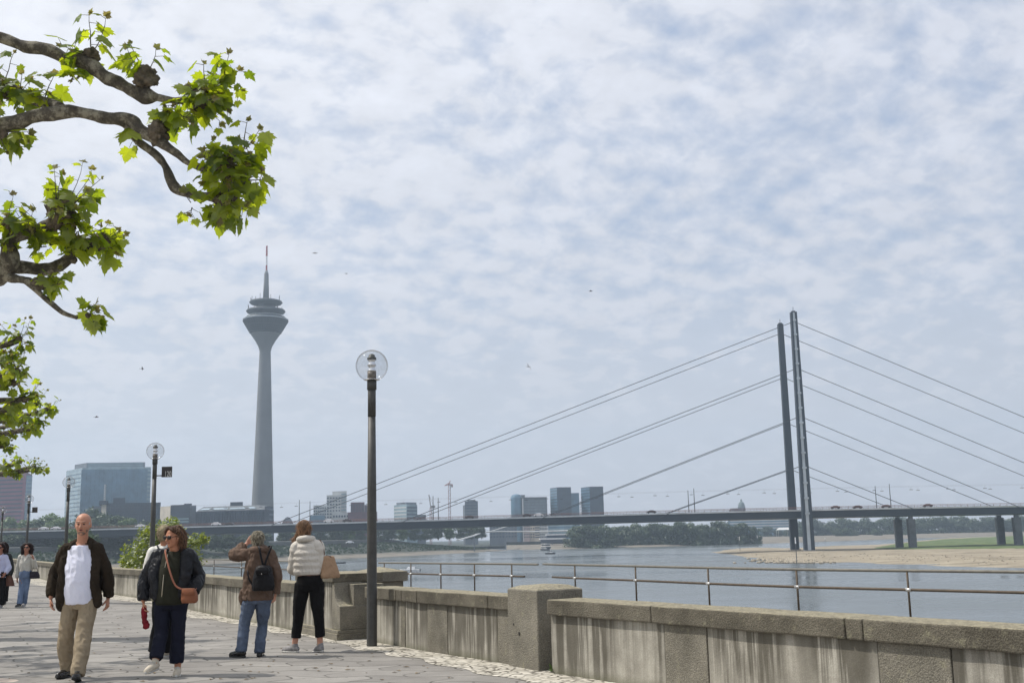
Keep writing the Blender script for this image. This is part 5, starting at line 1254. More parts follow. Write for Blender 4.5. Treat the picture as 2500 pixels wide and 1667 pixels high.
def plane_tree(label, base, trunk_r, limbs, clumps, leaf, seed, extra=None):
    """limbs: [(list of (px, py, Y) or world Vectors, radii)], clumps: [(px, py, Y, knob_r, shoots, length)]"""
    rnd = random.Random(seed); root = empty('plane_tree', base, label, 'tree', None); T_ = lambda q: q if isinstance(q, Vector) else P(*q)
    hub = Vector((base[0] + .1, base[1], 3.4))
    m = MB(); limb(m, [Vector((base[0], base[1], -.1)), Vector((base[0] + .05, base[1], 1.2)), Vector((base[0] - .05, base[1], 2.4)), hub], [trunk_r * 1.35, trunk_r, trunk_r * .93, trunk_r], rnd, 20)
    m.build('trunk', M_bark, root, True, True)
    for pl, rad in limbs:
        m = MB(); limb(m, [T_(q) for q in pl], rad, rnd); m.build('limb', M_bark, root, True, True)
    mt, ml, my = MB(), MB(), MB()
    for cl in clumps:
        c = T_(cl[0]) if isinstance(cl[0], Vector) else P(*cl[:3]); k_, ns, L, dv = (cl[3], cl[4], cl[5], cl[6] if len(cl) > 6 else None) if not isinstance(cl[0], Vector) else (cl[1], cl[2], cl[3], cl[4] if len(cl) > 4 else None)
        if k_ > 0:
            mk = MB(); knob(mk, c, k_, rnd); mk.build('pollard_knob', M_knob, root, True, True)
        shoots(mt, ml, my, c, k_ if k_ > 0 else .03, ns, L, leaf, rnd, Vector(dv) if dv else None)
    cr_ = ml.build('crown', M_leaf, root, False, True); mt.build('twigs', M_bark, cr_); my.build('young_leaves', M_young, cr_)
    return root
# leaves of the nearest tree (the parent inverse keeps their world position)
T1 = (-10.2, 10.5, 0)
h1 = Vector((-10.1, 10.5, 3.4))
YA = 8.8
limbs1 = [
 ([h1, Vector((-8.6, 9.8, 5.0)), (-330, -40, 9.2), (-60, 70, YA), (60, 112, YA), (160, 140, YA), (215, 158, YA), (262, 190, YA), (310, 215, YA), (350, 235, YA), (385, 238, YA), (430, 246, YA), (480, 247, YA)], [.20, .15, .085, .055, .050, .050, .062, .062, .055, .068, .032, .027, .045]),
 ([h1, Vector((-8.8, 9.9, 4.5)), (-300, 330, 9.0), (-80, 330, YA), (30, 300, YA), (90, 285, YA), (180, 278, YA), (260, 290, YA), (310, 292, YA), (345, 318, YA), (395, 345, YA), (428, 372, YA), (455, 398, YA), (500, 410, YA), (545, 412, YA)], [.20, .13, .085, .070, .060, .055, .058, .052, .062, .055, .052, .034, .027, .028, .05]),
 ([(255, 292, YA + .02), (300, 305, YA + .05), (340, 345, YA + .1), (385, 380, YA + .1), (408, 410, YA + .1), (425, 455, YA + .1), (455, 468, YA + .1), (500, 478, YA + .1), (555, 490, YA + .1)], [.04, .036, .034, .038, .033, .045, .036, .032, .055]),
 ([h1, Vector((-8.7, 10.2, 4.7)), (-280, 200, 9.6), (-60, 190, 9.2), (20, 215, 9.1), (90, 242, 9.0), (150, 268, YA)], [.18, .13, .09, .06, .05, .045, .04]),
 ([h1, Vector((-8.9, 10.8, 4.0)), (-300, 600, 10.6), (-90, 640, 10.4), (-10, 670, 10.3), (20, 640, 10.3), (25, 590, 10.3), (60, 572, 10.3), (110, 550, 10.3), (150, 525, 10.3)], [.18, .13, .11, .11, .10, .085, .09, .055, .055, .06]),
 ([(-20, 660, 10.3), (40, 650, 10.4), (100, 655, 10.5), (150, 645, 10.5), (190, 620, 10.5), (240, 600, 10.5)], [.09, .07, .06, .05, .045, .04]),
 ([(10, 675, 10.3), (45, 682, 10.3), (78, 695, 10.2), (105, 722, 10.2), (150, 758, 10.2), (190, 775, 10.2)], [.05, .035, .04, .024, .022, .018]),
 ([h1, Vector((-9.4, 9.2, 4.6)), Vector((-8.5, 7.6, 5.8)), Vector((-7.6, 6.6, 6.4))], [.2, .13, .09, .06]),
 ([h1, Vector((-9.6, 11.6, 4.8)), Vector((-8.6, 12.8, 6.2)), Vector((-7.8, 13.4, 6.8))], [.2, .13, .09, .06]),
 ([h1, Vector((-11.2, 11, 5.0)), Vector((-12.6, 11.4, 6.2))], [.2, .12, .07]),
]
cl1 = [(222, 136, YA, .065, 5, .26), (352, 196, YA, .095, 3, .26, (0, 0, .8)), (492, 246, YA, .095, 17, .30), (388, 325, YA, .085, 3, .16, (.2, 0, .6)), (440, 280, YA, 0, 4, .22, (.4, 0, -.1)), (540, 200, YA, 0, 3, .26, (.5, 0, .3)),
       (545, 405, YA, .09, 13, .30), (560, 488, YA + .1, .09, 10, .28, (.4, 0, -.3)), (600, 440, YA, 0, 5, .22, (.4, 0, 0)), (595, 370, YA, 0, 4, .24, (.4, 0, .4)), (470, 500, YA, 0, 2, .14, (-.4, 0, -.4)), (200, 185, YA, 0, 2, .14, (0, 0, -.6)),
       (10, 225, 9.1, .05, 5, .28), (105, 250, 9.0, .04, 4, .24), (0, 320, YA, .06, 5, .24, (0, 0, -.5)), (50, 235, 9.0, 0, 4, .28, (0, 0, .6)),
       (-40, 40, YA, .05, 3, .3), (-60, 250, 9.2, .08, 12, .4), (330, 340, YA, 0, 1, .1),
       (150, 522, 10.3, .13, 11, .38, (.1, 0, .4)), (245, 590, 10.5, .08, 12, .30), (120, 600, 10.4, 0, 6, .28), (60, 560, 10.3, 0, 5, .28), (190, 560, 10.4, 0, 6, .26), (20, 545, 10.2, .06, 7, .28), (180, 635, 10.4, .03, 2, .18), (95, 695, 10.2, .06, 4, .24, (.5, 0, .2)), (215, 770, 10.2, .02, 5, .20, (.5, 0, .1)), (10, 610, 10.2, 0, 4, .2)]
rnd = random.Random(77)
for i in range(66):   # the rest of the crown, above and left of the view; it shades the paving
    cl1.append(((lambda y: Vector((rnd.uniform(-13.0, -.50 * y - .8), y, rnd.uniform(4.6, 7.2))))(rnd.uniform(8.0, 18.5)), .06 if i % 4 == 0 else 0, 9, .6))
plane_tree('nearest plane tree, its knobbly limbs and big backlit leaves reaching in at the upper left', T1, .26, limbs1, cl1, .215, 5)
# second and third trees of the row
def row_tree(label, bx, by, tips, seed, leaf, nfill=30, spread=3.2):
    h_ = Vector((bx + .1, by, 3.4)); limbs_ = []; cls = []; rnd = random.Random(seed)
    for px_, py_, Y in tips:
        t_ = P(px_, py_, Y); m1 = h_.lerp(t_, .4) + Vector((0, 0, .35)); m2 = h_.lerp(t_, .75) + Vector((0, 0, .15)); limbs_.append(([h_, m1, m2, t_], [.16, .11, .07, .05])); cls.append((px_, py_, Y, .06, 8, .34)); q = m2.lerp(t_, .5); cls.append((q, 0, 4, .3))
    for i in range(6):
        a = i * 1.05 + .3; t_ = Vector((bx + math.cos(a) * spread, by + math.sin(a) * spread, rnd.uniform(5, 7))); limbs_.append(([h_, h_.lerp(t_, .5) + Vector((0, 0, .4)), t_], [.16, .1, .06])); cls.append((t_, .08, 12, .6))
    for i in range(nfill):
        a = rnd.uniform(0, 6.28); r_ = spread * math.sqrt(rnd.random()); cls.append((Vector((bx + math.cos(a) * r_, by + math.sin(a) * r_, rnd.uniform(4.2, 7.2))), 0, 8, .6))
    plane_tree(label, (bx, by, 0), .24, limbs_, cls, leaf, seed)
row_tree('second plane tree, its leafy branch ends halfway down the left edge', -15.2, 20.5, [(45, 830, 18.5), (20, 880, 18.6), (35, 935, 18.8), (60, 975, 19.0), (20, 1000, 19.2), (40, 905, 18.3), (-20, 860, 19)], 8, .24, 30)
row_tree('third plane tree, its small sparse branch ends low at the left edge', -21.5, 34.0, [(112, 1000, 30), (95, 1040, 30), (75, 1048, 30.5), (10, 1090, 31), (60, 1030, 30), (90, 985, 30.2)], 9, .25, 30)
row_tree('fourth plane tree of the row, a thin leafy twig above the mauve tower block', -28.0, 49.0, [(85, 1140, 43), (50, 1128, 43), (20, 1140, 43.5), (100, 1146, 43)], 10, .28, 26)
# yellow green shrub beyond the wall
M_shr = leaf_mat('shrub_leaves', (.10, .14, .02, 1), (.22, .25, .05, 1), .5, (1.5, 1.5, .5, 1))
r_ = empty('quay_shrub', (0, 0, 0), 'yellow green leafy shrub growing on the quay behind the wall, around the second lamp post', 'shrub'); m = MB(); mt = MB(); rnd = random.Random(31)
for px_, py_, rr2, n_ in ((345, 1355, .75, 620), (375, 1325, .65, 520), (330, 1378, .6, 360), (400, 1345, .65, 420), (385, 1300, .5, 300), (420, 1282, .38, 220), (432, 1310, .45, 260), (455, 1345, .5, 260), (478, 1322, .35, 150), (498, 1314, .22, 90), (355, 1300, .35, 160), (470, 1372, .5, 220), (310, 1372, .3, 130)):
    c = P(px_, py_, 43.5 + rnd.uniform(-.4, .4)); mt.tube([Vector((P(400, 1380, 43.5).x, 43.5, -.9)), c.lerp(P(400, 1380, 43.5), .5), c], [.04, .02, .008], 5)
    for k in range(n_):
        v = Vector((rnd.gauss(0, 1), rnd.gauss(0, 1), rnd.gauss(0, 1))).normalized() * rr2 * rnd.random() ** .5; q = c + v; s_ = rnd.uniform(.04, .085); d_ = Vector((rnd.gauss(0, 1), rnd.gauss(0, 1), rnd.gauss(-.3, .6))).normalized(); sd = d_.orthogonal().normalized()
        m.add([q, q + d_ * s_ + sd * s_ * .6, q + d_ * s_ * 2.2, q + d_ * s_ - sd * s_ * .6], [(0, 1, 2, 3)])
m.build('foliage', M_shr, r_); mt.build('stems', M_barkf, r_)
# ------------------------------------------------------------------ people
class Blob:
    """closed solids joined into one continuous skin by voxel remeshing"""
    def __init__(s): s.m = MB()
    def chain(s, pts, rad, n=14, sub=4, flat=1.0, up=None):
        pp, rr = catmull(pts, rad, sub) if len(pts) > 2 else ([Vector(p) for p in pts], list(rad))
        s.m.tube(pp, rr, n, flat=flat, up=up)
        for p, r in ((pp[0], rr[0]), (pp[-1], rr[-1])): s.m.ball(p, r * .985 * (1 if flat >= 1 else (1 + flat) / 2 * .9), 10, 8)
        return s
    def open_chain(s, pts, rad, n=16, sub=4, flat=1.0, up=None):
        pp, rr = catmull(pts, rad, sub) if len(pts) > 2 else ([Vector(p) for p in pts], list(rad))
        s.m.tube(pp, rr, n, flat=flat, up=up); return s
    def loft(s, secs, fx, n=28, sub=4, pw=2.0):
        """secs: [(centre, half width, half depth)], width along fx"""
        fx = Vector(fx).normalized(); fy = Vector((0, 0, 1)).cross(fx)
        cs = [Vector(a[0]) for a in secs]; cc, ra = catmull(cs, [a[1] for a in secs], sub); _, rb = catmull(cs, [a[2] for a in secs], sub)
        vs_ = []
        for c, a, b in zip(cc, ra, rb):
            for i in range(n):
                th = 2 * math.pi * i / n; ct, st = math.cos(th), math.sin(th)
                vs_.append(c + fx * a * math.copysign(abs(ct) ** (2 / pw), ct) + fy * b * math.copysign(abs(st) ** (2 / pw), st))
        k = len(cc); s.m.add(vs_, [(j * n + i, j * n + (i + 1) % n, (j + 1) * n + (i + 1) % n, (j + 1) * n + i) for j in range(k - 1) for i in range(n)] + [tuple(range(n - 1, -1, -1)), tuple((k - 1) * n + i for i in range(n))])
        return s
    def ball(s, c, r, rot=None): s.m.ball(c, r, 20, 14, rot); return s
    def build(s, name, mat, parent, voxel=.008, smooth=3, wrinkle=0, wscale=9, cut=None):
        me = bpy.data.meshes.new('tmp'); me.from_pydata(s.m.v, [], s.m.f); ob = bpy.data.objects.new('tmp', me); COL.objects.link(ob)
        r = ob.modifiers.new('r', 'REMESH'); r.mode = 'VOXEL'; r.voxel_size = voxel; r.use_smooth_shade = True
        if smooth: q = ob.modifiers.new('s', 'SMOOTH'); q.factor = .5; q.iterations = smooth
        dg = bpy.context.evaluated_depsgraph_get(); dg.update(); out = bpy.data.meshes.new_from_object(ob.evaluated_get(dg)); bpy.data.objects.remove(ob)
        if cut or wrinkle:
            bm_ = bmesh.new(); bm_.from_mesh(out); bm_.normal_update()
            if wrinkle:
                mv = []
                for v in bm_.verts:
                    p = v.co; a = noise.noise(Vector((p.x * wscale, p.y * wscale, p.z * wscale * .8))); b = noise.noise(Vector((p.x * wscale * 2.3 + p.z * 6, p.y * wscale * 2.3, p.z * wscale * 1.2 + 5)))
                    mv.append(v.normal * wrinkle * (a * 1.0 + (1 - 2 * abs(b)) * .75))
                for v, d_ in zip(bm_.verts, mv): v.co += d_
            if cut:
                dele = [v for v in bm_.verts if cut(v.co)]; bmesh.ops.delete(bm_, geom=dele, context='VERTS')
            bm_.to_mesh(out); bm_.free()
        out.name = name; o = link_mesh(name, out, mat, None, True); wparent(o, parent); return o
def V(*a): return Vector(a)
def skin_mat(name, c):
    t = NT(name); n = t.noise(t.obj(), 18, 4); c = lin(c); col = t.ramp(n, [(.3, tuple(x * .85 for x in c[:3]) + (1,)), (.7, tuple(min(1, x * 1.12) for x in c[:3]) + (1,))])
    t.princ(col, .5, 0, t.bump(t.noise(t.obj(), 120, 3), .15, .002), .4, **{'Subsurface Weight': .0}); return t.m
def cloth(name, c, var=.15, rough=.9, bs=180, b=.4, scale=6): return simple(name, lin(c)[:3], rough, 0, var, scale, b, bs, .2)
def hand(B, wrist, tip, palm_n, thumb_dir, curl=.5, size=1.0):
    """five-fingered hand from wrist towards tip; palm_n is the direction the palm faces"""
    d_ = (tip - wrist).normalized(); pn = (palm_n - d_ * palm_n.dot(d_)).normalized(); th = (thumb_dir - d_ * thumb_dir.dot(d_)); th = (th - pn * th.dot(pn)).normalized()
    L = .095 * size; k = wrist + d_ * L
    B.chain([wrist, wrist + d_ * L * .5, k], [.026 * size, .036 * size, .038 * size], 12, 3, .42, up=th)
    for i, (off, ln, r) in enumerate(((.030, .070, .0092), (.010, .078, .0095), (-.011, .072, .009), (-.031, .056, .008))):
        p = k + th * off * size - d_ * .008; v = (d_ + th * off * 1.5).normalized(); pts_ = [p]; c_ = curl * (1 + .15 * i)
        for j, f in enumerate((.45, .32, .25)):
            v = (v + pn * c_ * (.35 + .35 * j)).normalized(); p = p + v * ln * size * f; pts_.append(p)
        B.chain(pts_, [r * 1.05 * size, r * size, r * .93 * size, r * .8 * size], 8, 2)
    p = wrist + d_ * L * .3 + th * .024 * size; v = (th * .8 + d_ * .75 + pn * .25).normalized(); p2 = p + v * .035 * size; v2 = (v * .5 + d_ + pn * .35 * (1 + curl)).normalized(); p3 = p2 + v2 * .03 * size; p4 = p3 + (v2 + pn * .2).normalized() * .022 * size
    B.chain([p, p2, p3, p4], [.0125 * size, .011 * size, .0098 * size, .0082 * size], 8, 2)
def head(B, c, fw, up, s=1.0, jaw=1.0):
    """skull, jaw, nose, brow, ears around centre c; fw = direction the face looks"""
    fw = fw.normalized(); up = (up - fw * up.dot(fw)).normalized(); sd = fw.cross(up)
    Rm = Matrix((sd, fw, up)).transposed(); W = lambda x, y, z: c + (sd * x + fw * y + up * z) * s
    B.ball(W(0, -.012, .028), (.079 * s, .096 * s, .090 * s), Rm); B.ball(W(0, .010, -.02), (.071 * s, .078 * s, .085 * s), Rm); B.ball(W(0, .026, -.062), (.056 * s * jaw, .052 * s, .046 * s), Rm)
    B.ball(W(0, .066, -.093), (.018 * s, .014 * s, .014 * s), Rm); B.ball(W(0, .078, .028), (.046 * s, .012 * s, .010 * s), Rm)
    B.chain([W(0, .083, .020), W(0, .098, -.008), W(0, .108, -.026)], [.0075 * s, .010 * s, .0125 * s], 8, 3); 
    for sg in (-1, 1):
        B.ball(W(sg * .011, .094, -.029), (.0085 * s, .010 * s, .008 * s), Rm); B.ball(W(sg * .036, .070, -.018), (.018 * s, .012 * s, .016 * s), Rm)
        B.ball(W(sg * .079, -.006, -.008), (.008 * s, .018 * s, .031 * s), Rm)
    return W, Rm
def face(root, W, Rm, s, skin, lipc, eyes=True, mouth_open=0.0, brows=None):
    if eyes:
        m = MB()
        for sg in (-1, 1): 
            MB().ball(W(sg * .030, .080, .006), (.013 * s, .007 * s, .0055 * s), 12, 8, Rm).build('eye', M_eye, root, True, True)
            if brows: MB().ball(W(sg * .031, .0875, .030), (.019 * s, .006 * s, .0045 * s), 12, 8, Rm).build('eyebrow', brows, root, True, True)
    MB().ball(W(0, .083, -.055), (.022 * s, .009 * s, .0055 * s + mouth_open), 12, 8, Rm).build('lips', lipc, root, True, True)
    if mouth_open: MB().ball(W(0, .0875, -.055), (.015 * s, .008 * s, mouth_open), 12, 8, Rm).build('mouth', M_mouth, root, True, True)
M_eye = simple('eye_dark', (.03, .02, .015), .3); M_mouth = simple('mouth_dark', (.04, .012, .01), .7); M_lip = simple('lip', (.30, .12, .10), .5)
M_shade = simple('sunglass', (.012, .010, .010), .35, 0, .1, spec=.3)
def glasses(root, W, Rm, s, dy=0.0):
    m = MB()
    for sg in (-1, 1):
        m.ball(W(sg * .033, .094 + dy, .008), (.033 * s, .011 * s, .024 * s), 14, 8, Rm); m.tube([W(sg * .060, .080 + dy, .012), W(sg * .076, .02, .012), W(sg * .078, -.02, .008)], .003 * s, 5)
    m.tube([W(-.012, .100 + dy, .012), W(.012, .100 + dy, .012)], .004 * s, 5); m.build('sunglasses', M_shade, root, True, True)
def shoe(root, ankle, toe, mat, solem, s=1.0, high=.0):
    d_ = Vector((toe.x - ankle.x, toe.y - ankle.y, 0)); d_.normalize(); z0 = min(ankle.z - .075 * s, toe.z); L = .27 * s
    hl = Vector((ankle.x, ankle.y, 0)) - d_ * .065 * s; sl = (toe.z - (ankle.z - .075 * s)) / (L)
    def Q(t, z): return Vector((hl.x + d_.x * L * t, hl.y + d_.y * L * t, (ankle.z - .088 * s) + z * s + sl * L * t))
    B = Blob(); fx = Vector((-d_.y, d_.x, 0))
    for t, r, z in ((.12, .036, .052), (.35, .038, .050), (.55, .043, .042), (.75, .047, .036), (.90, .040, .030)):
        B.ball(Q(t, z), (.001, .001, .001)) if False else B.ball(Q(t, z), (r * s * 1.0, r * s * 1.0, max(.024, z * .72) * s))
    B.chain([Q(.08, .055), Q(.35, .056), Q(.62, .046), Q(.92, .036)], [.040 * s, .045 * s, .045 * s, .034 * s], 12, 4); B.chain([Q(.16, .06), Q(.22, .115 + high)], [.043 * s, .043 * s], 12); B.chain([Q(.34, .085), Q(.5, .075)], [.030 * s, .026 * s], 10)
    o = B.build('shoe', mat, root, .006, 2)
    for k in range(4):
        c_ = Q(.40 + .065 * k, .108 - .009 * k); MB().tube([c_ - fx * .026 * s, c_ + V(0, 0, .006), c_ + fx * .026 * s], .0042, 5).build('lace', S_W if mat.name != 'shoe_black' else S_B, o)
    B2 = Blob(); B2.chain([Q(.02, .014), Q(.3, .012), Q(.55, .013), Q(.8, .013), Q(.99, .018)], [.040 * s, .042 * s, .047 * s, .052 * s, .034 * s], 14, 4, .36, up=fx)
    B2.build('sole', solem, root, .007, 1); return o
def arm_pts(a, b, c): return [a, a.lerp(b, .5), b, b.lerp(c, .5), c]
def leg_pts(a, b, c): return [a, a.lerp(b, .5), b, b.lerp(c, .35), c]
def yoke(B, J, r=.075, k=.055, up=.0, y=.0):
    for a in 'lr':
        B.ball(J[a + 's'], (r, r, r)); B.chain([J['ne'] + V(0, y + .01, up + .005), J['ne'].lerp(J[a + 's'], .45) + V(0, y, up - .005), J[a + 's'] + V(0, y, .0)], [k, k * 1.05, r * .9], 12, 3)
def strands(root, hair, n, W, mat, ln=.07, r=.0028, seed=1, grav=(0, 0, -1)):
    """fine locks lying over the hair mass"""
    rnd = random.Random(seed); me = hair.data; N = len(me.vertices); m = MB(); g = Vector(grav); top = W(0, -.02, .11)
    for i in range(n):
        v = me.vertices[rnd.randrange(N)]; nr = v.normal.copy(); p = v.co.copy(); d_ = ((p - top).normalized() * .6 + g); d_ = d_ - nr * d_.dot(nr)
        fwd_ = (W(0, 1, 0) - W(0, 0, 0)).normalized()
        if d_.length < .05 or (p - W(0, 0, 0)).dot(fwd_) > .035: continue
        d_.normalize(); q = [p - nr * .002]; 
        for k in range(4):
            d_ = (d_ + Vector((rnd.gauss(0, .16), rnd.gauss(0, .16), -.05)) + nr * (.03 - .05 * k)).normalized(); q.append(q[-1] + d_ * ln * rnd.uniform(.15, .33) + nr * .0015)
        m.tube(q, [r * .7, r * 1.2, r, r * .8, r * .3], 4)
    m.build('locks', mat, hair)
def person_root(base, label): return empty('person', (base.x, base.y, 0), label, 'person')
def body(root, J, skin, fx, s, vox=.007, hands=True, chest=(.155, .10), hip=(.165, .11), belly=.105, face_args=None):
    """J: joints dict in world space (he, ne, ls, rs, le, re, lw, rw, lh, rh (hand tips), lp, rp (hips), lk, rk, la, ra)"""
    B = Blob(); W, Rm = head(B, J['he'], J['fw'], J.get('up', V(0, 0, 1)), s * J.get('hs', 1))
    B.chain([J['he'] + V(0, 0, -.05 * s), J['ne'] + V(0, 0, -.02), J['ne'] + V(0, 0, -.08)], [.060 * s, .064 * s, .085 * s])
    for a in 'lr': B.chain([J['ne'] + V(0, 0, -.02), J['ne'].lerp(J[a + 's'], .5) + V(0, 0, -.012), J[a + 's'] + V(0, 0, -.03)], [.045 * s, .040 * s, .035 * s])
    sc = (J['ls'] + J['rs']) / 2; hc = (J['lp'] + J['rp']) / 2
    B.loft([(sc + V(0, 0, .01), .09 * s, .06 * s), (sc + V(0, 0, -.03), .14 * s, .075 * s), (sc.lerp(hc, .35), chest[0] * s, chest[1] * s), (sc.lerp(hc, .7), .145 * s, belly * s), (hc, hip[0] * s, hip[1] * s), (hc + V(0, 0, -.08), .12 * s, .09 * s)], fx)
    for a in 'lr':
        B.chain(arm_pts(J[a + 's'], J[a + 'e'], J[a + 'w']), [.036 * s, .040 * s, .036 * s, .034 * s, .026 * s]); B.chain(leg_pts(J[a + 'p'], J[a + 'k'], J[a + 'a']), [.088 * s, .075 * s, .055 * s, .056 * s, .038 * s])
        if hands and J.get(a + 'h'): hand(B, J[a + 'w'], J[a + 'h'], J.get(a + 'pn', V(0, -1, 0)), J.get(a + 'th', V(0, -1, 0)), J.get(a + 'cu', .45), s * J.get('hsz', 1))
    B.ball(J['la'] + V(0, 0, -.03), .035 * s); B.ball(J['ra'] + V(0, 0, -.03), .035 * s)
    o = B.build('body', skin, root, vox, 2); return W, Rm
def trousers(root, J, mat, s, fx, r=(.105, .095, .078, .078, .072), hip=(.178, .125), waist=(.16, .115), wz=.10, vox=.01, wr=.007, cuff=None, seat=0.0):
    B = Blob(); hc = (J['lp'] + J['rp']) / 2
    B.loft([(hc + V(0, 0, wz), waist[0] * s, waist[1] * s), (hc + V(0, 0, wz * .4), (waist[0] + hip[0]) / 2 * s, hip[1] * s), (hc + V(0, seat, -.03), hip[0] * s, hip[1] * s), (hc + V(0, 0, -.11), hip[0] * .80 * s, hip[1] * .85 * s)], fx)
    for a in 'lr':
        end = J.get(a + 'c', J[a + 'a']); B.open_chain(leg_pts(J[a + 'p'] + V(0, 0, -.02), J[a + 'k'], end), [x * s for x in r])
    o = B.build('trousers', mat, root, vox, 2, wr, 9)
    if cuff:
        for a in 'lr':
            end = J.get(a + 'c', J[a + 'a']); d_ = (end - J[a + 'k']).normalized(); B = Blob(); B.open_chain([end - d_ * .05, end + d_ * .003], [r[-1] * s + .006] * 2); B.build('trouser_cuff', mat, root, vox, 1, .003)
    return o
S_W = simple('sole_white', (.55, .54, .50), .7); S_B = simple('sole_black', (.02, .02, .02), .6)

# ---- 1: bald man walking towards us
def Y0(px, py): return G(px, py, 0).y
yb = Y0(160, 1655); X = lambda px, py, w=0.0: P(px, py, yb + w)
J = dict(hs=1.11, he=X(203, 1280, -.06), ne=X(202, 1320, .0), ls=X(163, 1341, .0), rs=X(237, 1340, .0), le=X(133, 1402, .05), re=X(263, 1402, .04), lw=X(124, 1458, -.05), rw=X(264, 1458, .10), lh=X(127, 1490, -.08), rh=X(262, 1484, .08),
         lp=X(178, 1462, 0), rp=X(218, 1462, 0), lk=X(160, 1548, -.02), rk=X(205, 1548, -.16), la=X(163, 1633, .10), ra=X(190, 1648, -.36), fw=V(.10, -1, -.05), lpn=V(1, .1, 0), rpn=V(-1, .1, 0), lth=V(.1, -1, 0), rth=V(-.1, -1, 0), lcu=.35, rcu=.7)
SK1 = skin_mat('skin_ruddy', (178, 128, 104)); M_whair = cloth('hair_white', (170, 165, 158), .2, .8); M_stub = cloth('beard_grey', (132, 112, 100), .15)
root = person_root(G(178, 1655, 0), 'bald man walking forward in a brown jacket over a white T-shirt and beige trousers')
fx = V(1, .06, 0); W, Rm = body(root, J, SK1, fx, 1.0, .0065, belly=.12); face(root, W, Rm, 1.15, SK1, M_lip, True, .006, M_stub)
B = Blob()
for sg in (-1, 1): B.ball(W(sg * .060, -.030, .020), (.019, .050, .042), Rm); B.ball(W(sg * .066, .012, .012), (.010, .022, .026), Rm)
B.ball(W(0, -.085, .0), (.055, .022, .050), Rm); B.build('hair', M_whair, root, .006, 2, .002, 60)
B = Blob(); B.ball(W(0, .036, -.080), (.047, .046, .034), Rm)
for sg in (-1, 1): B.ball(W(sg * .043, .030, -.055), (.017, .034, .030), Rm)
B.build('beard', M_stub, root, .006, 2, .001, 60)
M_tee = cloth('tshirt_white', (218, 220, 236), .04, .85, 120, .3); M_jk = cloth('jacket_brown', (46, 38, 29), .3, .95, 220, .6); M_chino = cloth('chino_beige', (148, 134, 112), .12)
sc = (J['ls'] + J['rs']) / 2; hc = (J['lp'] + J['rp']) / 2; mid = sc.lerp(hc, .55)
B = Blob(); B.loft([(J['ne'] + V(0, -.01, -.055), .105, .085), (sc + V(0, 0, .02), .15, .105), (sc.lerp(hc, .3) + V(0, -.025, 0), .172, .135), (sc.lerp(hc, .65) + V(0, -.035, 0), .180, .148), (sc.lerp(hc, .95) + V(0, -.02, 0), .172, .145), (hc + V(0, -.01, -.05), .178, .138)], fx)
B.build('t_shirt', M_tee, root, .008, 2, .010, 8)
trousers(root, J, M_chino, 1.0, fx, (.100, .092, .082, .084, .068), (.178, .13), (.165, .125), .08, .009, .014)
B = Blob(); up_ = V(0, 0, 1); fd = V(-.06, 1, 0).normalized()
B.loft([(sc + V(0, .03, .065), .085, .075), (sc + V(0, .035, .035), .165, .085), (sc.lerp(hc, .3) + V(0, .06, 0), .20, .105), (sc.lerp(hc, .7) + V(0, .06, 0), .205, .11), (hc + V(0, .05, .02), .215, .115), (hc + V(0, .05, -.07), .215, .11)], fx)
for sg, a in ((-1, 'l'), (1, 'r')):
    e = V(sg, 0, 0); sh = J[a + 's']
    B.chain([sh + e * -.035 + V(0, -.03, .030), sh.lerp(hc, .28) + e * .06 + V(0, -.065, 0), sh.lerp(hc, .62) + e * .120 + V(0, -.10, 0), hc + e * .215 + V(0, -.08, .03), hc + e * .215 + V(0, -.06, -.075 if sg > 0 else -.10)], [.050, .055, .055, .052, .042], 14, 5, .55, up=(1, 0, 0))
    B.open_chain(arm_pts(sh + V(0, 0, .0), J[a + 'e'], J[a + 'w'] + V(0, 0, .015)), [.074, .068, .061, .060, .053])
yoke(B, J, .072, .056, .01, .03); B.build('jacket', M_jk, root, .009, 2, .014, 10)
# turned collar
B = Blob()
for sg in (-1, 1): B.chain([J['ne'] + V(sg * .0, .075, .01), J['ne'] + V(sg * .072, .03, .0), J['ne'] + V(sg * .100, -.04, -.03), J['ne'] + V(sg * .125, -.095, -.09)], [.020, .022, .022, .014], 10, 4)
B.build('collar', M_jk, root, .007, 2, .003)
M_sh1 = simple('shoe_black', (.018, .016, .015), .25, 0, .2, 8); shoe(root, J['la'] + V(0, 0, -.012), V(J['la'].x - .03, J['la'].y - .25, .02), M_sh1, S_B, 1.0); shoe(root, J['ra'] + V(0, 0, .01), V(J['ra'].x + .06, J['ra'].y - .24, .06), M_sh1, S_B, 1.0)

# ---- 2: woman in the black jacket
yb = Y0(433, 1648); J = dict(hs=1.08, he=X(424, 1311, -.05), ne=X(429, 1343, .0), ls=X(388, 1356, .03), rs=X(463, 1355, -.02), le=X(357, 1412, .05), re=X(484, 1408, .04), lw=X(350, 1466, -.03), rw=X(474, 1446, -.14), lh=X(352, 1492, -.05), rh=None,
         lp=X(398, 1462, 0), rp=X(438, 1462, 0), lk=X(394, 1542, -.03), rk=X(435, 1545, .03), la=X(378, 1617, -.20), ra=X(434, 1628, .02), fw=V(-.52, -.85, -.12), lpn=V(1, .2, 0), lth=V(.2, -1, 0), lcu=1.0)
J['lc'] = X(381, 1606, -.172); J['rc'] = X(431, 1617, .03)
SK2 = skin_mat('skin_tan', (176, 122, 94)); M_bh = cloth('hair_auburn', (70, 50, 38), .35, .55, 90, .8, 30); M_blk = cloth('jacket_black', (27, 28, 32), .35, .35, 60, .4); M_dkg = cloth('jumper_dark_green', (42, 42, 32), .2); M_navy = cloth('trousers_navy', (26, 28, 42), .15)
root = person_root(G(410, 1648, 0), 'woman with auburn bob and sunglasses in a black bomber jacket, navy trousers and white trainers')
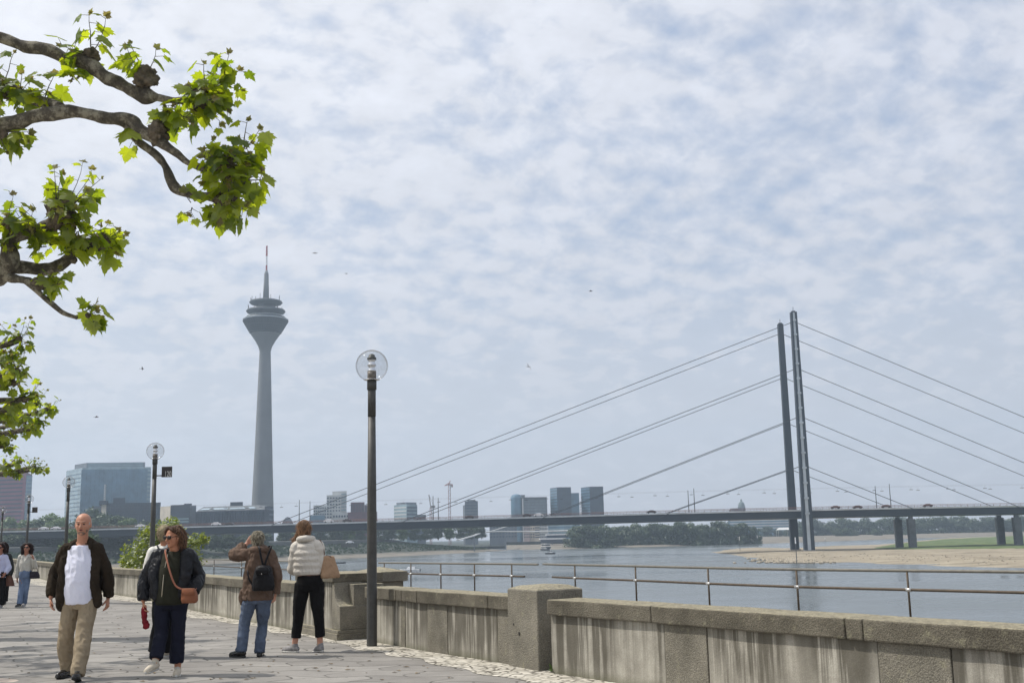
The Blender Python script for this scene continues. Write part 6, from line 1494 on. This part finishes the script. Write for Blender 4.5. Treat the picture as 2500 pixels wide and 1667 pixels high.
fx = V(1, -.08, 0); W, Rm = body(root, J, SK2, fx, .98, .0065, True, (.16, .12), (.17, .12)); face(root, W, Rm, 1, SK2, M_lip, False); glasses(root, W, Rm, 1)
def bob(root, W, Rm, mat, ln, wd=1.0, fringe=True, back=0):
    B = Blob(); B.ball(W(0, -.038, .045), (.088 * wd, .098, .088), Rm); B.ball(W(0, -.060, -.01), (.085 * wd, .068, .105), Rm)
    for sg in (-1, 1): B.chain([W(sg * .045, .035, .105), W(sg * .084 * wd, -.005, .05), W(sg * .096 * wd, -.032, -.02), W(sg * .096 * wd, -.040, -.03 - ln)], [.022, .030, .038, .028], 10, 4)
    if fringe: B.chain([W(.01, .045, .112), W(.050, .062, .082), W(.080, .030, .045)], [.018, .014, .012], 8, 3); B.chain([W(-.0, .045, .112), W(-.045, .058, .085), W(-.078, .028, .045)], [.016, .012, .010], 8, 3)
    B.chain([W(0, -.085, .03), W(0, -.100, -.04), W(0, -.085 + back, -.04 - ln)], [.07, .075, .05], 12, 4, .8)
    return B
h = bob(root, W, Rm, M_bh, .070).build('hair', M_bh, root, .006, 1, .007, 32); strands(root, h, 520, W, cloth('hair_auburn_light', (104, 78, 58), .3, .5), .075)
sc = (J['ls'] + J['rs']) / 2; hc = (J['lp'] + J['rp']) / 2
B = Blob(); B.loft([(J['ne'] + V(0, .0, -.015), .078, .075), (sc + V(0, 0, .03), .13, .10), (sc.lerp(hc, .3) + V(0, -.03, 0), .155, .155), (sc.lerp(hc, .65) + V(0, -.03, 0), .160, .155), (hc + V(0, -.02, -.03), .178, .155), (hc + V(0, 0, -.06), .17, .14)], fx); B.build('jumper', M_dkg, root, .008, 2, .006, 9)
trousers(root, J, M_navy, 1.0, fx, (.102, .088, .076, .074, .076), (.186, .14), (.17, .13), .08, .009, .012)
B = Blob(); B.loft([(sc + V(0, .03, .06), .08, .07), (sc + V(0, .03, .02), .165, .10), (sc.lerp(hc, .35) + V(0, .05, 0), .20, .13), (sc.lerp(hc, .8) + V(0, .05, 0), .205, .14), (hc + V(0, .04, .01), .195, .13)], fx)
for sg, a in ((-1, 'l'), (1, 'r')):
    e = V(sg, 0, 0); sh = J[a + 's']; B.chain([sh + e * -.045 + V(0, -.035, .03), sh.lerp(hc, .3) + e * .055 + V(0, -.10, 0), sh.lerp(hc, .7) + e * .11 + V(0, -.115, 0), hc + e * .165 + V(0, -.10, .02)], [.060, .072, .070, .050], 14, 5, .5, up=(1, 0, 0))
    B.open_chain(arm_pts(sh, J[a + 'e'], J[a + 'w'] + V(0, 0, .01)), [.084, .084, .080, .080, .056])
yoke(B, J, .082, .06, .0, .03); B.build('bomber_jacket', M_blk, root, .009, 1, .013, 11)
m = MB(); zp = [sc + V(-.035, -.135, .02), sc.lerp(hc, .35) + V(-.05, -.175, 0), sc.lerp(hc, .75) + V(-.055, -.185, 0), hc + V(-.06, -.165, .02)]; m.tube(catmull(zp, [0] * 4)[0], .005, 5); m.build('zip', simple('zip_metal', (.5, .45, .35), .3, .8), root, True, True)
M_trn = cloth('trainer_white', (196, 186, 168), .15, .7); shoe(root, J['la'] + V(0, 0, .0), V(J['la'].x - .05, J['la'].y - .24, .075), M_trn, S_W, .95); shoe(root, J['ra'] + V(0, 0, -.02), V(J['ra'].x + .05, J['ra'].y - .24, .01), M_trn, S_W, .95)
# her shoulder bag (hangs from her: a thing of its own)
M_tan = cloth('bag_tan', (128, 80, 56), .15, .5, 60, .3); bc = X(462, 1455, -.25)
rb = empty('shoulder_bag', (bc.x, bc.y, 0), 'tan leather shoulder bag on a long strap across the body of the auburn-haired woman', 'bag')
B = Blob(); B.loft([(bc + V(-.005, 0, .085), .075, .035), (bc + V(0, 0, .03), .092, .05), (bc + V(.005, 0, -.04), .098, .055), (bc + V(.0, 0, -.075), .080, .045)], V(1, -.2, 0), pw=3); B.build('body', M_tan, rb, .007, 1, .002)
B = Blob(); B.loft([(bc + V(-.005, -.02, .092), .074, .03), (bc + V(.0, -.040, .05), .085, .022), (bc + V(.01, -.050, .01), .055, .010)], V(1, -.2, 0), pw=3); B.build('flap', M_tan, rb, .006, 1)
st = [bc + V(-.07, -.02, .08), X(428, 1428, -.26), X(414, 1392, -.25), X(404, 1350, -.16), X(405, 1341, -.06), X(418, 1338, .10), X(455, 1352, .18), X(486, 1400, .12), X(482, 1430, -.05), bc + V(.07, -.01, .07)]
MB().tube(catmull(st, [0] * len(st))[0], .011, 6, flat=.4).build('strap', cloth('strap_pink', (150, 100, 82), .1), rb, True, True)
# pink red scarf / cloth in her hand
B = Blob(); B.chain([X(352, 1480, -.05), X(352, 1498, -.06), X(353, 1512, -.05), X(357, 1526, -.05)], [.020, .030, .026, .036], 10, 4); o = B.build('held_cloth', cloth('cloth_red', (120, 34, 42), .25), None or empty('tmp_root', (0, 0, 0)), .006, 1, .010, 30)
tr = o.parent; o.parent = None; bpy.data.objects.remove(tr); tag(o, 'crumpled dark red cloth hanging from the hand of the auburn-haired woman', 'cloth')

# ---- 3: person hidden behind her, seen from the back
yb = Y0(385, 1606); J = dict(he=X(402, 1304, 0), ne=X(403, 1334, .02), ls=X(374, 1348, 0), rs=X(434, 1347, 0), le=X(360, 1400, 0), re=X(450, 1400, 0), lw=X(368, 1448, -.05), rw=X(446, 1448, -.1), lh=X(374, 1462, -.1), rh=X(446, 1470, -.1),
         lp=X(390, 1452, 0), rp=X(420, 1452, 0), lk=X(386, 1524, 0), rk=X(418, 1524, .1), la=X(374, 1590, .03), ra=X(404, 1588, .2), fw=V(.1, 1, 0), lpn=V(1, 0, 0), rpn=V(-1, 0, 0), lth=V(0, 1, 0), rth=V(0, 1, 0))
root = person_root(G(388, 1606, 0), 'fair-haired person in a white jacket, mostly hidden behind the auburn-haired woman')
fx = V(1, 0, 0); W, Rm = body(root, J, SK2, fx, .95, .009); M_fh = cloth('hair_fair', (150, 138, 112), .25, .7, 90, .7, 30); B = Blob(); B.ball(W(0, -.02, .03), (.086, .104, .10), Rm); B.ball(W(0, -.04, -.03), (.072, .06, .06), Rm); h = B.build('hair', M_fh, root, .007, 1, .006, 40); strands(root, h, 300, W, M_fh, .05)
M_wj = cloth('jacket_white', (214, 212, 206), .06); sc = (J['ls'] + J['rs']) / 2; hc = (J['lp'] + J['rp']) / 2
B = Blob(); B.loft([(J['ne'] + V(0, 0, .0), .075, .075), (sc + V(0, 0, .03), .15, .10), (sc.lerp(hc, .5), .18, .13), (hc, .19, .13)], fx)
for a in 'lr': B.open_chain(arm_pts(J[a + 's'], J[a + 'e'], J[a + 'w']), [.08, .075, .07, .06, .05])
yoke(B, J, .08, .06); B.build('jacket', M_wj, root, .01, 2, .008)
trousers(root, J, cloth('trousers_black', (22, 22, 24), .2), .95, fx, vox=.011); shoe(root, J['la'], V(J['la'].x - .04, J['la'].y + .2, .01), M_trn, S_W, .92); shoe(root, J['ra'], V(J['ra'].x + .04, J['ra'].y + .2, .01), M_trn, S_W, .92)
B = Blob(); bc = X(402, 1385, -.17); B.loft([(bc + V(0, 0, .2), .10, .05), (bc + V(0, 0, .1), .14, .07), (bc + V(0, 0, -.15), .14, .075), (bc + V(0, 0, -.2), .12, .05)], fx); 
rb = empty('backpack', (bc.x, bc.y, 0), 'small black backpack on the person in the white jacket', 'backpack'); B.build('bag_body', M_blk, rb, .01, 1, .006)
for sg in (-1, 1): MB().tube(catmull([bc + V(sg * .07, .04, .19), sc + V(sg * .10, -.05, .09), sc + V(sg * .12, .13, .02)], [0] * 3)[0], .016, 6, flat=.4).build('strap', M_blk, rb, True, True)
bc = X(383, 1460, -.40); B = Blob(); B.loft([(bc + V(0, 0, .034), .07, .02), (bc, .082, .03), (bc + V(0, 0, -.034), .07, .02)], fx, pw=3); rb = empty('pouch', (bc.x, bc.y, 0), 'small cream pouch at hip height beside the auburn-haired woman', 'bag'); B.build('bag_body', cloth('pouch_cream', (178, 172, 146), .08), rb, .006, 1)
MB().tube(catmull([bc + V(-.07, 0, .02), X(362, 1430, -.1), X(373, 1344, -.05), X(400, 1345, .1), bc + V(.07, .1, .05)], [0] * 5)[0], .006, 5).build('strap', M_blk, rb, True, True)

# ---- 4: man with the backpack, shading his eyes
yb = Y0(610, 1603); J = dict(he=X(628.5, 1317, .04), ne=X(633, 1337, .02), ls=X(609, 1353, .0), rs=X(658, 1352, .0), le=X(570, 1355, .03), re=X(676, 1402, .0), lw=X(602, 1327, .17), rw=X(673, 1447, .05), lh=X(613, 1313, .22), rh=X(669, 1466, .06),
         lp=X(613, 1452, 0), rp=X(645, 1452, 0), lk=X(597, 1520, .0), rk=X(640, 1522, .12), la=X(589, 1588, -.02), ra=X(634, 1592, .03), fw=V(-.35, 1, .05), lpn=V(.2, .2, -1), rpn=V(-1, .2, 0), lth=V(.3, -.2, -1), rth=V(-.3, 1, 0), rcu=.6, lcu=.2)
J['lpn'] = V(.5, -.9, -.2)
M_gh = cloth('hair_grey_blond', (104, 98, 84), .45, .8, 90, .9, 40); SK4 = skin_mat('skin_fair', (190, 140, 118)); M_prk = cloth('parka_brown', (98, 80, 68), .18, .8); M_jean = cloth('jeans_blue', (88, 99, 118), .3, .9, 200, .5, 5)
root = person_root(G(610, 1603, 0), 'grey-haired man in a brown parka shading his eyes with one hand, back turned')
fx = V(1, .05, 0); W, Rm = body(root, J, SK4, fx, .95, .0065); B = Blob(); B.ball(W(0, -.02, .03), (.082, .100, .092), Rm); B.ball(W(0, -.058, -.030), (.066, .045, .055), Rm)
for sg in (-1, 1): B.ball(W(sg * .072, .01, .02), (.014, .035, .038), Rm)
h = B.build('hair', M_gh, root, .006, 1, .008, 42); strands(root, h, 520, W, cloth('hair_grey_light', (158, 150, 132), .3, .6), .045)
sc = (J['ls'] + J['rs']) / 2; hc = (J['lp'] + J['rp']) / 2
B = Blob(); B.loft([(J['ne'] + V(0, 0, -.02), .07, .07), (sc + V(0, 0, .03), .15, .095), (sc.lerp(hc, .3), .185, .13), (sc.lerp(hc, .7), .19, .135), (hc + V(0, 0, .0), .20, .14), (hc + V(0, 0, -.06), .205, .14)], fx)
B.open_chain(arm_pts(J['ls'], J['le'], J['lw'] + (J['le'] - J['lw']) * .18), [.076, .076, .076, .064, .054]); B.open_chain(arm_pts(J['rs'], J['re'], J['rw']), [.074, .070, .066, .060, .052])
B.chain([hc + V(-.17, .0, .06), hc + V(-.20, -.01, -.03), hc + V(-.215, -.02, -.10)], [.06, .05, .03], 10, 3, .6)
yoke(B, J, .075, .058); B.build('parka', M_prk, root, .009, 1, .017, 10)
B = Blob(); B.chain([J['ne'] + V(-.10, -.02, -.025), J['ne'] + V(-.06, -.09, -.02), J['ne'] + V(.03, -.105, -.025), J['ne'] + V(.12, -.06, -.035), J['ne'] + V(.13, .03, -.03)], [.032, .042, .045, .040, .028], 12, 4); B.build('hood', M_prk, root, .008, 1, .008, 18)
trousers(root, J, M_jean, 1.0, fx, (.098, .088, .068, .068, .068), (.172, .13), (.165, .12), .06, .009, .014)
shoe(root, J['la'], V(J['la'].x - .22, J['la'].y + .12, .012), M_sh1, S_B, .95); shoe(root, J['ra'], V(J['ra'].x - .02, J['ra'].y + .24, .012), M_sh1, S_B, .95)
bc = X(643, 1408, -.20); rb = empty('backpack', (bc.x, bc.y, 0), 'black drawstring leather backpack worn by the man in the brown parka', 'backpack'); M_bp = cloth('backpack_black', (18, 17, 20), .3, .45, 60, .5)
B = Blob(); B.loft([(bc + V(0, .02, .155), .05, .04), (bc + V(0, 0, .12), .105, .075), (bc + V(0, 0, .0), .135, .095), (bc + V(0, 0, -.12), .150, .10), (bc + V(0, 0, -.175), .135, .085)], fx); B.build('bag_body', M_bp, rb, .007, 1, .006, 14)
B = Blob(); B.loft([(bc + V(0, -.055, .135), .07, .05), (bc + V(0, -.075, .09), .095, .045), (bc + V(0, -.092, .035), .080, .022)], fx, pw=3); B.build('flap', M_bp, rb, .006, 1)
for sg in (-1, 1):
    MB().tube(catmull([bc + V(sg * .01, .02, .15), bc + V(sg * .045, .03, .27), bc + V(sg * .085, .07, .40), sc + V(sg * .10, .08, .08), sc + V(sg * .13, .12, -.05)], [0] * 5)[0], .014, 6, flat=.45).build('strap', M_bp, rb, True, True)
MB().tube(catmull([bc + V(-.12, .03, -.14), bc + V(-.20, .05, -.03), bc + V(-.235, .10, .10), sc + V(-.16, .12, -.12)], [0] * 4)[0], .012, 6, flat=.45).build('strap', M_bp, rb, True, True)
MB().ball(bc + V(0, -.112, .05), (.012, .006, .014)).build('buckle', simple('buckle_metal', (.7, .7, .7), .25, .9), rb, True, True)

# ---- 5: woman in the pale puffer jacket
yb = Y0(748, 1592); J = dict(he=X(742, 1292, .06), ne=X(745, 1318, .02), ls=X(725, 1337, .0), rs=X(775, 1334, .0), le=X(717, 1385, .06), re=X(783, 1385, .03), lw=X(722, 1394, .26), rw=X(780, 1402, .22), lh=X(726, 1390, .34), rh=X(776, 1398, .30),
         lp=X(739, 1420, 0), rp=X(772, 1420, 0), lk=X(730, 1487, .02), rk=X(776, 1487, -.05), la=X(719, 1577, .02), ra=X(782, 1577, -.02), fw=V(-.22, 1, .02), lpn=V(1, 0, 0), rpn=V(-1, 0, 0), lth=V(0, 0, 1), rth=V(0, 0, 1))
J['lc'] = X(723, 1556, .02); J['rc'] = X(782, 1553, -.03)
M_tn = cloth('hair_chestnut', (98, 76, 58), .35, .55, 90, .8, 30); M_puf = cloth('puffer_cream', (196, 190, 180), .05, .75, 40, .2); M_bkt = cloth('trousers_soft_black', (20, 19, 20), .15); M_run = cloth('runner_grey', (136, 134, 134), .35, .7, 60, .3, 25)
root = person_root(G(748, 1592, 0), 'chestnut-haired woman in a cream puffer jacket and cropped black trousers, back turned')
fx = V(1, .03, 0); W, Rm = body(root, J, SK4, fx, .96, .0065)
B = Blob(); B.ball(W(0, -.018, .035), (.086, .104, .098), Rm); B.ball(W(0, -.058, -.02), (.080, .062, .08), Rm); B.chain([W(-.05, -.03, -.03), W(-.085, .01, -.10), W(-.13, .05, -.17), W(-.15, .07, -.25)], [.045, .040, .032, .016], 10, 4); B.ball(W(0, -.06, .08), (.05, .045, .04), Rm); h = B.build('hair', M_tn, root, .006, 1, .007, 34); strands(root, h, 520, W, cloth('hair_chestnut_light', (140, 108, 80), .3, .5), .085)
sc = (J['ls'] + J['rs']) / 2; hc = (J['lp'] + J['rp']) / 2; top = sc; bt = X(752, 1402, 0)
B = Blob(); k_ = 5
zs = [top.z + .05 - (top.z + .05 - bt.z) * i / (k_ * 2) for i in range(k_ * 2 + 1)]
secs = []
for i, z in enumerate(zs):
    t_ = i / (k_ * 2); c = top.lerp(bt, t_); wv = (.13 + .07 * min(1, t_ * 4)) * (1 if t_ < .9 else .96); bl_ = .008 if i % 2 else -.006
    secs.append((V(c.x, c.y, z), wv + bl_, .115 + .03 * min(1, t_ * 3) + bl_))
B.loft(secs, fx, sub=3)
for a in 'lr':
    ap = arm_pts(J[a + 's'] + V(0, 0, -.01), J[a + 'e'], J[a + 'w']); pp, rr = catmull(ap, [.094, .090, .084, .078, .056], 5); rr = [r * (1 + .07 * math.sin(i * 1.25)) for i, r in enumerate(rr)]; B.m.tube(pp, rr, 16)
yoke(B, J, .092, .07); B.build('puffer_jacket', M_puf, root, .008, 2, .007, 12)
B = Blob(); B.chain([J['ne'] + V(-.095, .03, .0), J['ne'] + V(-.06, -.075, .018), J['ne'] + V(.03, -.10, .022), J['ne'] + V(.10, -.045, .02), J['ne'] + V(.105, .05, .02)], [.035, .042, .044, .040, .030], 12, 5); B.build('collar', M_puf, root, .008, 1, .004, 14)
trousers(root, J, M_bkt, 1.0, fx, (.108, .100, .080, .070, .062), (.182, .14), (.165, .12), .08, .009, .008, cuff=True)
shoe(root, J['la'], V(J['la'].x - .22, J['la'].y + .10, .012), M_run, S_W, .95); shoe(root, J['ra'] + V(0, 0, .008), V(J['ra'].x - .13, J['ra'].y + .19, .0), M_run, S_W, .95)
bc = X(806, 1386, .02); M_tote = cloth('tote_beige', (158, 130, 104), .2, .75, 50, .3)
rb = empty('tote_bag', (bc.x, bc.y, 0), 'beige tote bag hanging from the shoulder of the woman in the cream puffer jacket', 'bag')
B = Blob(); B.loft([(bc + V(-.04, 0, .16), .085, .04), (bc + V(-.02, 0, .05), .105, .055), (bc + V(.0, 0, -.10), .14, .06), (bc + V(.0, 0, -.135), .13, .045)], V(1, .5, 0), pw=3.5); B.build('bag_body', M_tote, rb, .007, 1, .006, 12)
for w_ in (-.03, .03): MB().tube(catmull([bc + V(-.10, w_, .155), X(792, 1350, w_), X(784, 1322, w_), X(777, 1320, .0), X(780, 1350, .08 + w_), bc + V(.02, w_, .155)], [0] * 6)[0], .007, 6).build('strap', cloth('strap_brown', (90, 66, 52), .1), rb, True, True)

# ---- 6: woman in cardigan and jeans
yb = Y0(52, 1482); J = dict(he=X(66, 1337, -.04), ne=X(65, 1352, .0), ls=X(51, 1359, .0), rs=X(77, 1359, .0), le=X(44, 1388, .04), re=X(85, 1383, .03), lw=X(42, 1410, .0), rw=X(82, 1364, -.14), lh=X(42, 1420, -.02), rh=X(80, 1358, -.15),
         lp=X(56, 1400, 0), rp=X(68, 1400, 0), lk=X(52, 1437, -.03), rk=X(64, 1437, .04), la=X(47, 1474, -.10), ra=X(59.5, 1472, .12), fw=V(.05, -1, .1), lpn=V(1, 0, 0), rpn=V(-.6, -.6, 0), lth=V(0, -1, 0), rth=V(-1, 0, 0), lcu=.7, rcu=1.1)
M_bk = cloth('hair_black_brown', (38, 26, 24), .3, .5, 90, .7, 30); M_card = cloth('cardigan_cream', (184, 182, 174), .08); M_jn2 = cloth('jeans_light', (100, 116, 142), .3, .9, 200, .4, 5); SK6 = skin_mat('skin_olive', (160, 112, 92))
root = person_root(G(53, 1482, 0), 'dark-haired woman with sunglasses in a cream cardigan and light blue jeans')
fx = V(1, 0, 0); W, Rm = body(root, J, SK6, fx, .95, .008); face(root, W, Rm, .95, SK6, M_lip, False); glasses(root, W, Rm, .95); h = bob(root, W, Rm, M_bk, .13, 1.25).build('hair', M_bk, root, .008, 1, .010, 24); strands(root, h, 300, W, M_bk, .08, .004)
sc = (J['ls'] + J['rs']) / 2; hc = (J['lp'] + J['rp']) / 2
B = Blob(); B.loft([(sc + V(0, .03, .055), .085, .055), (sc + V(0, .02, .02), .15, .085), (sc.lerp(hc, .35) + V(0, -.01, 0), .155, .12), (sc.lerp(hc, .78), .145, .115), (sc.lerp(hc, .86), .145, .11)], fx)
for sg, a in ((-1, 'l'), (1, 'r')): B.open_chain(arm_pts(J[a + 's'], J[a + 'e'], J[a + 'w']), [.068, .064, .062, .058, .045])
for sg in (-1, 1): B.chain([sc + V(sg * .075, -.02, .055), sc + V(sg * .06, -.085, -.03), sc + V(sg * .01, -.11, -.15)], [.022, .025, .02], 10, 4)
[B.ball(J[a + 's'], .068) for a in 'lr']; B.build('cardigan', M_card, root, .009, 1, .007, 12)
trousers(root, J, M_jn2, 1.0, fx, (.086, .074, .062, .062, .064), (.155, .12), (.135, .10), .13, .01, .007); shoe(root, J['la'], V(J['la'].x - .01, J['la'].y - .22, .02), M_sh1, S_W, .9); shoe(root, J['ra'], V(J['ra'].x + .04, J['ra'].y - .2, .01), M_run, S_W, .9)
bc = X(84, 1403, -.02); rb = empty('handbag', (bc.x, bc.y, 0), 'dark handbag hanging at the hip of the woman in the cream cardigan', 'bag'); B = Blob(); B.loft([(bc + V(-.02, 0, .09), .10, .035), (bc + V(0, 0, 0), .13, .05), (bc + V(.02, 0, -.09), .12, .045)], fx, pw=3); B.build('bag_body', cloth('handbag_dark', (40, 36, 44), .2, .5), rb, .009, 1, .004)
MB().tube(catmull([bc + V(-.08, 0, .08), X(84, 1375, -.05), X(82, 1361, -.12), X(87, 1375, .03), bc + V(.09, 0, .07)], [0] * 5)[0], .008, 5).build('strap', M_blk, rb, True, True)
# ---- 7 and 8: the pair at the left edge
yb = Y0(3, 1484); J = dict(he=X(1, 1337, -.04), ne=X(1, 1353, .0), ls=X(-13, 1360, .0), rs=X(13, 1360, .0), le=X(-20, 1384, .04), re=X(21, 1384, .0), lw=X(-10, 1372, -.2), rw=X(14, 1398, -.12), lh=X(-3, 1366, -.25), rh=X(10, 1404, -.16),
         lp=X(-6, 1404, 0), rp=X(7, 1404, 0), lk=X(-9, 1440, .03), rk=X(6, 1440, -.04), la=X(-12, 1474, .1), ra=X(2, 1476, -.08), fw=V(.1, -1, 0), lpn=V(1, 0, 0), rpn=V(-1, 0, 0), lth=V(0, -1, 0), rth=V(0, -1, 0))
root = person_root(G(0, 1484, 0), 'woman at the left edge with sunglasses, a white shirt, dark waistcoat and black trousers')
W, Rm = body(root, J, SK6, fx, .95, .009); face(root, W, Rm, .95, SK6, M_lip, False); glasses(root, W, Rm, .95); bob(root, W, Rm, M_bk, .10, 1.1).build('hair', M_bk, root, .009, 1, .010, 24)
sc = (J['ls'] + J['rs']) / 2; hc = (J['lp'] + J['rp']) / 2
B = Blob(); B.loft([(sc + V(0, .0, .06), .07, .06), (sc + V(0, 0, .02), .145, .09), (sc.lerp(hc, .4), .155, .125), (hc, .17, .125), (hc + V(0, 0, -.05), .17, .12)], fx)
for a in 'lr': B.open_chain(arm_pts(J[a + 's'], J[a + 'e'], J[a + 'w']), [.072, .072, .068, .062, .045])
yoke(B, J, .072, .045); B.build('shirt', cloth('shirt_bluish_white', (184, 188, 214), .05), root, .01, 1, .008, 12); trousers(root, J, M_bkt, 1.0, fx, (.095, .088, .08, .08, .082), vox=.011)
B = Blob(); B.chain([sc + V(-.06, -.11, .03), sc.lerp(hc, .5) + V(-.07, -.135, 0), hc + V(-.07, -.13, .05)], [.05, .06, .055], 12, 4, .4, up=(1, 0, 0)); B.build('waistcoat', cloth('waistcoat_plum', (52, 36, 44), .2), root, .009, 1, .004)
shoe(root, J['la'], V(J['la'].x, J['la'].y - .2, .01), M_run, S_W, .9); shoe(root, J['ra'], V(J['ra'].x, J['ra'].y - .2, .01), M_run, S_W, .9)
bc = X(23, 1418, .02); rb = empty('handbag', (bc.x, bc.y, 0), 'brown handbag beside the woman in the white shirt at the left edge', 'bag'); B = Blob(); B.loft([(bc + V(-.02, 0, .13), .07, .035), (bc + V(0, 0, 0), .10, .05), (bc + V(.01, 0, -.12), .13, .05)], fx, pw=3); B.build('bag_body', cloth('handbag_brown', (92, 66, 56), .2), rb, .009, 1, .004)
MB().tube(catmull([bc + V(-.05, 0, .12), X(14, 1370, -.02), X(13, 1356, .0), X(24, 1385, .06), bc + V(.05, 0, .12)], [0] * 5)[0], .008, 5).build('strap', M_blk, rb, True, True)
yb = Y0(10, 1476); J = dict(he=X(8, 1334, -.02), ne=X(9, 1350, .0), ls=X(-4, 1358, .0), rs=X(21, 1358, .0), le=X(-9, 1382, .0), re=X(27, 1384, .0), lw=X(-8, 1404, -.05), rw=X(24, 1404, -.08), lh=X(-7, 1412, -.1), rh=X(23, 1411, -.1),
         lp=X(2, 1400, 0), rp=X(15, 1400, 0), lk=X(1, 1436, 0), rk=X(14, 1436, 0), la=X(-1, 1466, .0), ra=X(11, 1467, .0), fw=V(.2, -1, 0), lpn=V(1, 0, 0), rpn=V(-1, 0, 0), lth=V(0, -1, 0), rth=V(0, -1, 0))
root = person_root(G(8, 1474, 0), 'person in a dark green coat half hidden behind the woman at the left edge')
W, Rm = body(root, J, SK6, fx, .95, .009); face(root, W, Rm, .95, SK6, M_lip, True); bob(root, W, Rm, M_bk, .12, 1.15).build('hair', M_bk, root, .009, 1, .010, 24)
sc = (J['ls'] + J['rs']) / 2; hc = (J['lp'] + J['rp']) / 2; B = Blob(); B.loft([(sc + V(0, .0, .06), .07, .06), (sc + V(0, 0, .02), .155, .10), (sc.lerp(hc, .5), .18, .14), (hc, .19, .14), (hc + V(0, 0, -.05), .19, .14)], fx)
for a in 'lr': B.open_chain(arm_pts(J[a + 's'], J[a + 'e'], J[a + 'w']), [.08, .08, .076, .07, .055])
yoke(B, J, .08, .06); B.build('coat', cloth('coat_dark_green', (44, 46, 44), .2), root, .01, 1, .01, 12); trousers(root, J, M_bkt, 1.0, fx, (.095, .088, .08, .08, .08), vox=.011); shoe(root, J['la'], V(J['la'].x, J['la'].y - .2, .01), M_sh1, S_B, .9); shoe(root, J['ra'], V(J['ra'].x, J['ra'].y - .2, .01), M_sh1, S_B, .9)
